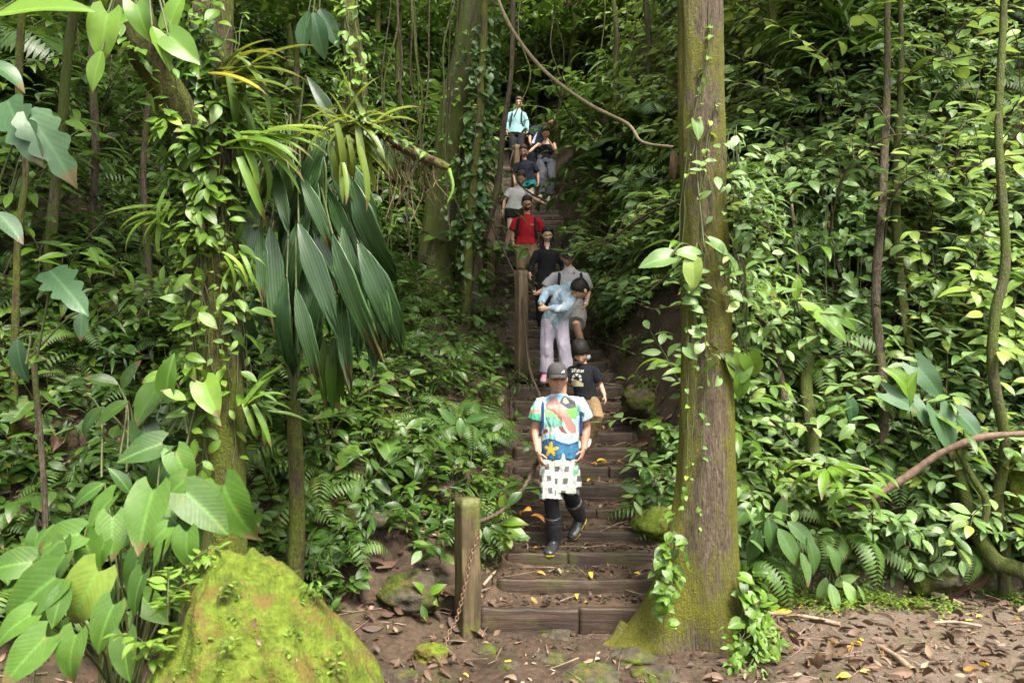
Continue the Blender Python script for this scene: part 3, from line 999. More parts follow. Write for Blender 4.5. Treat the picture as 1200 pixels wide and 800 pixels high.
# ---- individual shrubs, every copy an object of its own
def variants(fn, n, mats, name):
    return [to_mesh(name, fn(i), mats) for i in range(n)]
def plant_copies(name, meshes, pts, nrm, scale, label_fn, cat, group_fn, tilt=0.35):
    src = {}
    for i, p in enumerate(pts):
        k = int(R.integers(0, len(meshes)))
        if k not in src:
            o = bpy.data.objects.new(name, meshes[k])
            src[k] = o
        else:
            o = src[k].copy()
        COL.objects.link(o)
        up = Vector(norm(nrm[i] * tilt + np.array([0, 0, 1 - tilt]) + R.normal(0, 0.08, 3)))
        q = up.to_track_quat('Z', 'Y').to_matrix() @ Matrix.Rotation(R.uniform(0, 6.28), 3, 'Z')
        o.matrix_world = Matrix.Translation(Vector(p)) @ (q * float(scale[i])).to_4x4()
        tag(o, label_fn(p), cat, group_fn(p))

V_sh_l = variants(lambda i: shrub(400 + i, 0.75, 4, 10, 0.155), 5, [M_TWIG, ML['shade']], 'leafy_shrub')
V_sh_d = variants(lambda i: shrub(420 + i, 0.9, 5, 11, 0.165), 4, [M_TWIG, ML['dark']], 'leafy_shrub')
V_sh_p = variants(lambda i: shrub(440 + i, 0.95, 5, 11, 0.19, 'shrub', 0.8), 6, [M_TWIG, ML['pale']], 'leafy_shrub')
V_sh_b = variants(lambda i: shrub(460 + i, 0.85, 4, 10, 0.165, 'herb', 0.7), 4, [M_TWIG, ML['blue']], 'leafy_shrub')
V_sh_y = variants(lambda i: shrub(480 + i, 1.2, 5, 12, 0.18), 4, [M_TWIG, ML['sun_tint']], 'leafy_shrub')
def place_shrubs(cond, n, ymin, ymax, meshes, s0, s1, label, group, far=0.03):
    x, y = scatter(n, cond, R, ymin, ymax)
    plant_copies('leafy_shrub', meshes, surf(x, y, R), slope_normals(x, y), R.uniform(s0, s1, len(x)) * (1 + far * np.maximum(y - 8, 0)), lambda p: label, 'shrub', lambda p: group)
place_shrubs(lambda x, y: left_cond(x, y) & (edge(x, y) > 0.45), 62, 5.6, 11, V_sh_l, 0.55, 1.0, 'mid green leafy shrub growing on the bank left of the steps', 'mid green shrubs on the left bank')
place_shrubs(lambda x, y: left_cond(x, y) & (edge(x, y) > 1.2), 46, 6.5, 13, V_sh_d, 0.8, 1.5, 'dark leafy shrub in deep shade on the left slope', 'dark shrubs on the left slope')
place_shrubs(lambda x, y: right_cond(x, y) & (edge(x, y) > 0.75), 125, 7.3, 11, V_sh_p, 0.6, 1.2, 'pale glossy leafed shrub on the steep bank right of the big trunk', 'pale shrubs on the right bank')
place_shrubs(lambda x, y: right_cond(x, y) & (edge(x, y) > 0.45), 40, 7.3, 12, V_sh_b, 0.6, 1.1, 'blue green shrub with oval leaves on the steep right bank', 'blue green shrubs on the right bank')
place_shrubs(lambda x, y: (x > 2.6 + 0.12 * y) & (y > 8), 60, 8, 17, V_sh_y, 1.0, 1.9, 'yellow green leafy shrub coloured as if sunlit high on the right', 'yellow green shrubs on the right')

place_shrubs(lambda x, y: (np.abs(x - 1.6) < 2.6) & (edge(x, y) > 0.9), 26, 19.5, 26, V_sh_y, 1.1, 1.8, 'yellow green shrub coloured as if sunlit above the top of the stairs', 'shrubs above the top of the stairs')
V_fern = variants(lambda i: fern(500 + i, 8 + i, 0.55 + 0.08 * i, 24, 0.15), 4, [M_STEM, ML['fern']], 'fern')
x, y = scatter(40, lambda x, y: right_cond(x, y) & (edge(x, y) > 0.5), R, 7.3, 11)
plant_copies('fern', V_fern, surf(x, y, R), slope_normals(x, y), R.uniform(0.6, 1.2, len(x)), lambda p: 'green fern with long feathered fronds on the right bank', 'fern', lambda p: 'ferns on the right bank', 0.6)
x, y = scatter(22, lambda x, y: left_cond(x, y) & (edge(x, y) > 0.4), R, 6.2, 11)
plant_copies('fern', V_fern, surf(x, y, R), slope_normals(x, y), R.uniform(0.5, 1.0, len(x)), lambda p: 'small feathery fern on the bank left of the steps', 'fern', lambda p: 'ferns on the left bank', 0.5)

V_arum = variants(lambda i: rosette(700 + i, 7 + i, 0.27, 'bigheart', 0.5, 1.3, 0.32), 4, [M_STEM, ML['big']], 'arum')
V_ging = variants(lambda i: Geo.cat([sprig(np.random.default_rng(720 + 9 * i + k), 1.1 + 0.1 * k, 0.55, 12, 0.33, 'ging', 0.25, stem=0.009, az=k * 1.9 + i) for k in range(4)]), 3, [M_STEM, ML['mid']], 'ginger')
V_palm = variants(lambda i: fern(740 + i, 7, 1.0, 26, 0.34), 3, [M_STEM, ML['dark']], 'palm')
def more(name, cond, n, y0, y1, meshes, s0, s1, label, cat, group, tilt=0.4):
    x, y = scatter(n, cond, R, y0, y1)
    plant_copies(name, meshes, surf(x, y, R), slope_normals(x, y), R.uniform(s0, s1, len(x)) * (1 + 0.03 * np.maximum(y - 8, 0)), lambda p: label, cat, lambda p: group, tilt)
more('broad_leaved_arum', lambda x, y: right_cond(x, y) & (edge(x, y) > 0.7), 34, 7.3, 11, V_arum, 0.7, 1.2, 'arum with broad heart shaped leaves growing on the right bank', 'plant', 'arums on the right bank')
more('broad_leaved_arum', lambda x, y: left_cond(x, y) & (edge(x, y) > 0.7), 26, 5.8, 12, V_arum, 0.6, 1.1, 'arum with broad heart shaped leaves growing on the left bank', 'plant', 'arums on the left bank')
more('ginger_plant', lambda x, y: right_cond(x, y) & (edge(x, y) > 0.8), 16, 7.3, 11, V_ging, 0.7, 1.2, 'arching ginger plant with long oval leaves on the right bank', 'plant', 'ginger plants on the right bank')
more('ginger_plant', lambda x, y: left_cond(x, y) & (edge(x, y) > 2.2), 16, 6.2, 13, V_ging, 0.8, 1.3, 'arching ginger plant with long oval leaves on the left slope', 'plant', 'ginger plants on the left slope')
more('broad_leaved_arum', lambda x, y: (x < -1.6) & (y < 7.5) & left_cond(x, y), 16, 4.9, 7.5, V_arum, 0.7, 1.25, 'arum with broad heart shaped leaves near the left edge', 'plant', 'arums near the left edge')
more('palm_sapling', lambda x, y: far_cond(x, y) & (edge(x, y) > 1.2), 18, 9, 20, V_palm, 0.8, 1.5, 'young feather leaved palm on the slope among the shrubs', 'palm', 'young palms on the slopes', 0.2)

# ---- small trees behind: trunk + airy crown (the green wall at the top of the picture)
def crown_geo(seed, n, rx, ry, rz, kind, size, tw=26):
    r = np.random.default_rng(seed)
    gs = []
    cl = r.normal(0, 1, (tw, 3))
    cl = cl / np.linalg.norm(cl, axis=1, keepdims=True) * (r.uniform(0.25, 1, (tw, 1)) ** 0.5) * [rx, ry, rz]
    per = n // tw
    for c in cl:
        path = spline([np.array([0, 0, -rz * 0.8]) * 0.6, c * 0.5 + r.normal(0, 0.1, 3), c], 8)
        gs.append(tube(path, np.linspace(0.02, 0.005, 8), 4, cap=False, m=0))
        pos = c + r.normal(0, 1, (per, 3)) * [rx * 0.22, ry * 0.22, rz * 0.16]
        d = rdir(r, per, -0.7, 0.3)
        up = np.stack([r.normal(0, 0.3, per), r.normal(-0.15, 0.3, per), np.ones(per)], -1)
        base = r.uniform(0, 0.5)
        gs.append(put(LF[kind][int(r.integers(0, len(LF[kind])))], pos, d, up, size * r.uniform(0.6, 1.2, per), base + r.uniform(0, 0.4, per)))
    return Geo.cat(gs)
M_BARK_BG = bark_mat('background_bark', (0.05, 0.038, 0.026), (0.12, 0.095, 0.065), amount=0.7, vert=4)
CROWNS = {k: [crown_geo(600 + 10 * j + i, 1300, 1.5, 1.3, 1.2, kd, sz) for i in range(3)] for j, (k, kd, sz) in enumerate((('mid', 'shrub', 0.2), ('dark', 'shrub', 0.2), ('lime', 'shrub', 0.2), ('pale', 'lance', 0.26)))}
CR_ME = {k: [to_mesh('crown', c, [M_TWIG, ML[k]]) for c in v] for k, v in CROWNS.items()}
def bg_tree(x, y, H, rad, k, sc, label, lean=(0, 0), group=None):
    b = np.array([x, y, float(height(x, y)) - 0.1])
    o = empty('forest_tree', tuple(b))
    tag(o, label, 'tree', group)
    top = np.array([lean[0], lean[1], H])
    path = spline([[0, 0, 0], top * 0.35 + R.normal(0, 0.12, 3), top * 0.7 + R.normal(0, 0.12, 3), top], 24)
    rr = np.linspace(rad, rad * 0.5, 24)
    rr[:3] *= [1.5, 1.2, 1.05]
    g = tube(path, rr, 10)
    g.V += (fbm(g.V * 4, 3, int(abs(x * 10)) + 3) * rad * 0.25)[:, None] * norm(R.normal(0, 1, 3))
    link('trunk', to_mesh('trunk', g, [M_BARK_BG]), o)
    c = link('crown', CR_ME[k][int(R.integers(0, 3))], o, tuple(top))
    c.scale = (sc, sc, sc)
    c.rotation_euler = (0, 0, R.uniform(0, 6.28))
    return o
G1 = 'trees on the dark slope left of the stairs'
for (x, y, H, rad, k, sc) in [(-3.4, 12.5, 4.2, 0.10, 'mid', 1.0), (-5.6, 11.5, 4.5, 0.12, 'dark', 1.1), (-4.4, 15, 4.0, 0.11, 'dark', 1.2), (-7.2, 13.5, 4.6, 0.13, 'mid', 1.2), (-2.2, 17, 4.6, 0.11, 'mid', 1.2),
                              (-6.0, 18, 4.8, 0.14, 'dark', 1.5), (-9.0, 16.5, 5.2, 0.15, 'mid', 1.5), (-3.6, 21, 5.0, 0.15, 'mid', 1.6), (-8.0, 22, 5.5, 0.16, 'mid', 1.9), (-12, 20, 6, 0.18, 'dark', 2.0)]:
    bg_tree(x, y, H, rad * 0.6, k, sc, 'slender green tree on the dark slope left of the stairs', (R.uniform(-0.5, 0.5), R.uniform(-0.4, 0.2)), G1)
G2 = 'trees above the top of the stairs'
for (x, y, H, rad, k, sc) in [(-0.9, 20.5, 4.2, 0.10, 'mid', 1.15), (1.6, 20, 3.8, 0.09, 'mid', 1.1), (0.4, 22.5, 4.0, 0.12, 'dark', 1.3), (3.0, 22, 4.4, 0.12, 'lime', 1.3), (2.2, 25, 4.5, 0.14, 'mid', 1.7), (-1.6, 25.5, 5, 0.14, 'mid', 1.8), (5, 26, 5, 0.14, 'lime', 1.9), (0.6, 28, 5.5, 0.16, 'lime', 2.0)]:
    bg_tree(x, y, H, rad, k, sc, 'green tree crowded behind the top of the stairs', (R.uniform(-0.5, 0.5), R.uniform(-0.3, 0.2)), G2)
G3 = 'light green trees above the right bank'
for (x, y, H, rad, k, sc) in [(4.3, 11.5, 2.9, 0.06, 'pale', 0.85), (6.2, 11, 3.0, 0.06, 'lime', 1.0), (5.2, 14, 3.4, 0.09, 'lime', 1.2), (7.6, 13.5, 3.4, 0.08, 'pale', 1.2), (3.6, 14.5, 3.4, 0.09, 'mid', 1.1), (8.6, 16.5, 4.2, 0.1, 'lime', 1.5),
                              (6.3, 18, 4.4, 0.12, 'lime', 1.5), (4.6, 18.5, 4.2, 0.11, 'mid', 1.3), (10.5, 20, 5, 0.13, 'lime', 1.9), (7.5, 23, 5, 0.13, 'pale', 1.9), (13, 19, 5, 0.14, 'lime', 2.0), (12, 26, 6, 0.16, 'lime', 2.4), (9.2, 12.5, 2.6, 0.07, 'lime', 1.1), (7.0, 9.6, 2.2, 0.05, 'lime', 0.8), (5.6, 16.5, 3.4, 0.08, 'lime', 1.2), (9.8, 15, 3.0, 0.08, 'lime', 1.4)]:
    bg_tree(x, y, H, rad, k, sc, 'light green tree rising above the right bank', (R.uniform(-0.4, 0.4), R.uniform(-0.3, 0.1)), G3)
R = np.random.default_rng(23)
# ------------------------------------------------------------------ trunks
def trunk_geo(path, rad, n=90, seg=56, roots=(), seed=1, amp=0.03, fine=0.010, z0=None):
    p = spline(path, n)
    rr = np.interp(np.linspace(0, 1, n), np.linspace(0, 1, len(rad)), rad)
    tan = norm(np.gradient(p, axis=0))
    X = norm(np.cross(np.array([0, 1.0, 0]), tan))
    X = np.where(np.linalg.norm(X, axis=1, keepdims=True) < 0.1, [1.0, 0, 0], X)
    Y = np.cross(tan, X)
    th = np.linspace(0, 2 * np.pi, seg, endpoint=False)
    dirv = X[:, None] * np.cos(th)[None, :, None] + Y[:, None] * np.sin(th)[None, :, None]
    q = p[:, None] + dirv * rr[:, None, None]
    low = fbm(q * np.array([4, 4, 1.0]), 3, seed)
    rid = fbm(q * np.array([16, 16, 1.6]), 4, seed + 3)
    r = rr[:, None] * (1 + 0 * th)[None]
    r = r + amp * low + fine * rid * 2
    hz = p[:, 2] - (z0 if z0 is not None else p[:, 2].min())
    for (ang, A, dec, pw) in roots:
        a = math.radians(ang)
        w = np.maximum(dirv[..., 0] * math.cos(a) + dirv[..., 1] * math.sin(a), 0) ** pw
        r = r + A * w * np.exp(-np.maximum(hz, 0) / dec)[:, None]
    V = (p[:, None] + dirv * r[..., None]).reshape(-1, 3)
    uv = np.stack([np.tile(th / 6.2832, n), np.repeat(np.linspace(0, 1, n), seg)], -1)
    return Geo(V, grid_quads(n, seg, True)[:, ::-1], uv)

M_BARK1 = bark_mat('big_trunk_bark', (0.070, 0.050, 0.033), (0.155, 0.118, 0.080), moss=(0.15, 0.145, 0.012), moss2=(0.06, 0.065, 0.007), amount=0.68, vert=11.0, sides=(1.44, 0.22))
M_BARK0 = bark_mat('mossy_trunk_bark', (0.040, 0.026, 0.016), (0.095, 0.065, 0.042), moss=(0.12, 0.135, 0.012), amount=0.75, vert=6.0)
M_BARK2 = bark_mat('lichen_trunk_bark', (0.055, 0.042, 0.028), (0.12, 0.095, 0.065), moss=(0.085, 0.105, 0.015), amount=0.85, vert=5.0)
M_LIANA = bark_mat('liana_bark', (0.060, 0.044, 0.028), (0.145, 0.112, 0.075), amount=0.30, vert=9.0)

o = empty('rainforest_tree', tuple(P(828, 748, 6.0)))
tag(o, 'tall straight trunk with flaring root and mossy bark standing right beside the lowest steps', 'tree')
base = np.array(o.location)
pts = [P(828, 765, 6.0), P(828, 690, 6.0), P(828, 600, 6.0), P(828, 450, 6.0), P(826, 300, 6.0), P(822, 100, 6.0), P(819, -80, 6.0), P(816, -500, 6.05), P(812, -950, 6.15)]
g = trunk_geo([q - base for q in pts], [0.215, 0.212, 0.208, 0.20, 0.19, 0.17, 0.163, 0.15, 0.13], 200, 88,
              roots=((190, 0.58, 0.46, 8), (305, 0.24, 0.20, 16), (350, 0.20, 0.3, 12), (40, 0.25, 0.3, 8), (100, 0.3, 0.3, 6)), seed=5, amp=0.024, fine=0.010, z0=-0.05)
link('trunk', to_mesh('trunk', g, [M_BARK1]), o)
for pts, rr in (([P(735, 728, 5.95), P(722, 745, 5.9), P(700, 757, 5.85), P(675, 766, 5.8)], (0.07, 0.05, 0.035, 0.015)),
                ([P(848, 738, 5.9), P(870, 765, 5.75), P(888, 790, 5.55), P(900, 815, 5.4)], (0.07, 0.055, 0.045, 0.03))):
    q = spline(pts, 30)
    q[:, 2] -= 0.035
    g = trunk_geo(q - base, rr, 30, 14, seed=3, amp=0.006, fine=0.004)
    link('root', to_mesh('root', g, [M_BARK1]), o)
link('crown', to_mesh('crown', crown_geo(77, 1200, 1.8, 1.8, 1.2, 'shrub', 0.22, 40), [M_TWIG, ML['mid']]), o, (-0.1, 0.3, 9.3))

o = empty('mossy_tree', (float(P(254, 600, 5.0)[0]), 5.0, float(height(P(254, 600, 5.0)[0], 5.0))))
tag(o, 'forked moss covered tree wrapped in small climbing leaves behind the mossy boulder', 'tree')
base = np.array(o.location)
pts = [P(255, 830, 5.0), P(256, 620, 5.0), P(256, 500, 5.0), P(252, 350, 5.0), P(247, 200, 5.0), P(250, 80, 5.05), P(254, -60, 5.1), P(258, -420, 5.2)]
g0 = trunk_geo([q - base for q in pts], [0.22, 0.165, 0.16, 0.165, 0.16, 0.125, 0.12, 0.11], 120, 60, roots=((200, 0.1, 0.3, 5), (300, 0.1, 0.3, 5)), seed=9, amp=0.035, fine=0.010)
q = spline([P(246, 235, 4.98), P(228, 160, 4.85), P(196, 105, 4.7), P(165, 45, 4.55), P(148, -40, 4.45), P(140, -300, 4.3)], 50)
g1 = trunk_geo(q - base, [0.11, 0.10, 0.09, 0.085, 0.08, 0.07], 50, 36, seed=12, amp=0.03, fine=0.008)
link('trunk', to_mesh('trunk', Geo.cat([g0, g1]), [M_BARK0]), o)
link('crown', to_mesh('crown', crown_geo(78, 1500, 2.2, 2.0, 1.0, 'shrub', 0.22, 36), [M_TWIG, ML['mid']]), o, (-0.3, 0.2, 6.4))

hb = hit(506, 352)
D2 = float(hb[1])
o = empty('leaning_tree', tuple(hb))
tag(o, 'leaning trunk furred with moss standing in shade left of the upper stairs', 'tree')
pts = [hb + [0, 0, -0.3], P(508, 330, D2), P(516, 250, D2 + 0.05), P(528, 160, D2 + 0.1), P(543, 80, D2 + 0.2), P(556, 0, D2 + 0.3), P(575, -150, D2 + 0.4)]
k = D2 / F_PX
g = trunk_geo([q - hb for q in pts], [25 * k, 21 * k, 18 * k, 18 * k, 17 * k, 16 * k, 14 * k], 90, 48, roots=((230, 0.3, 0.4, 5), (320, 0.2, 0.4, 5)), seed=15, amp=0.05, fine=0.014)
link('trunk', to_mesh('trunk', g, [M_BARK2]), o)
link('crown', CR_ME['dark'][0], o, (1.0, 0.6, 6.0)).scale = (1.3, 1.3, 1.1)

def bankP(px, py, off=0.5):
    return P(px, py, hit(px, py)[1] - off)
def slim(name, pts, rad, label, cat='tree', mat=None, seed=1, crown=None, group=None, seg=18, amp=None):
    pts = np.asarray(pts)
    if cat in ('tree', 'sapling') or name == 'thick_liana':   # rooted: run on down into the soil
        zg = float(height(pts[0][0], pts[0][1])) - 0.15
        if pts[0][2] > zg:
            pts = np.vstack([[pts[0][0], pts[0][1], zg], pts])
    b = pts[0]
    o = empty(name, tuple(b)) if crown else None
    rr = np.atleast_1d(rad) * np.ones(max(2, len(np.atleast_1d(rad))))
    mean = float(np.mean(rr))
    g = trunk_geo(pts - b, rr, max(30, len(pts) * 12), seg, seed=seed, amp=mean * 0.28 if amp is None else amp, fine=mean * 0.08)
    if crown:
        link('trunk', to_mesh('trunk', g, [mat or M_LIANA]), o)
        c = link('crown', CR_ME[crown[0]][crown[1]], o, tuple(pts[-1] - b + np.array([0, 0, 0.2])))
        c.scale = (crown[2],) * 3
    else:
        o = link(name, to_mesh(name, g, [mat or M_LIANA]), None, tuple(b))
    return tag(o, label, cat, group)

# right bank stems
slim('mossy_sapling', [P(1176, 640, 7.15), P(1168, 590, 7.1), P(1178, 520, 7.05), P(1164, 440, 7.0), P(1166, 370, 7.0), P(1178, 300, 7.0), P(1170, 150, 7.1), P(1176, 0, 7.2), P(1170, -170, 7.3)], [0.065, 0.05, 0.046, 0.05, 0.046, 0.04, 0.035, 0.03, 0.026],
     'crooked moss coated sapling beside the mossy boulder at the right edge', mat=M_BARK2, seed=31, crown=('pale', 0, 0.75))
slim('twisted_tree', [P(1205, 676, 6.9), P(1165, 655, 7.0), P(1142, 615, 7.1), P(1125, 560, 7.2), P(1100, 500, 7.35), P(1078, 455, 7.55), P(1062, 380, 7.8), P(1050, 250, 8.1), P(1056, 60, 8.4), P(1050, -160, 8.6)], [0.05, 0.068, 0.064, 0.06, 0.05, 0.044, 0.04, 0.036, 0.03],
     'bundled woody vine trunk bending up from the ground behind the fallen branch', mat=M_BARK2, seed=33, crown=('pale', 1, 0.5))
slim('bent_liana', [P(1150, 628, 6.95), P(1156, 588, 6.95), P(1140, 560, 7.0), P(1122, 525, 7.1), P(1108, 480, 7.3)], [0.03, 0.035, 0.03, 0.028, 0.02], 'short yellowish bent liana fork beside the twisted vine trunk', 'liana', M_BARK2, 35)
slim('slim_sapling', [P(1028, 600, 7.3), P(1034, 540, 7.35), P(1036, 470, 7.4), P(1030, 400, 7.5), P(1026, 340, 7.6), P(1034, 230, 7.8), P(1040, 60, 8.1), P(1036, -160, 8.3)], [0.055, 0.048, 0.045, 0.042, 0.04, 0.035, 0.03], 'slim dark brown stem rising behind the start of the fallen branch', mat=M_LIANA, seed=37, crown=('pale', 2, 0.6))
slim('pale_sapling', [P(1003, 560, 7.6), P(1000, 500, 7.6), P(992, 450, 7.7), P(990, 380, 7.9)], [0.03, 0.028, 0.025, 0.02], 'short pale brown stem left of the slim dark stem', 'sapling', M_LIANA, 38)
slim('fallen_branch', [P(a, b, min(hit(a, b)[1] - 0.30 - 0.15 * k, 7.05 - 0.06 * k)) for k, (a, b) in enumerate(((994, 597), (1030, 578), (1066, 556), (1100, 532), (1140, 515), (1180, 509), (1240, 508)))], [0.022, 0.034, 0.034, 0.032, 0.030, 0.027, 0.025], 'long bare curved branch leaning across the right bank', 'branch', simple_mat('bare_branch_bark', (0.055, 0.034, 0.022), (0.15, 0.10, 0.068), 24, 0.75, 0.3, 0.6, 0.01), 39)
for i, (pts, rd, mt) in enumerate([
    ([bankP(955, 540), bankP(950, 500), bankP(945, 440), bankP(952, 380)], 0.06, M_BARK2),
    ([bankP(920, 470), bankP(905, 400), bankP(880, 350), bankP(860, 300)], 0.035, M_LIANA),
    ([bankP(940, 360), bankP(932, 280), bankP(924, 200), bankP(918, 110)], 0.014, simple_mat('pale_vine', (0.20, 0.15, 0.10), (0.34, 0.27, 0.19), 30, 0.7)),
    ([bankP(985, 320), bankP(975, 280), bankP(968, 240), bankP(962, 150), bankP(960, 60)], 0.016, M_LIANA),
    ([bankP(1010, 330), bankP(1025, 300), bankP(1038, 270), bankP(1030, 200), bankP(1010, 120)], 0.018, M_BARK2),
    ([bankP(870, 120), bankP(885, 100), bankP(880, 40), bankP(876, -30)], 0.012, M_LIANA),
    ([bankP(905, 70), bankP(890, 130), bankP(870, 145), bankP(866, 230), bankP(875, 300)], 0.012, M_LIANA)]):
    slim('hanging_liana', pts, rd, 'thin woody liana hanging down the steep right bank', 'liana', mt, 50 + i, group='lianas on the right bank', seg=9)

# long lianas over the stairs and in the dark hollow left of them
slim('diagonal_liana', [P(566, -60, D2), P(586, 5, 9.7), P(607, 45, 9.3), P(640, 85, 9.0), P(690, 122, 8.5), P(735, 145, 8.0), P(752, 166, 7.6), P(790, 173, 6.5)], [0.020, 0.021, 0.020, 0.018, 0.016, 0.014, 0.013], 'long pale liana sagging diagonally from the top left to the big trunk', 'liana', simple_mat('pale_liana_bark', (0.13, 0.10, 0.055), (0.26, 0.20, 0.12), 20, 0.7, 0.3, 0.5), 61, seg=10)
slim('forked_liana', [P(645, 88, 9.0), P(656, 110, 9.2), P(668, 135, 9.6), P(690, 155, 10.4)], [0.012, 0.011, 0.010, 0.008], 'thin side shoot dropping from the diagonal liana', 'liana', M_LIANA, 62, seg=8)
slim('thick_liana', [P(556, 330, 11.4), P(566, 285, 11.3), P(584, 215, 11.2), P(590, 150, 11.1), P(599, 85, 11.1), P(601, 0, 11.2), P(598, -60, 11.3)], [0.07, 0.055, 0.05, 0.042, 0.042, 0.038, 0.035], 'thick brown liana rising left of the hikers at the top', 'liana', M_LIANA, 63, seg=12)
slim('slim_tree', [P(546, 350, 11.0), P(552, 250, 11.0), P(563, 120, 11.1), P(568, 0, 11.2), P(570, -80, 11.2)], [0.08, 0.07, 0.065, 0.06, 0.06], 'thin dark trunk close to the right of the leaning mossy tree', 'tree', M_BARK0, 64)
for i in range(30):
    if 10 < i < 22: continue
    px = R.uniform(452, 562) if i < 22 else R.uniform(600, 790)
    y1 = R.uniform(150, 330) if i < 22 else R.uniform(60, 190)
    y0 = R.uniform(-120, -30)
    D = R.uniform(8.8, 11.0) if i < 22 else R.uniform(11, 17)
    n = 6
    pts = [P(px + R.normal(0, 5) + 4 * math.sin(i + j * 1.3), y0 + (y1 - y0) * j / (n - 1), D + R.normal(0, 0.05)) for j in range(n)]
    slim('vine', pts, R.uniform(0.006, 0.015), 'thin vine hanging in the dark hollow left of the upper stairs' if i < 22 else 'thin vine hanging above the top of the stairs', 'vine', (M_LIANA, M_BARK2)[i % 2], 80 + i,
         group='vines left of the upper stairs' if i < 22 else 'vines above the stairs', seg=6)
for i, (px, y0, y1, rd) in enumerate([(720, -20, 110, 0.05), (758, -20, 140, 0.06), (690, -20, 80, 0.04), (628, -20, 70, 0.035), (655, -20, 60, 0.04), (905, -10, 120, 0.05)]):
    D = 22 if px < 712 else (15.5 if px < 850 else 10)
    slim('slender_tree', [P(px, y1, D), P(px + 3, (y0 + y1) / 2, D), P(px - 2, y0, D), P(px, y0 - 120, D)], rd, 'slender brown trunk among leaves above the stairs', 'tree', M_BARK_BG, 130 + i, group='slender trunks above the stairs', seg=10)
for i, pts in enumerate([[P(55, 340, 6.8), P(62, 250, 6.8), P(70, 170, 6.8), P(80, 60, 6.9), P(95, -40, 7.0)], [P(105, 300, 7.5), P(112, 180, 7.4), P(108, 60, 7.5), P(118, -40, 7.6)], [P(20, 300, 6.0), P(30, 200, 6.0), P(22, 90, 6.1), P(30, -30, 6.2)], [P(175, 330, 7.4), P(168, 200, 7.4), P(178, 60, 7.5), P(170, -40, 7.5)]]):
    slim('mossy_sapling', pts, [0.042, 0.036, 0.03, 0.03][i] , 'slim mossy stem in the shade at the left edge', 'sapling', (M_BARK2, M_LIANA, M_BARK0, M_LIANA)[i], 140 + i, group='mossy stems at the left edge', seg=12)

# broken limb hanging into the picture, upper left
o = empty('broken_branch', tuple(P(412, 120, 4.2)))
tag(o, 'mossy branch hanging into view with a broken brown stub and strap leaved plants', 'branch')
b = np.array(o.location)
g0 = trunk_geo([q - b for q in (P(398, 128, 4.2), P(430, 146, 4.2), P(470, 171, 4.18), P(505, 188, 4.15), P(527, 197, 4.12))], [0.030, 0.028, 0.026, 0.024, 0.016], 40, 24, seed=71, amp=0.016, fine=0.004)
g1 = trunk_geo([q - b for q in (P(416, 142, 4.2), P(419, 90, 4.2), P(412, 30, 4.2), P(406, -60, 4.2), P(395, -400, 4.3))], [0.045, 0.042, 0.038, 0.035, 0.03], 60, 24, seed=72, amp=0.03, fine=0.006)
link('stub', to_mesh('stub', g0, [bark_mat('broken_stub_bark', (0.075, 0.040, 0.022), (0.19, 0.115, 0.065), amount=0.5, vert=8)]), o)
link('limb', to_mesh('limb', g1, [M_BARK0]), o)
gs = []
for i in range(46):
    t = R.uniform(0, 1)
    p0 = P(430 + 85 * t, 150 + 42 * t, 4.18) - b
    L = R.uniform(0.10, 0.45) * (1.1 - abs(t - 0.5))
    gs.append(tube(spline([p0, p0 + [R.normal(0, 0.03), R.normal(0, 0.03), -L * 0.5], p0 + [R.normal(0.02, 0.04), R.normal(0, 0.04), -L]], 7), 0.0022, 4, cap=False))
link('hanging_roots', to_mesh('hanging_roots', Geo.cat(gs), [simple_mat('root_fibre', (0.05, 0.035, 0.015), (0.13, 0.10, 0.04), 40)]), o)
p = spline([P(526, 198, 4.12) - b, P(531, 220, 4.1) - b, P(523, 241, 4.1) - b], 8)
link('green_tip', to_mesh('green_tip', tube(p, np.linspace(0.012, 0.004, 8), 6), [ML['lime']]), o)

# ------------------------------------------------------------------ rocks
M_MOSS = moss_rock_mat('bright_moss', 0.90, 1.15)
M_MOSS2 = moss_rock_mat('thin_moss_rock', 0.45, 0.6)
M_ROCK = moss_rock_mat('dark_wet_rock', 0.30, 0.8)
def rock(c, rad, seed, mat, label, name='mossy_rock', cat='rock', amp=0.22, nu=56, nv=36, rot=0.0, freq=1.6, fine=0.012, group=None):
    g = ball((0, 0, 0), (1, 1, 1), None, nu, nv)
    d = norm(g.V)
    n = fbm(d * freq + seed, 4, seed) * amp * 1.6
    # flattened facets
    for k in range(5):
        f = norm(np.random.default_rng(seed * 7 + k).normal(0, 1, 3))
        s = d @ f
        n = n - 0.30 * np.maximum(s - 0.72, 0)
    g.V = d * (1 + n)[:, None] * np.asarray(rad)
    g.V += d * (fbm(g.V * 9 + 3, 4, seed + 2) * fine * 2)[:, None]
    if rot:
        g.V = g.V @ np.array(Matrix.Rotation(rot, 3, 'Z')).T
    o = link(name, to_mesh(name, g, [mat]), None, tuple(c))
    return tag(o, label, cat, group)
big = rock((-1.02, 3.50, 0.10), (0.68, 0.66, 1.09), 4, M_MOSS, 'large boulder covered in bright yellow green moss in the near left corner', 'mossy_boulder', 'boulder', 0.20, 120, 80, 0.3)
_n = len(big.data.vertices)
_v = np.zeros(_n * 3, np.float32)
big.data.vertices.foreach_get('co', _v)
_v = _v.reshape(-1, 3).astype(float)
_t = np.clip(_v[:, 2] / 1.15, 0, 1)
_v[:, 0] = _v[:, 0] * (1 - 0.44 * _t ** 1.3) - 0.25 * _t
_v[:, 1] *= 1 - 0.25 * _t
_d = norm(_v)
_v += _d * (0.030 * fbm(_v * 5 + 2, 4, 3) + 0.010 * fbm(_v * 22, 3, 4))[:, None]
big.data.vertices.foreach_set('co', _v.astype(np.float32).ravel())
big.data.update()
def on_ground(px, py, dz=0.0):
    h = hit(px, py)
    return h + [0, 0, dz]
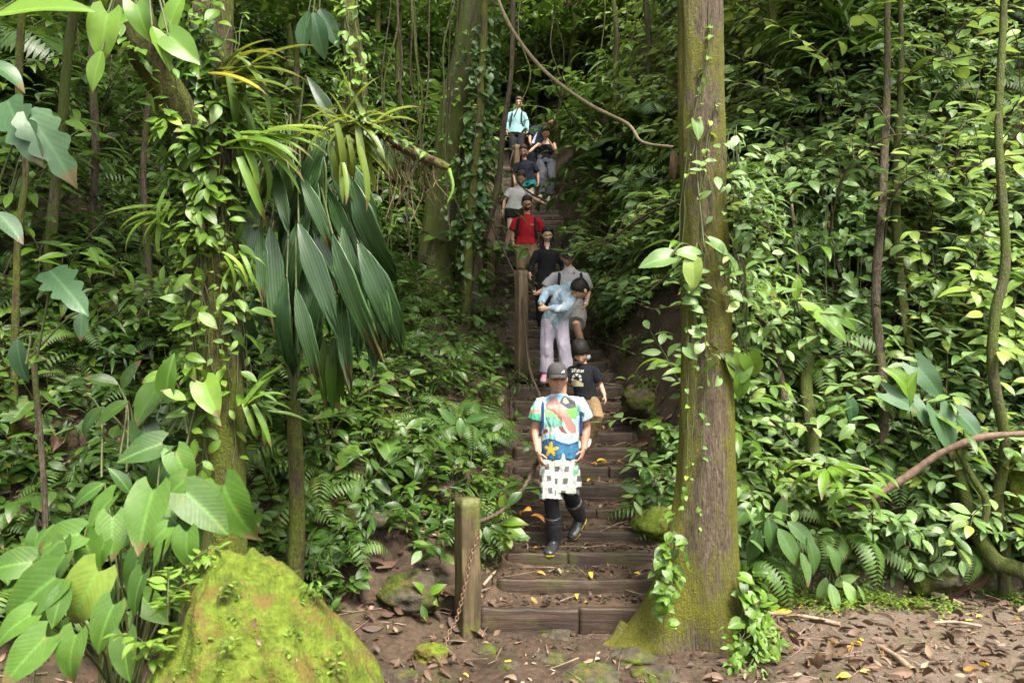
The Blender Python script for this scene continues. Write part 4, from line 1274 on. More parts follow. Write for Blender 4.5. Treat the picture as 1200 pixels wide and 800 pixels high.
rock(on_ground(482, 705, 0.05), (0.26, 0.2, 0.17), 5, M_MOSS2, 'blocky half mossy rock left of the front post')
rock(on_ground(507, 772, 0.02), (0.12, 0.10, 0.09), 6, M_MOSS, 'small round green mossy stone below the front post', 'mossy_stone')
rock(P(768, 612, 7.15) - [0, 0, 0.02], (0.22, 0.2, 0.16), 7, M_MOSS, 'moss topped rock between the steps and the big trunk', cat='rock')
rock(P(752, 472, 8.7), (0.24, 0.3, 0.2), 8, M_MOSS2, 'low mossy rock right of the steps beside the boy')
rock(P(1210, 588, 7.4) , (0.42, 0.5, 0.62), 9, M_MOSS, 'big mossy boulder at the right edge behind the crooked sapling', 'mossy_boulder', 'boulder')
rock(on_ground(1092, 682, 0.04), (0.30, 0.28, 0.22), 10, M_MOSS2, 'low mossy mound at the foot of the right bank behind curled dead leaves')
rock(on_ground(1052, 600, 0.02), (0.25, 0.2, 0.25), 12, M_MOSS2, 'mossy rock under the fallen branch on the right bank')
rock(on_ground(845, 672, 0.0) + [0.25, 0.6, 0.05], (0.22, 0.2, 0.18), 13, M_MOSS2, 'dull mossy rock just behind the big trunk')
rock(on_ground(735, 705, -0.07), (0.36, 0.22, 0.11), 14, M_ROCK, 'flat worn rock at the bottom of the steps', 'worn_rock')
for i, (px, py, s) in enumerate([(640, 772, 0.10), (690, 792, 0.16), (742, 770, 0.14), (600, 782, 0.09), (655, 745, 0.11), (770, 790, 0.15), (570, 762, 0.07), (470, 790, 0.08)]):
    rock(on_ground(px, py, -0.02 * s / 0.1), (s * 1.3, s, s * 0.55), 20 + i, M_ROCK, 'dark wet stone sunk in the mud below the steps', 'sunken_stone', 'stone', group='stones in the mud below the steps')
rock(hit(400, 610) + [0, 0.2, 0], (0.4, 0.3, 0.22), 33, M_MOSS2, 'brown mossy ledge of rock in the bank left of the front post')

# ------------------------------------------------------------------ plants with large leaves, each leaf a part
BIG = {
    'heart': [leaf(1, 0.68, 'heart', 16, 0.22, d, 0.02, 9, 0, 40 + k) for k, d in enumerate((0.35, 0.6, 0.9))],
    'arrow': [leaf(1, 0.60, 'arrow', 18, 0.20, d, 0.03, 9, 0, 50 + k) for k, d in enumerate((0.4, 0.8))],
    'lobed': [leaf(1, 0.46, 'lobed', 30, 0.15, d, 0.02, 9, 0, 60 + k) for k, d in enumerate((0.4, 0.7))],
    'oval': [leaf(1, 0.44, 'ellip', 14, 0.22, d, 0.02, 7, 0, 70 + k) for k, d in enumerate((0.4, 0.8))],
}
def big_leaves(name, base, leaves, mat, label, cat='plant', dep=0.35, stem=0.008, pet=True, face=0.75, root=None):
    """leaves: (px, py, D, image angle of the tip, length in photo pixels, kind)"""
    o = empty(name, tuple(base))
    tag(o, label, cat)
    b = np.asarray(base)
    if root is not None:      # climbing stem down to the soil, or liana up into the canopy
        e = np.array([b[0], b[1], float(height(b[0], b[1])) - 0.1]) if root == 'down' else b + [0.1, 0.3, 7.0]
        st = spline([[0, 0, 0.02], (e - b) * 0.5 + [0.06, 0.05, 0], e - b], 20)
        link('stem', to_mesh('stem', tube(st, 0.018, 8), [M_LIANA]), o)
    for i, (px, py, D, ang, ln, kind) in enumerate(leaves):
        L = ln * D / F_PX * 0.92
        a = R_(ang)
        dd = np.array([math.cos(a), -dep + R.normal(0, 0.12), math.sin(a)])
        dd = norm(dd)
        c = P(px, py, D)
        p0 = c - dd * L * 0.45
        up = np.array([R.normal(0, 0.25), -face + R.normal(0, 0.2), 0.62])
        gl = put(BIG[kind][i % len(BIG[kind])], p0 - b, dd, up, L, R.uniform(0.05, 0.85))
        gs = [gl]
        if pet:
            bb = np.array([0, 0, 0.05]) + R.normal(0, 0.05, 3)
            mid = (p0 - b) * 0.55 + [0, 0.05, 0.10]
            gs.append(tube(spline([bb, mid, p0 - b], 9), np.linspace(stem, stem * 0.6, 9), 5, cap=False, m=0))
        link('leaf', to_mesh('leaf', Geo.cat(gs), [M_STEM, mat]), o)
    return o
D = 3.9
L1 = [(169, 607, 3.9, -95, 84, 'heart'), (240, 597, 4.1, -35, 80, 'heart'), (274, 601, 4.3, -62, 86, 'heart'), (144, 563, 4.2, 110, 44, 'oval'), (154, 684, 3.7, -100, 70, 'heart'),
      (94, 702, 3.6, -118, 86, 'heart'), (28, 772, 3.4, -130, 74, 'heart'), (30, 702, 3.6, -142, 94, 'heart'), (64, 632, 3.8, 192, 64, 'heart'), (113, 603, 4.1, -130, 64, 'heart'),
      (120, 735, 3.5, -108, 64, 'heart'), (214, 549, 4.5, -60, 54, 'heart'), (165, 528, 4.5, 200, 58, 'heart'), (101, 577, 4.4, -150, 52, 'oval'), (79, 772, 3.4, -100, 66, 'heart'),
      (131, 629, 4.0, -80, 58, 'heart'), (221, 614, 4.2, -45, 62, 'heart'), (8, 661, 3.8, 180, 62, 'heart'), (190, 640, 3.9, -120, 52, 'oval'), (60, 672, 3.7, -120, 60, 'heart'), (10, 735, 3.5, -150, 60, 'heart'),
      *[(float(R.uniform(-5, 240)), float(R.uniform(590, 790)), float(R.uniform(3.5, 4.2)), float(R.uniform(-150, -30)), float(R.uniform(34, 60)), 'heart') for _ in range(16)], (145, 770, 3.4, -80, 60, 'heart'), (200, 575, 4.4, -140, 50, 'heart'), (105, 650, 3.85, -60, 56, 'heart')]
big_leaves('large_leaved_plant', (P(140, 700, 4.1)[0], 4.15, 0.2), L1, ML['big'], 'big plant with broad heart shaped green leaves left of the mossy boulder')
big_leaves('young_climber', P(215, 520, 4.75), [(197, 437, 4.6, 78, 50, 'heart'), (245, 465, 4.65, -58, 54, 'heart'), (205, 462, 4.6, 150, 34, 'oval'), (180, 440, 4.65, 190, 36, 'oval')], ML['lime'], 'bright green young climber leaves on the lower mossy fork trunk', 'climber')
big_leaves('broad_leaved_plant', P(150, 520, 5.0) - [0, 0, 0.2], [(170, 475, 4.8, -120, 58, 'heart'), (172, 520, 4.8, -70, 56, 'heart'), (92, 447, 5.2, 15, 34, 'oval'), (130, 480, 5.0, -150, 50, 'oval'), (120, 445, 5.2, 160, 44, 'oval'), (105, 490, 5.1, -130, 46, 'oval'), (150, 440, 5.2, 60, 46, 'oval'), (185, 560, 4.7, -110, 44, 'heart')], ML['dark'], 'dark broad leaved plant in shade left of the forked mossy tree', root='down')
big_leaves('lobed_leaf_plant', P(-60, 330, 4.5) - [0, 0, 0.2], [(22, 150, 4.3, -58, 112, 'lobed'), (56, 165, 4.3, -52, 118, 'lobed'), (10, 262, 4.4, -40, 60, 'oval'), (4, 78, 4.5, -22, 70, 'oval')], ML['slate'], 'slate green plant with long lobed leaves hanging in at the left edge', dep=0.15, root='down')
big_leaves('drooping_leaf_plant', P(40, 430, 4.9), [(76, 336, 4.6, -36, 100, 'lobed'), (20, 420, 4.9, -80, 60, 'oval'), (95, 380, 4.8, -85, 40, 'oval')], ML['slate'], 'slate green plant with one broad drooping leaf below the lobed leaves', dep=0.2, root='down')
big_leaves('overhanging_leaves', P(150, -60, 4.0), [(40, 6, 3.9, 12, 130, 'oval'), (120, 40, 4.0, -100, 66, 'heart'), (190, 52, 3.9, -60, 62, 'oval'), (213, 55, 3.9, -40, 60, 'heart'), (112, 80, 4.0, -105, 56, 'oval'), (165, 22, 4.0, -70, 50, 'heart'), (205, 10, 4.0, 70, 50, 'heart'), (140, 25, 4.1, 200, 50, 'heart')], ML['lime'], 'soft yellow green leaves overhanging from above on the forked branch', dep=0.1, root='up')
big_leaves('pale_hanging_leaves', P(372, -40, 5.0), [(356, 35, 5.0, -100, 62, 'oval'), (372, 38, 5.0, -78, 62, 'oval'), (385, 30, 5.1, -62, 56, 'oval'), (240, 35, 4.9, -60, 60, 'oval')], ML['slate'], 'pale grey green leaves hanging from above beside the broken branch', dep=0.05, root='up')
hb = hit(1090, 610)
big_leaves('arum_plant', hb, [(1062, 455, 6.95, 70, 50, 'arrow'), (1055, 442, 6.9, 130, 44, 'arrow')], ML['lime'], 'arum with two bright upright leaves standing over the fallen branch', dep=0.1)
big_leaves('elephant_ear_plant', hb + [0.15, 0.1, 0], [(1058, 470, 6.9, -30, 46, 'arrow'), (1092, 448, 7.0, -55, 56, 'arrow'), (1110, 508, 6.9, -75, 60, 'arrow'), (1082, 485, 6.95, -60, 40, 'arrow'), (1140, 500, 7.0, -50, 50, 'arrow'), (1000, 478, 7.2, -75, 50, 'oval')], ML['slate'], 'arum with large drooping blue green arrow leaves above the fallen branch')
big_leaves('upright_leaf_plant', P(935, 380, 7.4), [(934, 338, 7.2, 88, 34, 'oval'), (958, 365, 7.3, -30, 60, 'oval'), (975, 380, 7.3, -45, 54, 'oval'), (990, 370, 7.4, -40, 50, 'oval')], ML['lime'], 'plant with one backlit upright yellow green leaf on the right bank')
big_leaves('monstera_climber', P(822, 300, 5.75), [(768, 305, 5.55, 195, 42, 'heart'), (812, 322, 5.55, -95, 38, 'heart'), (805, 295, 5.6, 160, 32, 'heart'), (818, 152, 5.75, -80, 26, 'heart'), (845, 290, 5.6, -30, 34, 'heart'), (862, 310, 5.6, -50, 30, 'heart')], ML['pale'], 'climber with broad round leaves clasping the big trunk at mid height', 'climber', dep=0.2)
big_leaves('heart_leaf_vine', P(868, 440, 5.9), [(862, 432, 5.8, -75, 34, 'heart'), (873, 428, 5.8, 60, 36, 'heart'), (884, 430, 5.78, -60, 40, 'heart'), (868, 455, 5.8, -100, 30, 'heart'), (855, 420, 5.8, 140, 26, 'heart')], ML['mid'], 'cluster of heart shaped leaves on the right side of the big trunk', 'climber', dep=0.1)
hb = hit(980, 690)
big_leaves('striped_leaf_plant', hb, [(978, 700, 6.75, -80, 40, 'oval'), (998, 695, 6.8, -60, 38, 'oval'), (1012, 700, 6.8, -65, 36, 'oval'), (965, 690, 6.85, -110, 34, 'oval'), (990, 680, 6.9, 40, 34, 'oval')], ML['pale'], 'plant with striped oval leaves drooping over the litter at the bank foot')
hb = hit(920, 650)
big_leaves('long_leaf_plant', hb + [0, 0, 0.1], [(890, 610, 6.85, -95, 40, 'oval'), (905, 625, 6.8, -80, 50, 'oval'), (925, 640, 6.75, -60, 56, 'oval'), (885, 640, 6.75, -100, 50, 'oval'), (940, 625, 6.8, -40, 50, 'oval'), (955, 650, 6.75, -70, 48, 'oval'), (915, 600, 6.95, 80, 40, 'oval'), (870, 600, 6.8, -140, 44, 'oval'), (945, 665, 6.7, -75, 44, 'oval'), (980, 655, 6.75, -60, 44, 'oval')], ML['blue'], 'plant with long drooping pale backed leaves right of the trunk base')
hb = hit(490, 718)
big_leaves('seedling_cluster', hb, [(484, 700, 6.05, 150, 20, 'heart'), (496, 690, 6.0, 110, 30, 'oval'), (505, 700, 6.0, -40, 26, 'oval'), (470, 706, 6.05, -130, 18, 'heart'), (488, 714, 6.0, -80, 18, 'heart'), (510, 690, 6.0, 40, 28, 'oval'), (497, 718, 5.95, -70, 22, 'oval'), (452, 704, 6.1, 170, 16, 'heart')], ML['mid'], 'small plant with rounded leaves on the mud left of the front post', stem=0.004)
hb = hit(592, 655)
big_leaves('glossy_seedling', hb, [(580, 605, 6.9, 60, 34, 'oval'), (600, 610, 6.85, 20, 38, 'oval'), (606, 622, 6.8, -25, 34, 'oval'), (586, 620, 6.85, -140, 30, 'oval'), (590, 635, 6.8, -70, 30, 'oval'), (574, 640, 6.8, -100, 30, 'oval'), (590, 590, 6.95, 100, 30, 'oval')], ML['mid'], 'bright glossy plant leaning over the left edge of the lowest steps', stem=0.005)
big_leaves('broad_herb', hit(540, 520), [(525, 488, 7.3, 130, 32, 'oval'), (545, 480, 7.25, 80, 30, 'oval'), (556, 490, 7.2, 20, 32, 'oval'), (540, 500, 7.2, -80, 28, 'oval'), (470, 500, 7.3, -50, 30, 'oval'), (455, 510, 7.3, -60, 26, 'oval')], ML['blue'], 'herb with broad pale leaves on the bank left of the man in rubber boots', stem=0.005)

# pleated palm fans hanging in front of the left slope
o = empty('pleated_palm', tuple(P(345, 330, 5.7) - np.array([0, 0, 0.9])))
tag(o, 'palm like plant with pleated drooping grey green blades right of the mossy fork tree', 'palm')
b = np.array(o.location)
PLE = [leaf(1, w, 'pleat', 18, 0.30, d, 0.01, 15, 0.10, 80 + k, 0.0) for k, (d, w) in enumerate(((0.3, 0.20), (0.6, 0.17), (0.9, 0.23)))]
crown = P(345, 215, 5.7) - b
for i, (x0, y0, x1, y1, D) in enumerate([(322, 195, 332, 262, 5.0), (352, 205, 384, 285, 5.0), (398, 178, 440, 268, 5.1), (350, 262, 388, 375, 4.9), (390, 275, 424, 408, 4.95), (336, 325, 318, 425, 4.9), (305, 270, 306, 345, 5.05), (347, 338, 366, 440, 4.85),
                                         (420, 285, 470, 402, 5.05), (385, 222, 410, 300, 5.2), (412, 215, 428, 262, 5.3), (310, 330, 292, 410, 5.1), (372, 300, 350, 400, 5.2), (300, 200, 290, 290, 5.3), (420, 130, 462, 200, 5.4), *[(float(a), float(b), float(a + dx), float(b + R.uniform(80, 115)), float(R.uniform(5.0, 5.5))) for a, b, dx in zip(R.uniform(295, 445, 28), R.uniform(150, 330, 28), R.normal(0, 26, 28))], (360, 90, 400, 160, 5.6), (340, 150, 310, 230, 5.5), (400, 340, 402, 440, 5.2)]):
    a0, a1 = P(x0, y0, D), P(x1, y1, D - 0.12)
    d = a1 - a0
    L = np.linalg.norm(d) * 1.12
    up = np.array([R.normal(0, 0.35), -1.0, 0.45])
    gl = put(PLE[i % 3], a0 - b, d + [0, 0, 0.05], up, L, R.uniform(0.05, 0.8))
    top = (a0 - b) * 0.6 + crown * 0.4 + [0, 0, 0.18]
    st = tube(spline([[0, 0, 0], crown * 0.6 + R.normal(0, 0.05, 3), top, a0 - b], 14), np.linspace(0.012, 0.006, 14), 6, cap=False, m=0)
    link('frond', to_mesh('frond', Geo.cat([gl, st]), [M_STEM, ML['pleat']]), o)
e = np.array([b[0], b[1], float(height(b[0], b[1])) - 0.1]) - b
g = trunk_geo([e, e * 0.5 + [0.03, 0.02, 0], np.array([0, 0, 0.05])], [0.07, 0.055, 0.05], 30, 14, seed=4, amp=0.012, fine=0.004)
link('trunk', to_mesh('trunk', g, [M_BARK0]), o)
# withered bunch hanging under it
gs = []
for i in range(16):
    p0 = P(392 + R.normal(0, 5), 400, 5.2) - b
    d = np.array([R.normal(0.03, 0.05), R.normal(0, 0.05), -1.0])
    gs.append(put(LF['lance'][0], p0 + R.normal(0, 0.015, 3), d, [0, -1.0, 0.2], R.uniform(0.25, 0.5), R.uniform(0, 0.5)))
link('hanging_bunch', to_mesh('hanging_bunch', Geo.cat(gs), [M_STEM, ML['dark']]), o)

# strap leaved epiphytes
def straps(name, c, n, L, ang0, ang1, label, mat, D, wide=0.5, kind='strap', spread=0.05):
    o = empty(name, tuple(c))
    tag(o, label, 'epiphyte')
    gs = []
    for i in range(n):
        a = R_(R.uniform(ang0, ang1))
        d = np.array([math.cos(a), R.uniform(-wide, wide * 0.5), math.sin(a)])
        up = np.array([R.normal(0, 0.2), -0.5, 1.0])
        gs.append(put(LF[kind][int(R.integers(0, 3))], R.normal(0, spread, 3), d, up, L * R.uniform(0.65, 1.15), R.uniform(0, 1)))
    link('leaves', to_mesh('leaves', Geo.cat(gs), [M_STEM, mat]), o)
    link('root_ball', to_mesh('root_ball', ball((0, 0, -0.01), (spread * 0.7, spread * 0.7, spread * 0.6), None, 14, 10), [M_BARK0]), o)
STRAPW = [leaf(1, 0.13, 'strap', 10, 0.5, d, 0.0, 3, 0, 3) for d in (0.5, 0.9, 1.3)]
LF['strapw'] = STRAPW
straps('strap_epiphyte', P(416, 150, 4.12), 40, 0.27, -40, 220, 'tuft of yellow green strap leaves on the broken branch', ML['strap'], 4.1, 0.7, 'strapw')
straps('hanging_epiphyte', P(408, 165, 4.1), 16, 0.30, -110, -65, 'yellowing strap leaves hanging below the tuft on the broken branch', ML['strap'], 4.1, 0.3, 'strapw')
straps('trunk_epiphyte', P(262, 95, 4.85), 22, 0.42, -80, 60, 'strap leaved epiphyte high on the mossy fork tree', ML['strap'], 4.8, 0.5, 'strapw', 0.07)
straps('trunk_epiphyte', P(285, 165, 4.8), 18, 0.50, -70, 30, 'strap leaved epiphyte arching right from the middle of the mossy fork tree', ML['lime'], 4.8, 0.5, 'strapw', 0.06)
straps('trunk_epiphyte', P(205, 250, 4.8), 14, 0.36, 140, 290, 'bright strap leaves sprouting left from the mossy fork tree', ML['lime'], 4.8, 0.5, 'strapw', 0.05)
straps('trunk_epiphyte', P(262, 310, 4.8), 12, 0.26, -120, 20, 'small strap leaved tuft low on the mossy fork tree', ML['lime'], 4.8, 0.5, 'strapw', 0.05)
straps('trunk_epiphyte', P(296, 470, 4.85), 16, 0.30, -100, 70, 'narrow leaved tuft beside the base of the mossy fork tree', ML['mid'], 4.8, 0.5, 'strapw', 0.05)
HB = hit(985, 62)
straps('bromeliad', P(985, 50, HB[1] - 0.75), 60, 1.0 * HB[1] / 7.7, 5, 175, 'large bromeliad with fanning strap leaves on top of the right bank', ML['mid'], 7.7, 0.7, 'strap', 0.08)
straps('bromeliad', P(1058, 75, hit(1058, 90)[1] - 0.7), 22, 0.65, -60, 60, 'smaller bromeliad tuft drooping right of the large one', ML['dark'], 8, 0.6, 'strap', 0.06)

# climbing leaves hugging the trunks
def climber(name, axis, rad, n, size, kind, mat, label, face=(0, -1, 0), spread=1.1, pale=0.0, out=0.03):
    """axis: polyline of the trunk; leaves face mostly towards 'face'"""
    ax = spline(axis, 60)
    b = ax[0]
    f0 = math.atan2(face[1], face[0])
    gs = []
    nst = max(2, n // 22)
    for s in range(nst):
        a0 = f0 + R.normal(0, spread * 0.6)
        t = np.linspace(R.uniform(0, 0.3), R.uniform(0.7, 1.0), 26)
        c = along(ax, t)
        aa = a0 + np.cumsum(R.normal(0, 0.10, 26))
        pos = c + np.stack([np.cos(aa), np.sin(aa), 0 * aa], -1) * (rad + 0.012)
        gs.append(tube(pos - b, 0.004, 4, cap=False, m=0))
        k = n // nst
        tt = R.uniform(0, 1, k)
        q = along(pos, tt)
        an = np.interp(tt, np.linspace(0, 1, 26), aa) + R.normal(0, 0.5, k)
        outd = np.stack([np.cos(an), np.sin(an), 0 * an], -1)
        d = outd * R.uniform(0.2, 0.9, (k, 1)) + np.stack([R.normal(0, 0.5, k), R.normal(0, 0.3, k), R.uniform(-0.9, 0.2, k)], -1)
        up = outd * 0.8 + [0, -0.2, 0.7]
        ks = R.integers(0, len(LF[kind]), k)
        for j in range(len(LF[kind])):
            m = ks == j
            if m.any():
                gs.append(put(LF[kind][j], q[m] - b + outd[m] * R.uniform(0, out, (int(m.sum()), 1)), d[m], up[m], size * R.uniform(0.55, 1.2, m.sum()), R.uniform(0, 0.9, m.sum())))
    o = link(name, to_mesh(name, Geo.cat(gs), [M_STEM, mat]), None, tuple(b))
    return tag(o, label, 'climber')
ax0 = [P(256, 560, 5.0), P(254, 400, 5.0), P(249, 250, 5.0), P(249, 120, 5.0), P(253, -20, 5.0)]
climber('climbing_vine', ax0, 0.165, 260, 0.13, 'shrub', ML['mid'], 'mid green drooping leaves around the whole mossy fork trunk', spread=1.6, out=0.16)
climber('climbing_vine', ax0, 0.165, 420, 0.07, 'herb', ML['lime'], 'small yellow green leaves climbing all over the mossy fork trunk', spread=1.4, out=0.10)
climber('climbing_vine', [P(252, 330, 5.0), P(249, 200, 5.0), P(250, 60, 5.0), P(253, -20, 5.0)], 0.16, 230, 0.15, 'shrub', ML['mid'], 'larger mid green leaves on the upper half of the mossy fork trunk', spread=1.3, out=0.12)
climber('climbing_vine', [P(238, 215, 4.85), P(196, 105, 4.7), P(165, 45, 4.55), P(148, -40, 4.45)], 0.095, 150, 0.10, 'herb', ML['lime'], 'bright leaves along the left fork of the mossy tree', spread=1.5, out=0.08)
climber('climbing_vine', [P(400, 128, 4.15), P(440, 152, 4.15), P(480, 176, 4.13), P(505, 188, 4.1)], 0.03, 60, 0.05, 'herb', ML['mid'], 'small leaves and moss along the broken stub', spread=1.2, out=0.04)
climber('climbing_vine', [P(418, 135, 4.2), P(419, 80, 4.2), P(412, 20, 4.2), P(406, -60, 4.2)], 0.05, 120, 0.06, 'herb', ML['lime'], 'tiny fresh leaves on the limb above the broken stub', spread=1.5, out=0.06)
kx = [P(545, 345, D2 - 0.4), P(550, 250, D2 - 0.4), P(556, 150, D2 - 0.3), P(563, 60, D2 - 0.2), P(566, -10, D2)]
climber('climbing_vine', kx, 0.16, 420, 0.13, 'heart', ML['blue'], 'curtain of heart shaped leaves on the right side of the leaning mossy trunk', face=(0.35, -1, 0), spread=1.0, out=0.15)
climber('climbing_vine', [P(528, 300, D2 - 0.3), P(540, 180, D2 - 0.2), P(560, 40, D2), P(575, -40, D2)], 0.28, 130, 0.10, 'heart', ML['mid'], 'sparse small leaves over the face of the leaning mossy trunk', spread=0.9, out=0.1)
climber('climbing_vine', [P(866, 790, 5.6), P(862, 745, 5.72), P(858, 690, 5.85), P(854, 640, 5.9)], 0.10, 120, 0.10, 'heart', ML['mid'], 'green heart leaves climbing the right foot of the big trunk', face=(0.5, -1, 0), spread=1.2, out=0.16)
climber('climbing_vine', [P(862, 795, 5.55), P(868, 750, 5.65), P(880, 700, 5.75)], 0.12, 120, 0.055, 'herb', ML['lime'], 'tiny yellow green leaves around the right foot of the big trunk', face=(0.6, -1, 0), spread=1.2, out=0.18)
climber('climbing_vine', [P(762, 750, 5.7), P(772, 700, 5.75), P(782, 640, 5.85), P(792, 590, 5.9)], 0.07, 70, 0.085, 'heart', ML['mid'], 'round leaved vine on the left buttress of the big trunk', face=(0, -1, 0), spread=1.0, out=0.10)
climber('climbing_vine', [P(805, 640, 5.82), P(812, 420, 5.83), P(806, 300, 5.86), P(815, 180, 5.86), P(838, 60, 5.88), P(838, -20, 5.9)], 0.08, 110, 0.045, 'heart', ML['lime'], 'thin vine with tiny leaves running up the bark of the big trunk', spread=1.2, out=0.02)
climber('climbing_vine', [P(822, 470, 5.78), P(816, 400, 5.78), P(806, 330, 5.78), P(812, 250, 5.79)], 0.05, 36, 0.10, 'heart', ML['pale'], 'pale heart leaved creeper across the middle of the big trunk', spread=0.9, out=0.10)
climber('climbing_vine', [P(848, 420, 5.95), P(846, 330, 5.95), P(842, 250, 5.95), P(836, 150, 5.95)], 0.16, 330, 0.11, 'herb', ML['pale'], 'pale leafy creeper hanging off the right side of the big trunk', face=(0.8, -0.6, 0), spread=0.9, out=0.30)

for i, (px, D) in enumerate([(905, 7.4), (930, 7.6), (968, 7.5), (1000, 7.4), (1060, 7.5), (1095, 7.4), (1140, 7.3), (880, 7.7)]):
    y0 = R.uniform(20, 160)
    y1 = y0 + R.uniform(180, 330)
    climber('hanging_creeper', [bankP(px + R.normal(0, 8), y1, 0.35), bankP(px + R.normal(0, 8), (y0 + y1) / 2, 0.6), bankP(px, y0, 0.35)], 0.05, int(R.integers(70, 130)), R.uniform(0.09, 0.13), ('heart', 'shrub', 'herb')[i % 3], (ML['pale'], ML['mid'], ML['blue'])[i % 3], 'leafy creeper hanging in a curtain down the steep right bank', spread=1.3, out=0.15)['group'] = 'creepers on the right bank'
# leafy branches reaching in from the bank behind the big trunk
def branch_spray(name, pts, n, size, mat, label, kind='shrub', rad=0.012, tw=5, wide=0.25, rise=1.0, t_in=0.35):
    p = spline(pts, 30)
    b = p[0]
    gs = [tube(p - b, np.linspace(rad, rad * 0.3, 30), 6, cap=False, m=0)]
    for i in range(tw):
        t = t_in + (1 - t_in) * i / max(1, tw - 1)
        c = along(p, [t])[0] - b
        g = sprig(R, R.uniform(0.25, 0.5) * wide / 0.25 , R.uniform(0.7, 1.1), max(6, n // tw), size, kind, 0.15, stem=0.004, droop=0.7, rise=rise)
        g.V += c
        gs.append(g)
    o = link(name, to_mesh(name, Geo.cat(gs), [M_TWIG, mat]), None, tuple(b))
    return tag(o, label, 'branch')
branch_spray('leafy_branch', [P(812, 228, 6.12), P(752, 255, 7.6), P(710, 285, 8.6), P(680, 292, 9.6), P(668, 300, 9.9)], 56, 0.17, ML['pale'], 'long leafy shoot drooping in front of the face of the man in grey', tw=7)
branch_spray('leafy_spray', [P(760, 255, 8.0), P(730, 270, 8.6), P(700, 282, 9.0), P(690, 287, 9.2), P(677, 293, 9.3)], 90, 0.165, ML['pale'], 'pale leafy spray hanging right in front of the dark capped man in grey', tw=11, wide=0.17, rise=-0.5, t_in=0.55)
branch_spray('leafy_branch', [P(812, 292, 6.15), P(775, 330, 6.9), P(755, 345, 7.1), P(742, 352, 7.1)], 70, 0.145, ML['blue'], 'bushy leaf spray poking out left of the big trunk at mid height', tw=8, rise=-0.3)
branch_spray('leafy_branch', [P(790, 560, 7.3), P(775, 560, 7.2), P(765, 570, 7.1)], 40, 0.10, ML['mid'], 'leaf spray between the big trunk and the steps', tw=6, wide=0.15)
branch_spray('leafy_branch', [P(860, 300, 6.0), P(880, 270, 5.9), P(895, 262, 5.8), P(905, 280, 5.7)], 70, 0.11, ML['pale'], 'pale leaf spray right of the big trunk at mid height', tw=8)
branch_spray('leafy_branch', [P(795, 520, 8.6), P(770, 475, 8.5), P(758, 460, 8.5)], 60, 0.12, ML['mid'], 'leafy spray over the mossy rock right of the boy', tw=8, wide=0.2)
branch_spray('laurel_branch', [hit(965, 330), P(985, 215, 7.5), P(1030, 165, 7.2), P(1080, 160, 7.0), P(1130, 185, 6.9)], 80, 0.20, ML['blue'], 'arching laurel branch with large glossy leaves on the right', tw=9, wide=0.4)
branch_spray('laurel_branch', [hit(1030, 350), P(1045, 235, 7.4), P(1090, 200, 7.0), P(1150, 195, 6.8)], 60, 0.20, ML['pale'], 'second laurel branch with glossy leaves under the arching one', tw=8, wide=0.4)
# dead leaf hanging on the trunk
g = Geo.cat([put(LF['lance'][1], R.normal(0, 0.012, 3), [R.normal(0, 0.1), R.normal(0, 0.1), -1], [0, -1.0, 0.1], R.uniform(0.16, 0.26), 0.5) for i in range(7)])
M_DEAD = leaf_mat('dead_brown_leaf', (0.055, 0.030, 0.016), (0.19, 0.115, 0.068), (0.30, 0.20, 0.12), rough=0.7, spec=0.25, trans=0.08, vein=0.25)
tag(link('dead_leaf', to_mesh('dead_leaf', g, [M_DEAD, M_DEAD]), None, tuple(P(789, 178, 6.1))), 'withered brown leaf bunch hanging at the left side of the big trunk', 'leaf')
# leafy sprigs on and around the near boulder
for i, (px, py, D, n, label) in enumerate([(195, 700, 3.35, 12, 'lime green sprig growing at the left flank of the mossy boulder'), (255, 705, 3.1, 5, 'little seedling on the face of the mossy boulder'), (180, 760, 3.2, 10, 'lime green sprig low beside the mossy boulder'), (365, 705, 3.25, 7, 'small seedling row on the right shoulder of the mossy boulder'), (215, 668, 3.5, 9, 'lime sprig between the heart leaved plant and the boulder top'), (262, 770, 2.95, 5, 'tiny seedling low on the mossy boulder'), (395, 792, 3.05, 7, 'light seedling at the bottom right of the mossy boulder')]):
    gs = []
    for k in range(4 if n > 8 else 3):
        g = sprig(R, R.uniform(0.10, 0.22) * (1.2 if n > 8 else 0.6), 0.6, n, 0.085 if n > 8 else 0.045, 'herb', 0.2, stem=0.003)
        g.V += R.normal(0, 0.012, 3) * [1, 1, 0.2]
        gs.append(g)
    c = P(px, py, D)
    if i in (1, 3, 5, 6):   # rooted on the boulder surface: march along the view ray
        me = big.data
        from mathutils.bvhtree import BVHTree
        dg = bpy.context.evaluated_depsgraph_get()
        bv = BVHTree.FromPolygons([v.co for v in me.vertices], [tuple(p.vertices) for p in me.polygons])
        og = Vector((0, 0, CAM_H)) - big.location
        hitp = bv.ray_cast(og, (Vector(c) - Vector((0, 0, CAM_H))).normalized())
        if hitp[0]:
            c = np.array(hitp[0] + big.location)
    else:
        c = c - [0, 0, 0.08]
    tag(link('seedling', to_mesh('seedling', Geo.cat(gs), [M_STEM, ML['lime']]), None, tuple(c)), label, 'seedling')

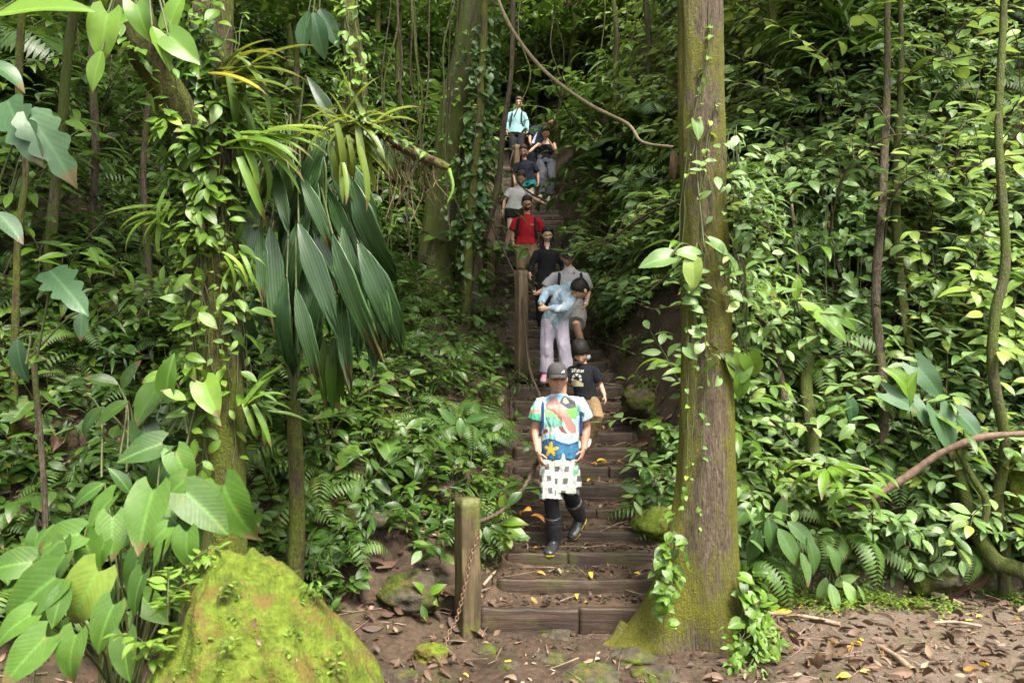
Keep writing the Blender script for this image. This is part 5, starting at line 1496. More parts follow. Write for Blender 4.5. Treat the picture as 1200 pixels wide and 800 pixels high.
# ------------------------------------------------------------------ litter on the ground
def ground_z(x, y):
    """visible ground: stair treads where the path is, terrain elsewhere"""
    z = height(x, y)
    e = edge(x, y)
    on = (e < 0.02) & (y > 6.22)
    zz = np.array([tread(v) for v in y]) + 0.02
    return np.where(on, zz, z)
M_LITTER = [leaf_mat('brown_litter', (0.022, 0.012, 0.008), (0.095, 0.055, 0.034), (0.20, 0.13, 0.085), rough=0.6, spec=0.3, trans=0.05, vein=0.25, old=0.2),
            leaf_mat('tan_litter', (0.10, 0.058, 0.034), (0.26, 0.18, 0.12), (0.38, 0.29, 0.20), rough=0.65, spec=0.25, trans=0.05, vein=0.2, old=0.2)]
M_YELLOW = leaf_mat('yellow_fallen_leaf', (0.42, 0.22, 0.015), (0.62, 0.40, 0.03), (0.65, 0.50, 0.05), rough=0.5, trans=0.15, vein=0.15)
M_ORANGE = leaf_mat('orange_fallen_leaf', (0.30, 0.085, 0.018), (0.46, 0.19, 0.03), (0.50, 0.28, 0.04), rough=0.5, trans=0.15, vein=0.15)
CURL = [leaf(1, w, 'ellip', 6, f, d, 0.06, 5, 0, 90 + k) for k, (w, f, d) in enumerate(((0.45, 0.5, 0.9), (0.38, 0.9, 0.5), (0.5, -0.3, 0.6), (0.42, 0.2, -0.7), (0.3, 1.2, 1.2)))]
def litter(name, x, y, size, mats, label, dz=0.012, kind='stuff', cat='leaf litter', tilt=0.35):
    n = len(x)
    pos = np.stack([x, y, ground_z(x, y) + dz], -1)
    nr = slope_normals(x, y)
    nr[edge(x, y) < 0.02] = [0, 0, 1]
    up = norm(nr + R.normal(0, tilt, (n, 3)))
    a = R.uniform(0, 6.28, n)
    d = np.stack([np.cos(a), np.sin(a), 0 * a], -1)
    d = d - up * np.sum(d * up, 1, keepdims=True)
    ks = R.integers(0, len(CURL), n)
    gs = [put(CURL[k], pos[ks == k], d[ks == k], up[ks == k], size[ks == k], R.uniform(0, 1, int((ks == k).sum()))) for k in range(len(CURL))]
    mi = 0
    g = Geo.cat(gs).setm(0)
    if len(mats) > 1:
        per = len(CURL[0].Q)
        g.m = np.repeat(R.integers(0, len(mats), len(g.Q) // per), per)
    o = link(name, to_mesh(name, g, mats))
    tag(o, label, cat, kind=kind)
n = 1300
y = R.uniform(4.6, 7.6, n)
x = R.uniform(-1, 1, n) * (0.66 * y + 0.4)
litter('leaf_litter', x, y, 0.018 + 0.085 * R.uniform(0, 1, n) ** 2.5, M_LITTER[:1] + M_LITTER[:1] + M_LITTER[1:], 'brown fallen leaves scattered over the muddy ground')
n = 1500
y = R.uniform(6.3, 20, n)
x = xc(y) + R.uniform(-1.25, 1.25, n) * hw(y)
litter('leaf_litter', x, y, 0.015 + 0.07 * R.uniform(0, 1, n) ** 2.5, M_LITTER[:1] + M_LITTER[:1] + M_LITTER[1:], 'brown fallen leaves lying on the earth steps')
x, y = scatter(3200, lambda x, y: edge(x, y) > 0.1, R, 5.2, 13)
litter('leaf_litter', x, y, R.uniform(0.06, 0.17, 3200), M_LITTER[:1], 'dead brown leaves caught on the banks', dz=0.03, tilt=0.6)
# crumbs of earth
n = 5200
y = np.concatenate([R.uniform(4.6, 7.4, 3200), R.uniform(6.3, 16, 2000)])
x = np.concatenate([R.uniform(-1, 1, 3200) * (0.66 * y[:3200] + 0.4), xc(y[3200:]) + R.uniform(-1.15, 1.15, 2000) * hw(y[3200:])])
cl = ball((0, 0, 0), (1, 0.8, 0.6), None, 6, 4)
cl.V *= (1 + 0.35 * vnoise(cl.V * 2.1, 5))[:, None]
s = R.uniform(0.006, 0.028, n) * (R.uniform(0, 1, n) ** 1.5 + 0.35)
g = cl.rep(frames(rdir(R, n, -0.4, 0.4), np.array([[0.1, 0.1, 1.0]])) * s[:, None, None], np.stack([x, y, ground_z(x, y) + s * 0.1], -1))
tag(link('soil_crumbs', to_mesh('soil_crumbs', g, [M_SOIL])), 'crumbs of earth lying on the ground and steps', 'earth', kind='stuff')
# twigs
gs = []
n = 420
y = np.concatenate([R.uniform(4.7, 7.3, 260), R.uniform(6.4, 13, 160)])
x = np.concatenate([R.uniform(-1, 1, 260) * (0.66 * y[:260] + 0.3), xc(y[260:]) + R.uniform(-1.2, 1.2, 160) * hw(y[260:])])
zz = ground_z(x, y)
for i in range(n):
    a = R.uniform(0, 6.28)
    L = R.uniform(0.05, 0.22)
    d = np.array([math.cos(a), math.sin(a), R.normal(0, 0.12)]) * L
    c = np.array([x[i], y[i], zz[i] + 0.012])
    gs.append(tube(spline([c - d, c + R.normal(0, 0.012, 3) * [1, 1, 0.3], c + d], 5), R.uniform(0.0015, 0.005), 4, r=R.uniform(0, 1)))
tag(link('twigs', to_mesh('twigs', Geo.cat(gs), [simple_mat('dry_twig', (0.07, 0.04, 0.025), (0.26, 0.19, 0.13), 12, 0.8)])), 'dry twigs scattered over the ground and steps', 'twigs', kind='stuff')
# dead leaves and seedlings lying on the near boulder
def on_boulder(px, py):
    dr = (Vector(P(px, py, 3.2)) - Vector((0, 0, CAM_H))).normalized()
    h = bv.ray_cast(Vector((0, 0, CAM_H)) - big.location, dr)
    return (np.array(h[0] + big.location), np.array(h[1])) if h[0] else None
for i in range(34):
    h = on_boulder(R.uniform(190, 430), R.uniform(650, 798))
    if h is None: continue
    c, nn = h
    if i < 12:
        d = norm(np.cross(nn, R.normal(0, 1, 3)))
        g = put(CURL[i % 5], [0, 0, 0.004], d, nn, R.uniform(0.02, 0.05), R.uniform(0, 1)).setm(0)
        tag(link('dead_leaf', to_mesh('dead_leaf', g, [M_LITTER[i % 2]]), None, tuple(c)), 'tiny dead leaf stuck to the moss of the near boulder', 'leaf', 'dead leaves on the near boulder')
    else:
        g = sprig(R, R.uniform(0.02, 0.06), 0.5, 6, R.uniform(0.022, 0.04), 'herb', 0.1, stem=0.0012)
        tag(link('seedling', to_mesh('seedling', g, [M_STEM, ML['lime']]), None, tuple(c - nn * 0.004)), 'tiny light green seedling rooted in the moss of the near boulder', 'seedling', 'seedlings on the near boulder')
# single bright leaves
def fallen(px, py, size, mat, label, group=None, D=None, rot=None, dz=0.02):
    if D is None:
        a, b = ray(px, py)
        DD = np.linspace(4.5, 14, 1500)
        zz = ground_z(a * DD, DD)
        i = int(np.argmax(CAM_H + b * DD <= zz))
        c = np.array([a * DD[i], DD[i], zz[i] + dz])
    else:
        c = P(px, py, D)
    a = R.uniform(0, 6.28) if rot is None else rot
    g = put(CURL[int(R.integers(0, 5))], [-0.5 * size * math.cos(a), -0.5 * size * math.sin(a), 0], [math.cos(a), math.sin(a), 0.1], [R.normal(0, 0.2), -0.35, 1.0], size, R.uniform(0.1, 0.8))
    o = link('fallen_leaf', to_mesh('fallen_leaf', g.setm(0), [mat]), None, tuple(c))
    tag(o, label, 'leaf', group)
fallen(912, 718, 0.24, M_YELLOW, 'large yellow orange leaf on the ground right of the trunk base', rot=2.9)
fallen(708, 542, 0.16, M_YELLOW, 'yellow leaf lying on the step right of the man in rubber boots', rot=0.2)
fallen(744, 560, 0.13, M_YELLOW, 'yellow leaf at the right end of a step beside the mossy rock')
fallen(614, 597, 0.17, M_ORANGE, 'orange leaf at the left edge of the steps beside the rubber boots', rot=2.4, D=6.9)
fallen(632, 605, 0.15, M_ORANGE, 'reddish leaf just left of the standing rubber boot', rot=-0.5, D=6.9)
fallen(597, 798, 0.12, M_LITTER[1], 'pale round leaf at the bottom edge below the steps')
fallen(690, 641, 0.09, M_ORANGE, 'small orange leaf on the step right of the standing boot')
fallen(1028, 662, 0.14, M_ORANGE, 'orange leaf lying at the foot of the right bank')
fallen(558, 122, 0.1, M_YELLOW, 'yellow leaf in the undergrowth left of the stairs', D=9.5)
for i in range(26):
    fallen(R.uniform(880, 1195), R.uniform(700, 798), R.uniform(0.05, 0.11), (M_YELLOW, M_YELLOW, M_ORANGE, M_LITTER[1])[i % 4], 'small yellowed leaf lying on the bare ground at the lower right', 'yellowed leaves on the bare ground')
for i in range(16):
    fallen(R.uniform(460, 800), R.uniform(690, 798), R.uniform(0.045, 0.09), (M_YELLOW, M_ORANGE, M_LITTER[1])[i % 3], 'small yellowed leaf in the mud around the lowest step', 'yellowed leaves around the lowest step')
for i in range(14):
    fallen(R.uniform(625, 735), R.uniform(470, 690), R.uniform(0.05, 0.10), (M_YELLOW, M_ORANGE, M_LITTER[1])[i % 3], 'small yellow leaf lying on the earth steps', 'yellow leaves on the steps')
# big curled dead leaves
def dead_bunch(px, py, n, size, label):
    c = hit(px, py) + [0, 0, 0.03]
    gs = [put(CURL[int(R.integers(0, 5))], R.normal(0, size * 0.25, 3) * [1, 0.6, 0.2], rdir(R, 1, -0.1, 0.5)[0], [R.normal(0, 0.4), -0.5, 1], size * R.uniform(0.7, 1.2), R.uniform(0.2, 0.8)) for i in range(n)]
    o = link('dead_leaf', to_mesh('dead_leaf', Geo.cat(gs).setm(0), [M_LITTER[0] if n % 2 else M_DEAD]), None, tuple(c))
    tag(o, label, 'dead leaves')
dead_bunch(1112, 696, 8, 0.32, 'heap of big curled brown dead leaves at the foot of the right bank')
dead_bunch(868, 664, 6, 0.26, 'curled dead leaves lying just right of the big trunk')
dead_bunch(522, 704, 4, 0.24, 'large brown dead leaf leaning on the left of the front post')
dead_bunch(540, 745, 3, 0.2, 'curled dead leaf at the base of the front post')
dead_bunch(44, 520, 7, 0.26, 'reddish dead leaves on the bare soil at the left edge')
dead_bunch(410, 670, 5, 0.28, 'crumpled dead leaves on the bank behind the mossy boulder')
dead_bunch(900, 590, 4, 0.22, 'dead leaves under the shrubs right of the big trunk')
for i, (x0, y0, x1, y1, rd, lb) in enumerate([(985, 735, 900, 722, 0.016, 'short brown stick beside the large yellow leaf'), (1090, 733, 1150, 737, 0.012, 'pale stick lying on the bare ground below the curled dead leaves'), (1030, 762, 1070, 790, 0.022, 'dark stick lying on the bare ground at lower right'), (1060, 690, 1130, 712, 0.018, 'weathered stick under the curled dead leaves'), (700, 402, 745, 418, 0.01, 'thin bent dead twig on the slope right of the boy'), (455, 620, 540, 640, 0.010, 'dry stalk lying across the bank left of the front post'), (566, 690, 590, 668, 0.012, 'split pale stick beside the front post')]):
    a, b = hit(x0, y0) + [0, 0, 0.02], hit(x1, y1) + [0, 0, 0.02]
    m = (a + b) / 2 + [0, 0, 0.02]
    slim('stick', [a, m, b], rd, lb, 'stick', simple_mat('stick_bark', (0.10, 0.065, 0.042), (0.30, 0.22, 0.15), 18, 0.8), 170 + i, seg=8)

# ------------------------------------------------------------------ leaf layer added overhead, out of view, to shade slopes and stairs
gs = []
n = 10500
yy = np.concatenate([R.uniform(-4, 34, 9000), R.uniform(5, 16, 1500)])
xx = np.concatenate([R.uniform(-22, 3.5, 9000), R.uniform(1.2, 4.2, 1500)]) 
keep = (patch(xx, yy, 0.22, 91) > -0.10) | (np.arange(n) >= 10150) 
keep = keep & ~((xx > -2.5) & (xx < 3.5) & (yy > 8) & (yy < 22) & (R.uniform(0, 1, n) > 0.25)) & ~((xx > -1) & (yy > 12) & (yy < 24))
xx, yy = xx[keep], yy[keep]
keep = (~((xx > -0.5) & (yy < 10)) & ~((yy < 3.5) & (xx > -6))) | ((xx > 1.2) & (yy > 5.0) & (yy < 16))
xx, yy = xx[keep], yy[keep]
zz = np.maximum(2.05 + 0.5 * np.maximum(yy, 0) + 4.5, 9.0) + R.uniform(0, 3, len(xx))
g = Geo.cat([put(LF['shrub'][k], np.stack([xx, yy, zz], -1)[k::3], rdir(R, len(xx[k::3]), -0.6, 0.2), [0.0, 0, 1], R.uniform(0.5, 1.0, len(xx[k::3])), R.uniform(0, 0.9, len(xx[k::3]))) for k in range(3)])
tag(link('shade_canopy', to_mesh('shade_canopy', g, [M_STEM, ML['dark']])), 'unseen leaf layer added overhead to shade the slopes and stairs', 'shade_canopy', kind='stuff')
# ------------------------------------------------------------------ people
def remesh(name, gs, voxel, smooth_it=3, mats=()):
    """union of closed shapes -> one continuous surface (numpy verts, quads)"""
    g = Geo.cat(gs)
    me = to_mesh('tmp', g, [])
    o = bpy.data.objects.new('tmp', me)
    COL.objects.link(o)
    m = o.modifiers.new('r', 'REMESH')
    m.mode = 'VOXEL'
    m.voxel_size = voxel
    m.adaptivity = 0
    if smooth_it:
        s = o.modifiers.new('s', 'SMOOTH')
        s.factor = 0.5
        s.iterations = smooth_it
    dg = bpy.context.evaluated_depsgraph_get()
    dg.update()
    ev = o.evaluated_get(dg)
    em = ev.to_mesh()
    n = len(em.vertices)
    V = np.zeros(n * 3, np.float32)
    em.vertices.foreach_get('co', V)
    N = np.zeros(n * 3, np.float32)
    em.vertices.foreach_get('normal', N)
    k = len(em.polygons)
    tot = np.zeros(k, np.int32)
    em.polygons.foreach_get('loop_total', tot)
    li = np.zeros(int(tot.sum()), np.int32)
    em.loops.foreach_get('vertex_index', li)
    st = np.concatenate([[0], np.cumsum(tot)[:-1]])
    Q = np.stack([li[st], li[st + 1], li[st + 2], li[st + np.minimum(3, tot - 1)]], -1)
    ev.to_mesh_clear()
    bpy.data.objects.remove(o)
    bpy.data.meshes.remove(me)
    return V.reshape(-1, 3).astype(float), N.reshape(-1, 3).astype(float), Q

def col_mesh(name, V, Q, col, mats):
    me = to_mesh(name, Geo(V, Q), mats)
    a = me.attributes.new('Col', 'FLOAT_COLOR', 'POINT')
    c = np.ones((len(V), 4), np.float32)
    c[:, :3] = col
    a.data.foreach_set('color', c.ravel())
    return me

M_SKIN = attr_mat('skin', 'Col', 0.5, 0.4, sss=0.12)
M_CLOTH = attr_mat('cloth', 'Col', 0.85, 0.15, weave=0.25, bump_scale=260)
M_RUBBER = attr_mat('rubber_and_shoe', 'Col', 0.38, 0.45)
M_HAIR = simple_mat('dark_hair', (0.006, 0.005, 0.004), (0.022, 0.017, 0.014), 90, 0.6, 0.25, 0.8, 0.006, 'Object', (1, 1, 0.25))
M_HAIRB = simple_mat('brown_hair', (0.018, 0.011, 0.007), (0.06, 0.036, 0.022), 90, 0.6, 0.25, 0.8, 0.006, 'Object', (1, 1, 0.25))

def head_grid(nu=112, nv=88):
    """head surface in head space: x right in the picture, y backward (face at -y), z up; centre at eye height"""
    th = np.linspace(0, 2 * np.pi, nu, endpoint=False)
    th = th - 0.5 * np.sin(th)      # finer towards the face
    ph = np.linspace(0.03, np.pi - 0.03, nv)
    S = np.stack([np.sin(ph)[:, None] * np.sin(th), -np.sin(ph)[:, None] * np.cos(th), np.cos(ph)[:, None] + 0 * th], -1)
    x, y, zz = S[..., 0], S[..., 1], S[..., 2]
    front = np.clip(-y, 0, 1)
    q = np.sqrt(np.maximum(1 - zz ** 2, 1e-6))
    fat = np.where(zz > 0, (1 - np.abs(zz) ** 2.7) ** (1 / 2.7), q) / q
    fat = np.minimum(fat, 3.0)
    x, y = x * fat, y * fat
    X = 0.074 * x * (1 - 0.36 * sstep(-0.10, -1.0, zz) * (0.5 + 0.5 * front) - 0.10 * sstep(0.3, 1, zz) * 0)
    Yv = 0.094 * y
    Zv = 0.116 * zz
    Yv = Yv - 0.010 * sstep(-0.45, -0.8, zz) * front            # chin forward
    Yv = Yv + 0.030 * sstep(-0.35, -1.0, zz) * np.clip(y, 0, 1)   # nape
    g = lambda cx, cz, sx, sz: np.exp(-((X - cx) / sx) ** 2 - ((Zv - cz) / sz) ** 2)
    f = front > 0.2
    d = 0.015 * (g(0.030, 0.000, 0.017, 0.011) + g(-0.030, 0.000, 0.017, 0.011)) - 0.006 * (g(0.031, -0.002, 0.009, 0.006) + g(-0.031, -0.002, 0.009, 0.006))
    d = d - 0.007 * (g(0.030, 0.021, 0.024, 0.007) + g(-0.030, 0.022, 0.024, 0.008))
    d = d - 0.014 * g(0, -0.012, 0.009, 0.022) - 0.022 * g(0, -0.034, 0.011, 0.010) - 0.009 * (g(0.013, -0.037, 0.006, 0.006) + g(-0.013, -0.037, 0.006, 0.006))
    d = d - 0.008 * g(0, -0.059, 0.021, 0.005) - 0.008 * g(0, -0.071, 0.018, 0.006) + 0.004 * g(0, -0.080, 0.016, 0.004) - 0.004 * (g(0.042, -0.028, 0.018, 0.018) + g(-0.042, -0.028, 0.018, 0.018))
    d = d - 0.005 * g(0, -0.096, 0.020, 0.014)
    Yv = Yv + d * f
    V = np.stack([X, Yv, Zv], -1).reshape(-1, 3)
    Q = grid_quads(nv, nu, True)[:, ::-1]
    c0, c1 = len(V), len(V) + 1
    V = np.vstack([V, [0, 0, 0.117], [0, 0.0, -0.117]])
    a = np.arange(nu)
    b = (a + 1) % nu
    e = (nv - 1) * nu
    Q = np.vstack([Q, np.stack([a, b, a * 0 + c0, a * 0 + c0], -1), np.stack([e + b, e + a, a * 0 + c1, a * 0 + c1], -1)])
    return Geo(V, Q)
HEAD = head_grid()

def face_colour(h, base, brow=(0.02, 0.014, 0.01), beard=None, lips=0.35):
    """pigment of the face, with painted nose shadow, from head-space positions"""
    c = np.tile(np.asarray(base, float), (len(h), 1))
    x, y, z = h.T
    fr = (y < -0.03)
    def m(cx, cz, sx, sz, p=2):
        return (np.exp(-(np.abs((x - cx) / sx) ** p) - (np.abs((z - cz) / sz) ** p)) * fr)[:, None]
    def mixin(c, w, col):
        return c * (1 - w) + np.asarray(col) * w
    c = mixin(c, 0.5 * m(0.045, -0.03, 0.022, 0.02) + 0.5 * m(-0.045, -0.03, 0.022, 0.02) + 0.5 * m(0, -0.034, 0.014, 0.012), np.asarray(base) * [1.12, 0.78, 0.72])
    if beard is not None:
        bw = (sstep(-0.040, -0.058, z) * sstep(0.02, -0.02, y) * 1.0)[:, None]
        c = mixin(c, np.clip(bw, 0, 1) * beard[1], beard[0])
    c = mixin(c, lips * 1.6 * m(0, -0.065, 0.021, 0.009, 4), (0.36, 0.11, 0.09))
    c = mixin(c, 0.8 * m(0, -0.065, 0.021, 0.0016, 2), (0.06, 0.02, 0.018))
    c = mixin(c, 0.6 * (m(0.008, -0.043, 0.004, 0.003) + m(-0.008, -0.043, 0.004, 0.003)), (0.08, 0.03, 0.02))  # nose shadow painted as two dark dots
    for s in (-1, 1):
        c = mixin(c, 0.85 * m(s * 0.031, 0.0225, 0.018, 0.0038, 4), brow)
        c = mixin(c, 0.6 * m(s * 0.031, -0.001, 0.012, 0.0048, 4), (0.45, 0.38, 0.34))
        c = mixin(c, 0.85 * m(s * 0.031, -0.001, 0.0066, 0.0055, 4), (0.015, 0.010, 0.008))
        c = mixin(c, 0.8 * m(s * 0.031, 0.0055, 0.017, 0.0026, 4), (0.03, 0.02, 0.015))
    return np.clip(c, 0, 1)

def hand_geo(wr, d, side, palm_n, s=1.0, curl=0.5):
    """palm, four fingers and a thumb; d along the hand, palm_n the way the palm faces, side = +1/-1 thumb side"""
    d = norm(d)
    X = norm(np.cross(d, palm_n)) * side
    n = norm(np.cross(X, d)) * side
    n = n if np.dot(n, palm_n) > 0 else -n
    gs = [tube([wr - d * 0.015 * s, wr + d * 0.03 * s, wr + d * 0.07 * s, wr + d * 0.092 * s], 0, 12, ell=[(0.024 * s, 0.017 * s), (0.036 * s, 0.016 * s), (0.040 * s, 0.014 * s), (0.036 * s, 0.011 * s)], lat=X)]
    for k, (o, l) in enumerate(((0.029, 0.066), (0.010, 0.076), (-0.010, 0.071), (-0.028, 0.056))):
        b = wr + d * 0.082 * s + X * o * s
        c = curl * (0.8 + 0.12 * k)
        p = [b - d * 0.02 * s, b]
        a = 0
        for seg in (0.45, 0.32, 0.25):
            a += c * 0.8
            p.append(p[-1] + (d * math.cos(a) + n * math.sin(a) + X * o * 0.6) * l * seg * s)
        gs.append(tube(p, np.array([0.0085, 0.0095, 0.0085, 0.0078, 0.0055]) * s, 8))
    b = wr + d * 0.025 * s + X * 0.028 * s
    p = [b - X * 0.012 * s, b, b + (d * 0.6 + X * 0.7 + n * 0.35) * 0.036 * s, b + (d * 1.25 + X * 0.85 + n * 0.75) * 0.048 * s]
    gs.append(tube(p, np.array([0.012, 0.0125, 0.0105, 0.008]) * s, 8))
    return gs

def wrinkle(V, N, seed, amp=0.006, scale=(14, 14, 5)):
    n = fbm(V * np.asarray(scale), 3, seed)
    n = np.abs(n)
    m = fbm(V * 40, 2, seed + 4)
    return V + N * (amp * 1.35 * (n * 1.6 - 0.40) + amp * 0.15 * m)[:, None]

def person(spec):
    """spec joints are photo positions (px, py, depth offset in metres) about distance D"""
    D = spec['D']
    s = spec.get('s', 1.0)
    vox = spec.get('vox', 0.009)
    J = {k: P(v[0], v[1], D + (v[2] if len(v) > 2 else 0)) for k, v in spec['j'].items()}
    _m = (J['sha'] + J['shb']) / 2
    for _a in 'ab':
        J['sh' + _a] = _m + (J['sh' + _a] - _m) * 0.95 - np.array([0, 0, 0.022 * s])
    org = np.array([J['pelvis'][0], D, tread(D)])
    J = {k: v - org for k, v in J.items()}
    root = empty('person', tuple(org))
    tag(root, spec['label'], spec.get('cat', 'person'))
    skin = np.asarray(spec.get('skin', (0.42, 0.235, 0.16)))
    fem = spec.get('fem', False)
    lat = norm(J['shb'] - J['sha'])
    up = norm(J['neck'] - J['pelvis'])
    fw = norm(np.cross(up, lat))           # backward for people who face the camera (y+)
    if fw[1] < 0: fw = -fw
    sw = np.linalg.norm(J['shb'] - J['sha']) / 2
    # ---- head frame
    yaw, pit, rol = [R_(a) for a in spec.get('head', (0, 15, 0))]
    HM = np.array(Matrix.Rotation(yaw, 3, 'Z') @ Matrix.Rotation(rol, 3, 'Y') @ Matrix.Rotation(pit, 3, 'X'))
    hs = s * spec.get('hs', 1.0)
    hs = spec.get('hscale', hs) * 1.10
    hc = J['head']
    def head_xf(V):
        return (V * hs) @ HM.T + hc
    hg = Geo(head_xf(HEAD.V), HEAD.Q)
    gs = []
    heads = [hg]
    for sd in (-1, 1):
        e = ball((sd * 0.077, 0.012, -0.012), (0.011, 0.020, 0.032), None, 14, 10)
        heads.append(Geo(head_xf(e.V), e.Q))
    # ---- neck and torso
    nb = J['neck']
    hb = head_xf(np.array([[0, 0.020, -0.085]]))[0]
    nr = (0.048 if fem else 0.056) * s
    gs.append(tube([nb - up * 0.06 * s, nb, hb + (hb - nb) * 0.15], [nr * 1.25, nr * 1.02, nr * 0.95], 16))
    pel, che = J['pelvis'], J.get('chest', 0.45 * J['pelvis'] + 0.55 * J['neck'])
    hipw = np.linalg.norm(J['hipb'] - J['hipa']) / 2
    wst = pel * 0.62 + che * 0.38
    k = 0.88 if fem else 1.0
    bulk = spec.get('bulk', 1.0)
    def torso(off, hem=0.0, b=bulk, top=0.0):
        return tube(spline([pel - up * hem, pel, wst, che, nb - up * 0.115 * s, nb - up * 0.060 * s, nb - up * (0.0 - top) * s], 25), 0, 28, lat=lat,
                    ell=np.stack([np.interp(np.linspace(0, 1, 25), np.arange(7) / 6, np.array([hipw + 0.088 * s * k, hipw + 0.085 * s * k, (0.135 * k * s) * b, sw * 0.86 * b, sw * 0.90, sw * 0.62, 0.062 * s]) + off),
                                  np.interp(np.linspace(0, 1, 25), np.arange(7) / 6, np.array([0.112 * s, 0.108 * s * b, 0.100 * s * b * (0.92 if fem else 1), 0.112 * s * b, 0.098 * s, 0.078 * s, 0.062 * s]) + off)], -1))
    gs.append(torso(0))
    # ---- arms, hands
    r = s * (0.86 if fem else 1.0) * spec.get('arm', 1.0)
    for a in 'ab':
        sh, el, wr = J['sh' + a], J['el' + a], J['wr' + a]
        mid1, mid2 = sh * 0.55 + el * 0.45, el * 0.65 + wr * 0.35
        gs.append(tube([sh, mid1, el, mid2, wr], [0.042 * r, 0.044 * r, 0.038 * r, 0.038 * r, 0.026 * r], 14))
        gs.append(ball(sh, ((0.046 if not spec.get('bare') else 0.052) * r,) * 3))
        hd = spec.get('hand' + a)
        d = norm(J['hn' + a] - wr) if ('hn' + a) in J else norm(wr - el)
        pn = np.asarray(spec.get('palm' + a, (-1 if a == 'b' else 1, 0.35, 0)))
        thumb = spec.get('thumb' + a, (0.2 * (1 if a == 'a' else -1), -1, 0.2))
        X = norm(np.cross(d, pn))
        side = 1 if np.dot(X, thumb) > 0 else -1
        gs += hand_geo(wr, d, side, pn, s * spec.get('hands', 0.95), spec.get('curl', 0.45))
    # ---- legs
    for a in 'ab':
        hp, kn, an = J['hip' + a], J['kn' + a], J['an' + a]
        gs.append(tube([hp + up * 0.02, hp * 0.55 + kn * 0.45, kn, kn * 0.68 + an * 0.32 + fw * 0.012, kn * 0.3 + an * 0.7, an], np.array([0.088, 0.074, 0.054, 0.054, 0.042, 0.036]) * s * (0.95 if fem else 1), 16))
        dv = norm(J['to' + a] - an)
        sn = norm(kn - an)
        nn = norm(sn - dv * np.dot(sn, dv))
        fp = lambda t, h: an + dv * (t - 0.045) * s + nn * h * s
        gs.append(tube([an, fp(0.05, -0.035), fp(0.11, -0.045), fp(0.19, -0.058)], np.array([0.034, 0.030, 0.026, 0.018]) * s, 12))
    V, N, Q = remesh('body', gs, vox, 2)
    Hd = Geo.cat(heads)
    Q = np.vstack([Q, Hd.Q + len(V)])
    V = np.vstack([V, Hd.V])
    hv = (V - hc) @ HM / hs
    near = (np.abs(hv[:, 0]) < 0.085) & (hv[:, 1] < 0.02) & (hv[:, 1] > -0.135) & (np.abs(hv[:, 2]) < 0.11)
    col = np.tile(skin, (len(V), 1))
    col *= (1 + 0.10 * fbm(V * 16, 3, 3))[:, None]
    fc = face_colour(hv, skin, spec.get('brow', (0.02, 0.014, 0.01)), spec.get('beard'), spec.get('lips', 0.35))
    w = (near & (np.arange(len(V)) >= len(V) - len(Hd.V)))[:, None]
    col = np.where(w, fc, col)
    link('body', col_mesh('body', V, Q, col, [M_SKIN]), root)

    def cloth(name, gs, voxel, colf, mat=None, amp=0.006, seed=1, sm=3, scale=(14, 14, 5)):
        V, N, Q = remesh(name, gs, voxel, sm)
        c = colf(V) if callable(colf) else np.tile(np.asarray(colf, float), (len(V), 1))
        if amp:
            V2 = wrinkle(V, N, seed, amp, scale)
        else:
            V2 = V
        c = c * (1 + 0.06 * fbm(V * 25, 2, seed + 8))[:, None]
        return link(name, col_mesh(name, V2, Q, np.clip(c, 0, 1), [mat or M_CLOTH]), root)
    ctx = dict(J=J, s=s, lat=lat, up=up, fw=fw, sw=sw, hipw=hipw, torso=torso, cloth=cloth, root=root, head_xf=head_xf, HM=HM, hc=hc, hs=hs, nb=nb, pel=pel, che=che, org=org, vox=vox, spec=spec, r=r, D=D)
    for fn, kw in spec.get('wear', []):
        fn(ctx, **kw)
    return root

def w_shirt(c, col, sleeve=0.75, off=0.016, hem=0.05, amp=0.007, name='shirt', loose=0.018, vox=None, wide=1.0, seed=1, hemoff=0.010, collar=0.0):
    """sleeve: 0 none, 0..1 upper arm, 1..2 forearm"""
    J, s = c['J'], c['s']
    gs = [c['torso'](off * s, hem, c['spec'].get('bulk', 1.0) * wide, -0.0)]
    if hemoff:
        p, u = c['pel'], c['up']
        gs.append(tube([p - u * hem, p + u * 0.02, p + u * 0.2 * s], 0, 28, lat=c['lat'], ell=[(c['hipw'] + (0.088 + hemoff) * s, (0.125 + hemoff) * s), (c['hipw'] + (0.08 + hemoff) * s, (0.12 + hemoff) * s), (0.15 * s, 0.11 * s)]))
    if collar:
        gs.append(tube([c['nb'] - c['up'] * 0.05, c['nb'] + c['up'] * collar * 0.4, c['nb'] + c['up'] * collar], [0.085 * s, 0.078 * s, 0.070 * s], 16))
    for a in 'ab':
        sh, el, wr = J['sh' + a], J['el' + a], J['wr' + a]
        if sleeve <= 0:
            continue
        r0 = 0.057 * s * (1 if not c['spec'].get('fem') else 0.9)
        inn = c['nb'] * 0.5 + sh * 0.5 - c['up'] * 0.035 * s
        sh = sh - c['up'] * 0.006
        if sleeve <= 1:
            e = sh + (el - sh) * sleeve
            pts = [inn, sh, sh * 0.5 + e * 0.5, e]
            rr = [r0 + 0.004, r0 + 0.010, r0 + 0.008 + loose * 0.5, r0 + 0.004 + loose]
        else:
            e = el + (wr - el) * (sleeve - 1)
            pts = [inn, sh, sh * 0.5 + el * 0.5, el, el * 0.4 + e * 0.6, e]
            rr = [r0 + 0.004, r0 + 0.010, r0 + loose * 0.6, r0 - 0.006 + loose * 0.6, r0 - 0.012 + loose * 0.5, r0 - 0.022 + loose * 0.3]
        gs.append(tube(pts, rr, 16))
    return c['cloth'](name, gs, vox or c['vox'], col, amp=amp, seed=seed)

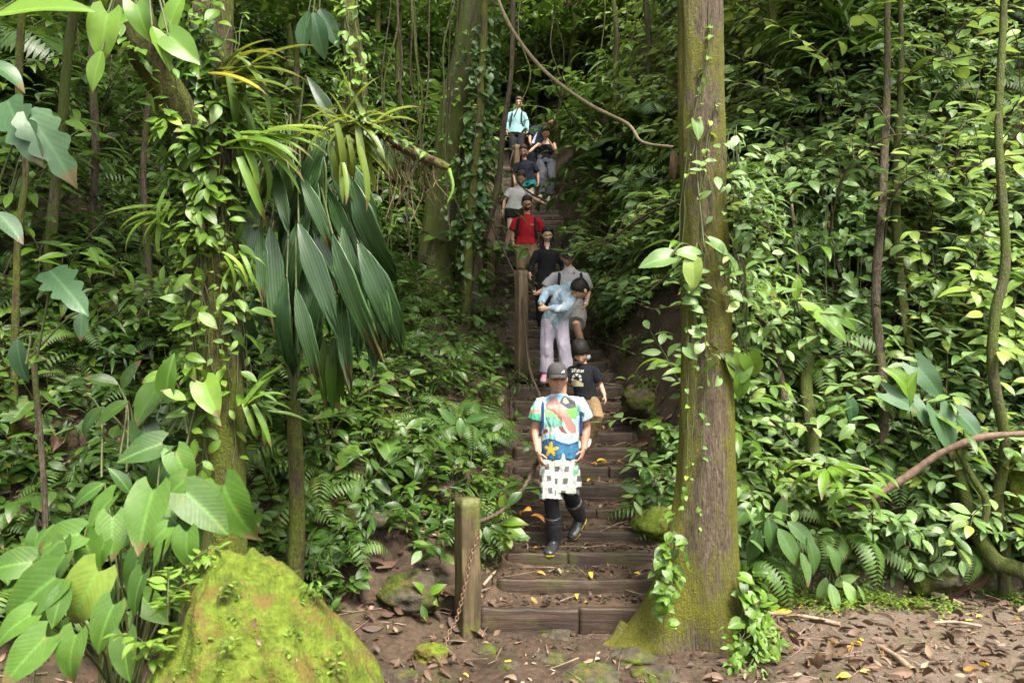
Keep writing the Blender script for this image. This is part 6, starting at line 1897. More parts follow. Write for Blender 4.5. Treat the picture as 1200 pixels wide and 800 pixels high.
def w_bottoms(c, col, length=1.0, off=0.016, flare=0.0, name='trousers', amp=0.008, skirt=False, vox=None, seed=2, waist=0.08, mat=None):
    """length along each leg: 1 knee, 2 ankle"""
    J, s = c['J'], c['s']
    p, u = c['pel'], c['up']
    gs = [tube([p - u * 0.10 * s, p - u * 0.02 * s, p + u * waist * s], 0, 26, lat=c['lat'], ell=[(c['hipw'] + 0.088 * s, 0.115 * s), (c['hipw'] + 0.092 * s, 0.122 * s), (c['hipw'] + 0.070 * s, 0.112 * s)])]
    ends = []
    for a in 'ab':
        hp, kn, an = J['hip' + a], J['kn' + a], J['an' + a]
        L = length if np.isscalar(length) else length['ab'.index(a)]
        if L <= 1:
            e = hp + (kn - hp) * L
            pts = [hp + u * 0.02, hp * 0.5 + e * 0.5, e]
            rr = [0.092 * s + off * 0.6, 0.082 * s + off + flare * 0.5, 0.070 * s + off + flare]
        else:
            e = kn + (an - kn) * (L - 1)
            pts = [hp + u * 0.02, hp * 0.5 + kn * 0.5, kn, kn * 0.45 + e * 0.55 + c['fw'] * 0.008, e]
            rr = [0.092 * s + off * 0.6, 0.078 * s + off, 0.060 * s + off + flare * 0.3, 0.056 * s + off + flare * 0.6, 0.046 * s + off + flare]
        gs.append(tube(pts, rr, 18))
        ends.append(e)
    if skirt:   # very wide short legs meeting in the middle
        hp = (J['hipa'] + J['hipb']) / 2
        e = (ends[0] + ends[1]) / 2
        w = np.linalg.norm(ends[1] - ends[0]) / 2
        gs.append(tube([hp, hp * 0.5 + e * 0.5, e - [0, 0, 0.0]], 0, 30, lat=c['lat'], ell=[(c['hipw'] + 0.088 * s, 0.125 * s), (w + 0.050 + flare * 0.5, 0.12), (w + 0.040 + flare, 0.125)]))
    return c['cloth'](name, gs, vox or c['vox'], col, amp=amp, seed=seed, mat=mat)

def w_shoe(c, which, col=(0.6, 0.6, 0.6), sole=(0.55, 0.55, 0.52), boot=0.0, sock=None, name='shoe'):
    """boot: fraction of the shin covered"""
    J, s = c['J'], c['s']
    an, to, kn = J['an' + which], J['to' + which], J['kn' + which]
    d = norm(to - an)
    hl = an - d * 0.045 * s
    shin = norm(kn - an)
    n0 = shin - d * np.dot(shin, d)
    n0 = norm(n0)
    L = 0.17 * s
    ft = lambda t, h: hl + d * t * s + n0 * h * s
    X = norm(np.cross(d, n0))
    gs = [tube([ft(-0.012, -0.03), ft(0.03, -0.026), ft(0.10, -0.028), ft(0.16, -0.042), ft(0.225, -0.050), ft(0.25, -0.055)], 0, 18, lat=X,
               ell=[(0.030 * s, 0.044 * s), (0.042 * s, 0.052 * s), (0.048 * s, 0.048 * s), (0.054 * s, 0.036 * s), (0.048 * s, 0.028 * s), (0.026 * s, 0.016 * s)])]
    top = an + (kn - an) * boot if boot else an + shin * 0.055 * s
    rr = [0.062 * s, 0.058 * s, 0.070 * s, 0.080 * s] if boot else [0.050 * s, 0.047 * s, 0.044 * s, 0.042 * s]
    gs.append(tube([hl + d * 0.04 * s - n0 * 0.01, an, an * 0.5 + top * 0.5, top], rr, 18))
    sol = tube([ft(-0.012, -0.07), ft(0.03, -0.072), ft(0.12, -0.072), ft(0.17, -0.074), ft(0.22, -0.074), ft(0.246, -0.072)], 0, 18, lat=X,
               ell=[(0.028 * s, 0.011 * s), (0.041 * s, 0.013 * s), (0.043 * s, 0.012 * s), (0.052 * s, 0.012 * s), (0.045 * s, 0.012 * s), (0.024 * s, 0.010 * s)])
    gs.append(sol)
    def cf(V):
        h = (V - hl) @ n0 / s
        cc = np.where((h < -0.060)[:, None], np.asarray(sole), np.asarray(col))
        if boot:
            t = np.clip((V - an) @ shin / max(1e-6, np.linalg.norm(top - an)), 0, 1)
            cc = np.where(((t > 0.93) & (h > 0))[:, None], np.asarray(col) * 0.7, cc)
        return cc
    o = c['cloth'](name, gs, min(c['vox'], 0.008), cf, M_RUBBER, amp=0.004 if boot else 0.001, seed=5, sm=2, scale=(10, 10, 16))
    if sock is not None:
        c['cloth']('sock', [tube([an - shin * 0.01, an + shin * 0.05 * s, an + shin * 0.12 * s], [0.042 * s, 0.042 * s, 0.046 * s], 14)], c['vox'], sock, amp=0.002)
    return o

def w_hair(c, kind='short', col=None, thick=0.012, line=0.42, long=0.0, mat=None, fringe=0.0, bun=False, tail=False):
    x, y, zz = np.clip(HEAD.V / [0.074, 0.094, 0.116], -1, 1).T
    fr = np.clip(-y, 0, 1)
    bk = np.clip(y, 0, 1)
    lim = (line - fringe) * fr ** 0.7 + (-0.30) * (1 - fr) * (1 - bk) - 0.75 * bk
    lim = lim + 0.09 * fbm(HEAD.V * np.array([70, 70, 20]), 2, int(c['D'] * 7))
    h = sstep(-0.10, 0.12, zz - lim)
    n = fbm(HEAD.V * np.array([60, 60, 14]), 3, int(c['D'] * 10))
    f = (0.90 + (0.10 + thick / 0.085) * h + 0.035 * n * h)
    V = c['head_xf'](HEAD.V * f[:, None])
    gs = [Geo(V, HEAD.Q)]
    s, J = c['s'], c['J']
    H = c['head_xf']
    extra = []
    if long:
        for sd in (-1, -0.5, 0, 0.5, 1):
            a = H(np.array([[0.062 * sd, 0.055 - 0.03 * abs(sd), 0.02]]))[0]
            m = H(np.array([[0.074 * sd, 0.070 - 0.045 * abs(sd), -0.09]]))[0]
            e = m + np.array([0.012 * sd, 0.005, -long])
            extra.append(tube([a, m, e * 0.5 + m * 0.5, e], [0.034, 0.036, 0.033, 0.014], 10))
    if bun:
        extra.append(ball(H(np.array([[0, 0.085, 0.06]]))[0], (0.042, 0.042, 0.042)))
    if tail:
        a = H(np.array([[0.0, 0.09, 0.03]]))[0]
        extra.append(tube([a, a + c['fw'] * 0.04 - [0, 0, 0.06], a + c['fw'] * 0.03 - [0, 0, 0.18]], [0.028, 0.028, 0.012], 10))
    if extra:
        V, N, Q = remesh('hair', gs + extra, 0.008, 2)
        V = V + N * (0.006 * fbm(V * np.array([70, 70, 10]), 3, 6))[:, None]
        g = Geo(V, Q)
    else:
        g = gs[0]
    me = to_mesh('hair', g, [mat or M_HAIR])
    return link('hair', me, c['root'])

def w_cap(c, col=(0.035, 0.034, 0.036), brim=(0.035, 0.034, 0.036), emblem=False):
    H = c['head_xf']
    x, y, zz = np.clip(HEAD.V / [0.074, 0.094, 0.116], -1, 1).T
    lim = 0.34 * np.clip(-y, 0, 1) + 0.05 * np.clip(y, 0, 1)
    h = sstep(-0.07, 0.07, zz - lim)
    f = 0.90 + 0.22 * h
    V = HEAD.V * f[:, None]
    V[:, 2] = np.where(V[:, 2] > 0.05, 0.05 + (V[:, 2] - 0.05) * 0.94, V[:, 2])
    me = col_mesh('cap', H(V), HEAD.Q, np.asarray(col) * (1 + 0.08 * fbm(V * 60, 2, 2))[:, None], [M_CLOTH])
    o = link('cap', me, c['root'])
    # brim
    nu, nvv = 25, 8
    a = np.linspace(-1.15, 1.15, nu)
    rows = []
    for i in range(nvv):
        t = i / (nvv - 1)
        xx = 0.080 * np.sin(a) * (1 - 0.08 * t)
        yy = -0.100 * np.cos(a) - 0.062 * t * np.cos(a) ** 0.6
        z1 = 0.047 - 0.016 * t - 0.026 * (np.sin(a) ** 2) * (0.4 + 0.6 * t)
        rows.append(np.stack([xx, yy, z1], -1))
    T = np.array(rows)
    B = T - [0, 0, 0.005]
    V = np.concatenate([T.reshape(-1, 3), B.reshape(-1, 3)])
    q = grid_quads(nvv, nu)
    n = nvv * nu
    rim = []
    edge_i = list(range(nu)) + [r * nu + nu - 1 for r in range(1, nvv)] + [(nvv - 1) * nu + k for k in range(nu - 2, -1, -1)] + [r * nu for r in range(nvv - 2, 0, -1)]
    for i in range(len(edge_i)):
        u_, v_ = edge_i[i], edge_i[(i + 1) % len(edge_i)]
        rim.append([u_, v_, v_ + n, u_ + n])
    Q = np.vstack([q, q[:, ::-1] + n, rim])
    link('brim', col_mesh('brim', H(V), Q, np.tile(np.asarray(brim, float), (len(V), 1)), [M_CLOTH]), o)
    if emblem:   # three slanted white bars rising in a triangle
        gs = []
        def bar(x0, w, h0, h1):
            P4 = []
            for (xx, zz_) in ((x0, 0.055), (x0 + w, 0.055), (x0 + w, 0.055 + h1), (x0, 0.055 + h0)):
                for off in (0.0, 0.004):
                    yy = -(0.094 * 1.14 + off) * math.sqrt(max(0, 1 - (xx / 0.086) ** 2)) * math.sqrt(max(0, 1 - ((zz_ + 0.0) / 0.145) ** 2)) - 0.003
                    P4.append([xx, yy, zz_])
            P4 = np.array(P4)
            i = [0, 2, 4, 6]
            return Geo(P4, [[1, 3, 5, 7], [0, 6, 4, 2], [0, 2, 3, 1], [2, 4, 5, 3], [4, 6, 7, 5], [6, 0, 1, 7]])
        gs = [bar(0.022, 0.0075, 0.006, 0.011), bar(0.0315, 0.0075, 0.013, 0.021), bar(0.041, 0.008, 0.022, 0.014)]
        g = Geo.cat(gs)
        link('emblem', col_mesh('emblem', H(g.V), g.Q, np.tile([0.8, 0.8, 0.8], (len(g.V), 1)), [M_CLOTH]), o)
    return o

def w_straps(c, col=(0.015, 0.015, 0.017), w=0.020, inset=0.62, low=0.30, pack=True, off=0.105):
    J, s, up, fw = c['J'], c['s'], c['up'], c['fw']
    for a in 'ab':
        sh = J['sh' + a] * inset + c['nb'] * (1 - inset)
        sd = c['lat'] * (1 if a == 'b' else -1)
        bk = c['spec'].get('bulk', 1.0)
        u0 = abs(np.dot(sh - c['nb'], c['lat']))
        W = c['sw'] * 0.9 * bk + 0.024
        def at(drop, u, dd=0.0):
            u = min(u, W * 0.97)
            dep = (0.112 * s * bk + 0.028) * math.sqrt(max(0.05, 1 - (u / W) ** 2)) + dd
            b0 = c['nb'] - up * (0.055 * s + drop * s)
            b0 = b0 + (c['che'] - c['nb'] + up * np.dot(c['nb'] - c['che'], up)) * min(1, drop / 0.2)
            return b0 + sd * u - fw * dep
        p = [sh + up * 0.0 * s + fw * 0.09 * s, sh + up * 0.030 * s + fw * 0.02 * s, at(0.02, u0, -0.03), at(0.09, u0 * 1.03), at(low * 0.65, u0 * 1.12), at(low, W * 0.93)]
        q = spline(p, 26)
        g = tube(q, 0, 10, ell=np.tile([w * s, 0.008], (26, 1)), lat=c['lat'])
        link('strap', col_mesh('strap', g.V, g.Q, np.tile(np.asarray(col, float), (len(g.V), 1)), [M_CLOTH]), c['root'])
    if pack:
        b = c['che'] + fw * 0.20 * s - up * 0.08 * s
        gs = [tube([b - up * 0.24 * s, b - up * 0.2 * s, b + up * 0.16 * s, b + up * 0.23 * s], 0, 20, lat=c['lat'], ell=[(0.11 * s, 0.06 * s), (0.145 * s, 0.085 * s), (0.14 * s, 0.08 * s), (0.08 * s, 0.05 * s)])]
        c['cloth']('backpack', gs, 0.014, col, amp=0.004)

def px_col(c, fn):
    """colour from garment coordinates measured in the photo frame: returns f(V) with photo px,py of each vertex at build pose"""
    org, D = c
    def f(V):
        W = V + org
        u = W[:, 0] / W[:, 1]
        v = (W[:, 2] - CAM_H) / W[:, 1]
        # rotate into the camera pitch
        cc, ss = _c, _s
        zf = cc + v * ss
        yy = -(-ss + v * cc) / zf
        xx = u / zf
        return fn(600 + F_PX * xx, 400 + F_PX * yy, V)
    return f

def poly(px, py, pts):
    pts = np.asarray(pts, float)
    ins = np.zeros(len(px), bool)
    j = len(pts) - 1
    for i in range(len(pts)):
        xi, yi = pts[i]
        xj, yj = pts[j]
        cnd = ((yi > py) != (yj > py)) & (px < (xj - xi) * (py - yi) / (yj - yi + 1e-9) + xi)
        ins ^= cnd
        j = i
    return ins

# ---- the man in front: printed T-shirt, chequered knee trousers, rubber boots
def print_shirt(px, py, V):
    # px,py in photo units; print laid out in crop units (612..702 x 450..550 scaled by 8)
    X, Y = (px - 612) * 8, (py - 450) * 8
    wob = 10 * fbm(np.stack([X / 60, Y / 60, 0 * X], -1), 3, 3)
    X, Y = X + wob, Y + 0.6 * wob
    c = np.tile([0.42, 0.57, 0.63], (len(px), 1))
    def fill(m, col):
        c[m] = col
    fill((Y > 60) & (X < 235), (0.66, 0.78, 0.90))
    fill((X < 165) & (Y > 120), (0.32, 0.62, 0.58))
    fill((X < 170) & (Y > 235), (0.42, 0.28, 0.17))
    fill((X < 170) & (Y > 275), (0.07, 0.36, 0.23))
    fill(poly(X, Y, [(215, 135), (300, 100), (420, 95), (490, 150), (505, 420), (430, 520), (200, 520), (190, 300)]), (0.36, 0.66, 0.62))
    fill(poly(X, Y, [(210, 140), (290, 105), (400, 100), (480, 150), (480, 190), (230, 200)]), (0.20, 0.36, 0.55))
    fill(poly(X, Y, [(215, 190), (290, 112), (350, 170), (420, 260), (500, 400), (505, 480), (430, 440), (380, 330), (300, 270), (225, 240)]), (0.44, 0.22, 0.18))
    fill(poly(X, Y, [(235, 200), (290, 120), (300, 170), (330, 220), (280, 240)]), (0.52, 0.29, 0.25))
    fill(poly(X, Y, [(345, 170), (395, 105), (440, 120), (495, 160), (505, 230), (440, 235), (390, 205)]), (0.09, 0.085, 0.10))
    fill(poly(X, Y, [(375, 165), (400, 120), (440, 170), (410, 190)]), (0.42, 0.45, 0.27))
    fill(poly(X, Y, [(400, 235), (500, 220), (505, 330), (460, 320)]), (0.16, 0.42, 0.10))
    fill(poly(X, Y, [(205, 240), (270, 250), (330, 290), (370, 350), (360, 390), (230, 390)]), (0.27, 0.50, 0.22))
    fill(poly(X, Y, [(225, 300), (300, 300), (370, 360), (370, 400), (220, 400)]), (0.20, 0.47, 0.37))
    fill(poly(X, Y, [(255, 240), (300, 235), (350, 280), (390, 360), (360, 340), (300, 270)]), (0.28, 0.13, 0.10))
    fill(poly(X, Y, [(150, 400), (340, 400), (420, 470), (540, 450), (550, 510), (140, 500)]), (0.58, 0.60, 0.59))
    fill(poly(X, Y, [(335, 400), (380, 390), (400, 430), (430, 470), (370, 450)]), (0.30, 0.10, 0.09))
    fill(poly(X, Y, [(190, 430), (240, 420), (240, 450), (190, 470)]), (0.30, 0.09, 0.08))
    fill(poly(X, Y, [(130, 490), (300, 465), (400, 500), (560, 500), (565, 560), (130, 560)]), (0.42, 0.68, 0.74))
    fill((Y > 535 + 22 * np.sin(X / 55.0)) & (X > 130) & (X < 570) & (Y > 510), (0.035, 0.11, 0.22))
    fill((Y > 575 + 10 * np.sin(X / 30.0)) & (X > 340) & (X < 570), (0.05, 0.17, 0.30))
    # yellow star
    dx, dy = X - 268, Y - 612
    a = np.arctan2(dy, dx)
    rr = np.hypot(dx, dy)
    fill(rr < 48 + 26 * np.cos(5 * a + 1.4), (0.60, 0.38, 0.03))
    fill(np.hypot(X - 235, Y - 612) < 9, (0.05, 0.16, 0.32))
    # right sleeve stays pale with dark fronds
    fill(poly(X, Y, [(535, 250), (585, 270), (590, 310), (530, 290)]), (0.05, 0.13, 0.14))
    fill(poly(X, Y, [(500, 200), (530, 240), (525, 300), (505, 300)]), (0.12, 0.35, 0.16))
    return c * 0.74

def patch_trousers(px, py, V):
    # slanting columns: cream / white / green print / grey squares
    X = px - 648 + (py - 530) * 0.14 * np.sign(px - 650)
    col = np.floor((X + 40) / 5.6).astype(int)
    row = np.floor((py + 3 * (col % 2)) / 7.0).astype(int)
    c = np.tile([0.36, 0.36, 0.34], (len(px), 1))
    c[(col % 5) == 1] = (0.34, 0.36, 0.29)
    grey = ((col % 5) == 3) | ((col % 5) == 0)
    c[grey & (row % 2 == 0)] = (0.085, 0.078, 0.078)
    g = (col % 5) == 2
    n = fbm(np.stack([px * 0.25, py * 0.25, 0 * px], -1), 3, 8)
    c[g & (n > 0.05)] = (0.09, 0.24, 0.13)
    g2 = (col % 5) == 4
    c[g2 & (n > 0.3)] = (0.26, 0.40, 0.25)
    return c
def build_people():
    BLK = (0.011, 0.011, 0.013)
    def oc(D, px, py):
        return (np.array([P(px, py, D)[0], D, tread(D)]), D)
    # 1 man in front
    D = 6.98
    person(dict(D=D, s=1.0, vox=0.0065, bulk=1.12, label='man in a dark cap, printed T-shirt, patchwork trousers and rubber boots stepping down the stairs', arm=1.12,
        skin=(0.40, 0.20, 0.13), head=(4, 8, 0), beard=((0.30, 0.23, 0.19), 0.5), brow=(0.10, 0.07, 0.05), curl=0.5,
        j=dict(head=(652.8, 443, -0.03), neck=(653.5, 462, 0.02), sha=(633, 469), shb=(680, 469), chest=(655.5, 488, -0.01), pelvis=(656, 529),
               ela=(627.5, 503, 0.02), wra=(631, 530, -0.10), hna=(635, 545, -0.14), elb=(687, 500, 0.06), wrb=(684, 527, -0.04), hnb=(679, 542, -0.08),
               hipa=(647, 538), hipb=(665, 538), kna=(646, 586, -0.10), knb=(668, 580, -0.04), ana=(650, 634, 0.02), toa=(642, 642, -0.17), anb=(680, 606, 0.20), tob=(670, 622, 0.10)),
        wear=[(w_shirt, dict(col=px_col(oc(D, 656, 529), print_shirt), sleeve=0.62, off=0.020, hem=0.06, amp=0.010, loose=0.030, vox=0.0042, hemoff=0.006)),
              (w_bottoms, dict(col=px_col(oc(D, 656, 529), patch_trousers), length=(1.0, 0.80), off=0.018, flare=0.020, amp=0.016, skirt=True, vox=0.0048, waist=0.02)),
              (w_bottoms, dict(col=(0.012, 0.012, 0.014), length=1.9, off=0.004, name='leggings', amp=0.003, waist=-0.05)),
              (w_shoe, dict(which='a', col=(0.020, 0.021, 0.023), sole=(0.60, 0.47, 0.03), boot=0.62, name='rubber_boot')),
              (w_shoe, dict(which='b', col=(0.024, 0.025, 0.027), sole=(0.60, 0.47, 0.03), boot=0.70, name='rubber_boot')),
              (w_hair, dict(thick=0.004, line=0.64)),
              (w_cap, dict(col=(0.050, 0.047, 0.047), brim=(0.040, 0.038, 0.038), emblem=True)),
              (w_straps, dict(col=(0.012, 0.035, 0.10), w=0.011, inset=0.95, low=0.30))]))
    # 2 boy
    D = 8.42
    def boy_shirt(px, py, V):
        c = np.tile([0.012, 0.013, 0.016], (len(px), 1))
        X, Y = (px - 655) * 13.33, (py - 395) * 13.33
        lt = (0.52, 0.50, 0.45)
        # lettering: broken upright strokes on one line, then a round emblem below
        m = (X > 190) & (X < 390) & (Y > 488) & (Y < 555)
        strokes = (np.sin(X / 4.6 + 0.25 * np.sin(Y / 9)) + 0.7 * np.sin(X / 11.0 + Y / 12) > 0.05) & (Y > 496 + 14 * np.sin(X / 47.0)) & (Y < 548)
        c[m & strokes] = lt
        r = np.hypot((X - 278) / 80, (Y - 650) / 85)
        a = np.arctan2(Y - 650, X - 278)
        c[(r < 1.0) & (r > 0.52) & (np.sin(a * 7) > -0.6)] = (0.42, 0.40, 0.34)
        c[poly(X, Y, [(205, 700), (250, 660), (320, 690), (380, 720), (385, 770), (180, 770)])] = (0.40, 0.36, 0.25)
        c[poly(X, Y, [(290, 690), (330, 700), (335, 745), (270, 740)])] = (0.48, 0.38, 0.16)
        return c
    person(dict(D=D, s=0.74, hscale=0.93, vox=0.0065, label='boy in a black printed T-shirt and khaki trousers close behind the man in the cap', skin=(0.58, 0.34, 0.235), head=(-12, 30, -6), curl=0.5,
        j=dict(head=(680.5, 413, -0.03), neck=(683, 426, 0.02), sha=(669, 432), shb=(696, 431), chest=(683, 445), pelvis=(686, 466), ela=(662, 448), wra=(661, 465), elb=(703, 449, 0.02), wrb=(708.5, 463, -0.04), hnb=(710.5, 472, -0.06),
               hipa=(680, 471), hipb=(693, 471), kna=(676, 492, -0.12), knb=(700, 488, -0.20), ana=(678, 516, 0.0), toa=(677, 520, -0.14), anb=(691, 512, -0.08), tob=(688, 519, -0.2)),
        wear=[(w_shirt, dict(col=px_col(oc(D, 686, 466), boy_shirt), sleeve=0.86, off=0.020, hem=0.02, amp=0.007, loose=0.024, vox=0.0042)),
              (w_bottoms, dict(col=(0.22, 0.15, 0.08), length=1.9, off=0.022, amp=0.010, waist=0.03)), (w_shoe, dict(which='a', col=(0.6, 0.6, 0.58), sole=(0.6, 0.58, 0.55))), (w_shoe, dict(which='b', col=(0.62, 0.61, 0.6), sole=(0.62, 0.6, 0.57))),
              (w_hair, dict(thick=0.022, line=0.26, fringe=0.02))]))
    # 3 person bending forward
    D = 9.55
    def jacket(px, py, V):
        t = (px - 634) * 0.62 + (py - 330) * 0.78
        n = fbm(V * 9, 3, 5)
        c = np.tile([0.27, 0.36, 0.44], (len(px), 1))
        st = (np.sin((px * 0.8 + py * 0.55) * 0.55) > 0.55) & (py > 338) & (px > 640)
        c[st] = (0.47, 0.50, 0.51)
        c *= (1 + 0.18 * n)[:, None]
        return c
    def pale_pants(px, py, V):
        c = np.tile([0.40, 0.36, 0.42], (len(px), 1))
        c[np.abs(px - (638 + (py - 380) * 0.03)) < 0.9] = (0.30, 0.24, 0.30)
        return c
    person(dict(D=D, s=0.86, hscale=0.95, vox=0.008, fem=True, label='person in a pale blue jacket and lavender trousers bending over, dark hair towards us', skin=(0.50, 0.31, 0.215), head=(-60, 38, 20), curl=0.8, arm=0.9,
        j=dict(head=(680, 338.5, -0.28), neck=(669, 336, -0.20), sha=(655, 336, -0.12), shb=(672, 348, -0.22), chest=(661, 347, -0.10), pelvis=(650, 373, 0.0), ela=(639, 343, -0.10), wra=(633.5, 357, -0.26), hna=(635, 363, -0.30), elb=(660, 362, -0.32), wrb=(641, 361, -0.34), hnb=(634, 362, -0.36),
               hipa=(643, 377), hipb=(657, 377), kna=(640.5, 407, -0.05), knb=(661, 405, -0.08), ana=(640, 436), toa=(636, 443, -0.14), anb=(663, 432, -0.06), tob=(662, 439, -0.2)),
        wear=[(w_shirt, dict(col=px_col(oc(D, 650, 373), jacket), sleeve=1.88, off=0.024, hem=0.06, amp=0.014, loose=0.034, name='jacket', wide=1.15, collar=0.05)),
              (w_bottoms, dict(col=px_col(oc(D, 650, 373), pale_pants), length=2.0, off=0.022, flare=0.02, amp=0.012)), (w_shoe, dict(which='a', col=(0.42, 0.22, 0.27), sole=(0.5, 0.42, 0.44))), (w_shoe, dict(which='b', col=(0.42, 0.22, 0.27), sole=(0.5, 0.42, 0.44))),
              (w_hair, dict(thick=0.010, line=0.40, fringe=0.02))]))
    # 4 man in grey polo
    D = 10.75
    def polo(px, py, V):
        c = np.tile([0.27, 0.265, 0.265], (len(px), 1))
        c[poly(px, py, [(660, 313), (675, 313), (669, 320)])] = (0.32, 0.31, 0.31)
        c[np.hypot(px - 672.5, (py - 320.5) * 0.6) < 0.8] = (0.02, 0.02, 0.03)
        return c
    person(dict(D=D, s=0.98, vox=0.009, label='man in grey polo shirt, dark cap and shorts, face hidden by leaves', skin=(0.46, 0.26, 0.18), head=(6, 22, 0), beard=((0.16, 0.10, 0.07), 0.6), curl=0.5,
        j=dict(head=(665.5, 301, -0.05), neck=(667, 315, 0.0), sha=(649, 322), shb=(686, 322), chest=(667, 336), pelvis=(671, 361, 0.05), ela=(637, 340, 0.0), wra=(629, 344, -0.2), hna=(625, 343, -0.26), elb=(690, 343, 0.02), wrb=(686, 358, -0.1), hnb=(684.5, 366, -0.12),
               hipa=(664, 365, 0.05), hipb=(679, 365, 0.05), kna=(660, 390, -0.2), knb=(675, 381, -0.33), ana=(662, 412, -0.05), toa=(660, 418, -0.2), anb=(684, 409, -0.18), tob=(687, 415, -0.32)),
        wear=[(w_shirt, dict(col=px_col(oc(D, 671, 361), polo), sleeve=0.8, off=0.018, hem=0.06, amp=0.008, loose=0.024, collar=0.025)), (w_bottoms, dict(col=(0.185, 0.175, 0.165), length=0.92, off=0.028, flare=0.02, amp=0.010, waist=-0.01, name='shorts')),
              (w_shoe, dict(which='a', col=(0.6, 0.6, 0.6), sole=(0.5, 0.5, 0.5), sock=(0.55, 0.55, 0.55))), (w_shoe, dict(which='b', col=(0.6, 0.6, 0.6), sole=(0.5, 0.5, 0.5), sock=(0.55, 0.55, 0.55))),
              (w_hair, dict(thick=0.006)), (w_cap, dict(col=(0.012, 0.012, 0.014), brim=(0.012, 0.012, 0.014))), (w_straps, dict(inset=0.72, low=0.36)),
              (w_watch, dict(which='b'))]))
    # 5 woman in black
    D = 12.0
    person(dict(D=D, s=0.93, vox=0.009, fem=True, label='dark haired woman all in black holding the post rope behind the man in grey', skin=(0.52, 0.33, 0.235), head=(2, 20, 4), curl=0.7, lips=0.5,
        j=dict(head=(641.5, 275, -0.03), neck=(641, 289), sha=(628, 295), shb=(654, 295), chest=(641, 305), pelvis=(640, 332), ela=(623, 310, -0.02), wra=(620.5, 321, -0.14), hna=(620.5, 327, -0.18), elb=(660, 312, 0.05), wrb=(660, 332, 0),
               hipa=(634, 336), hipb=(647, 336), kna=(634, 362, -0.05), knb=(647, 360, -0.05), ana=(635, 386), toa=(634, 391, -0.15), anb=(647, 384, 0.05), tob=(647, 390, -0.1)),
        wear=[(w_shirt, dict(col=BLK, sleeve=1.9, off=0.014, hem=0.22, amp=0.007, loose=0.016, name='top')), (w_bottoms, dict(col=(0.010, 0.010, 0.012), length=1.95, off=0.02)), (w_shoe, dict(which='a', col=BLK, sole=(0.1, 0.1, 0.1))), (w_shoe, dict(which='b', col=BLK, sole=(0.1, 0.1, 0.1))),
              (w_hair, dict(thick=0.014, line=0.66, long=0.17)), (w_neckline, dict(col=(0.52, 0.33, 0.235)))]))
    # 6 man in red
    D = 13.1
    def red(px, py, V):
        c = np.tile([0.29, 0.012, 0.018], (len(px), 1))
        c[(np.abs(px - 624) < 2.2) & (np.abs(py - 263) < 0.6)] = (0.45, 0.20, 0.06)
        return c
    person(dict(D=D, s=1.0, vox=0.010, bulk=1.05, label='bearded man in a red T-shirt and khaki trousers with black backpack straps', skin=(0.45, 0.275, 0.185), head=(3, 22, 0), beard=((0.025, 0.017, 0.012), 0.85), curl=0.5,
        j=dict(head=(617.5, 238.5, -0.03), neck=(617.5, 252, 0.02), sha=(604, 257), shb=(631, 257), chest=(617, 267), pelvis=(616, 286), ela=(601, 272, 0.02), wra=(601, 285, -0.06), hna=(601.5, 293, -0.1), elb=(636, 271, 0.05), wrb=(634, 285, 0), hipa=(609.5, 289), hipb=(623, 289), kna=(610, 314, -0.14), knb=(623, 311, -0.12), ana=(611, 340), toa=(610, 346, -0.16), anb=(622, 334, 0.2), tob=(622, 340, 0.05)),
        wear=[(w_shirt, dict(col=px_col(oc(D, 616, 286), red), sleeve=0.88, off=0.018, hem=0.03, amp=0.008, loose=0.026)), (w_bottoms, dict(col=(0.18, 0.128, 0.075), length=1.95, off=0.018, amp=0.009, waist=0.0)),
              (w_shoe, dict(which='a', col=(0.03, 0.025, 0.02), sole=(0.05, 0.04, 0.03))), (w_shoe, dict(which='b', col=(0.03, 0.025, 0.02), sole=(0.05, 0.04, 0.03))), (w_hair, dict(thick=0.010, line=0.64)), (w_straps, dict(inset=0.75, low=0.36))]))
    # 7 woman in white
    D = 14.25
    person(dict(D=D, s=0.95, vox=0.010, fem=True, label='woman in a white T-shirt and black shorts stepping down beside the lianas', skin=(0.50, 0.31, 0.215), head=(-14, 34, 4), curl=0.6,
        j=dict(head=(611, 208, -0.06), neck=(608, 219, 0.02), sha=(597, 222), shb=(618, 223), chest=(606, 231), pelvis=(603, 245), ela=(591, 236, 0.0), wra=(589, 249, -0.1), elb=(628, 234, -0.05), wrb=(639, 239, -0.22), hnb=(643, 241, -0.26), hipa=(598, 248), hipb=(609, 248), kna=(598, 270, -0.14), knb=(610, 268, -0.1), ana=(592, 292, -0.05), toa=(590, 299, -0.2), anb=(611, 288, 0.2), tob=(610, 294, 0.05)),
        wear=[(w_shirt, dict(col=(0.48, 0.47, 0.46), sleeve=0.62, off=0.014, hem=0.03, amp=0.007, loose=0.022)), (w_bottoms, dict(col=(0.012, 0.012, 0.014), length=0.42, off=0.018, flare=0.02, waist=-0.01, name='shorts')),
              (w_shoe, dict(which='a', col=(0.10, 0.105, 0.07), sole=(0.08, 0.08, 0.05), sock=(0.42, 0.45, 0.55))), (w_shoe, dict(which='b', col=(0.10, 0.105, 0.07), sole=(0.08, 0.08, 0.05), sock=(0.42, 0.45, 0.55))), (w_hair, dict(thick=0.010, line=0.66, mat=M_HAIRB, tail=True))]))
    # 8 woman, dark tee, teal shorts
    D = 15.5
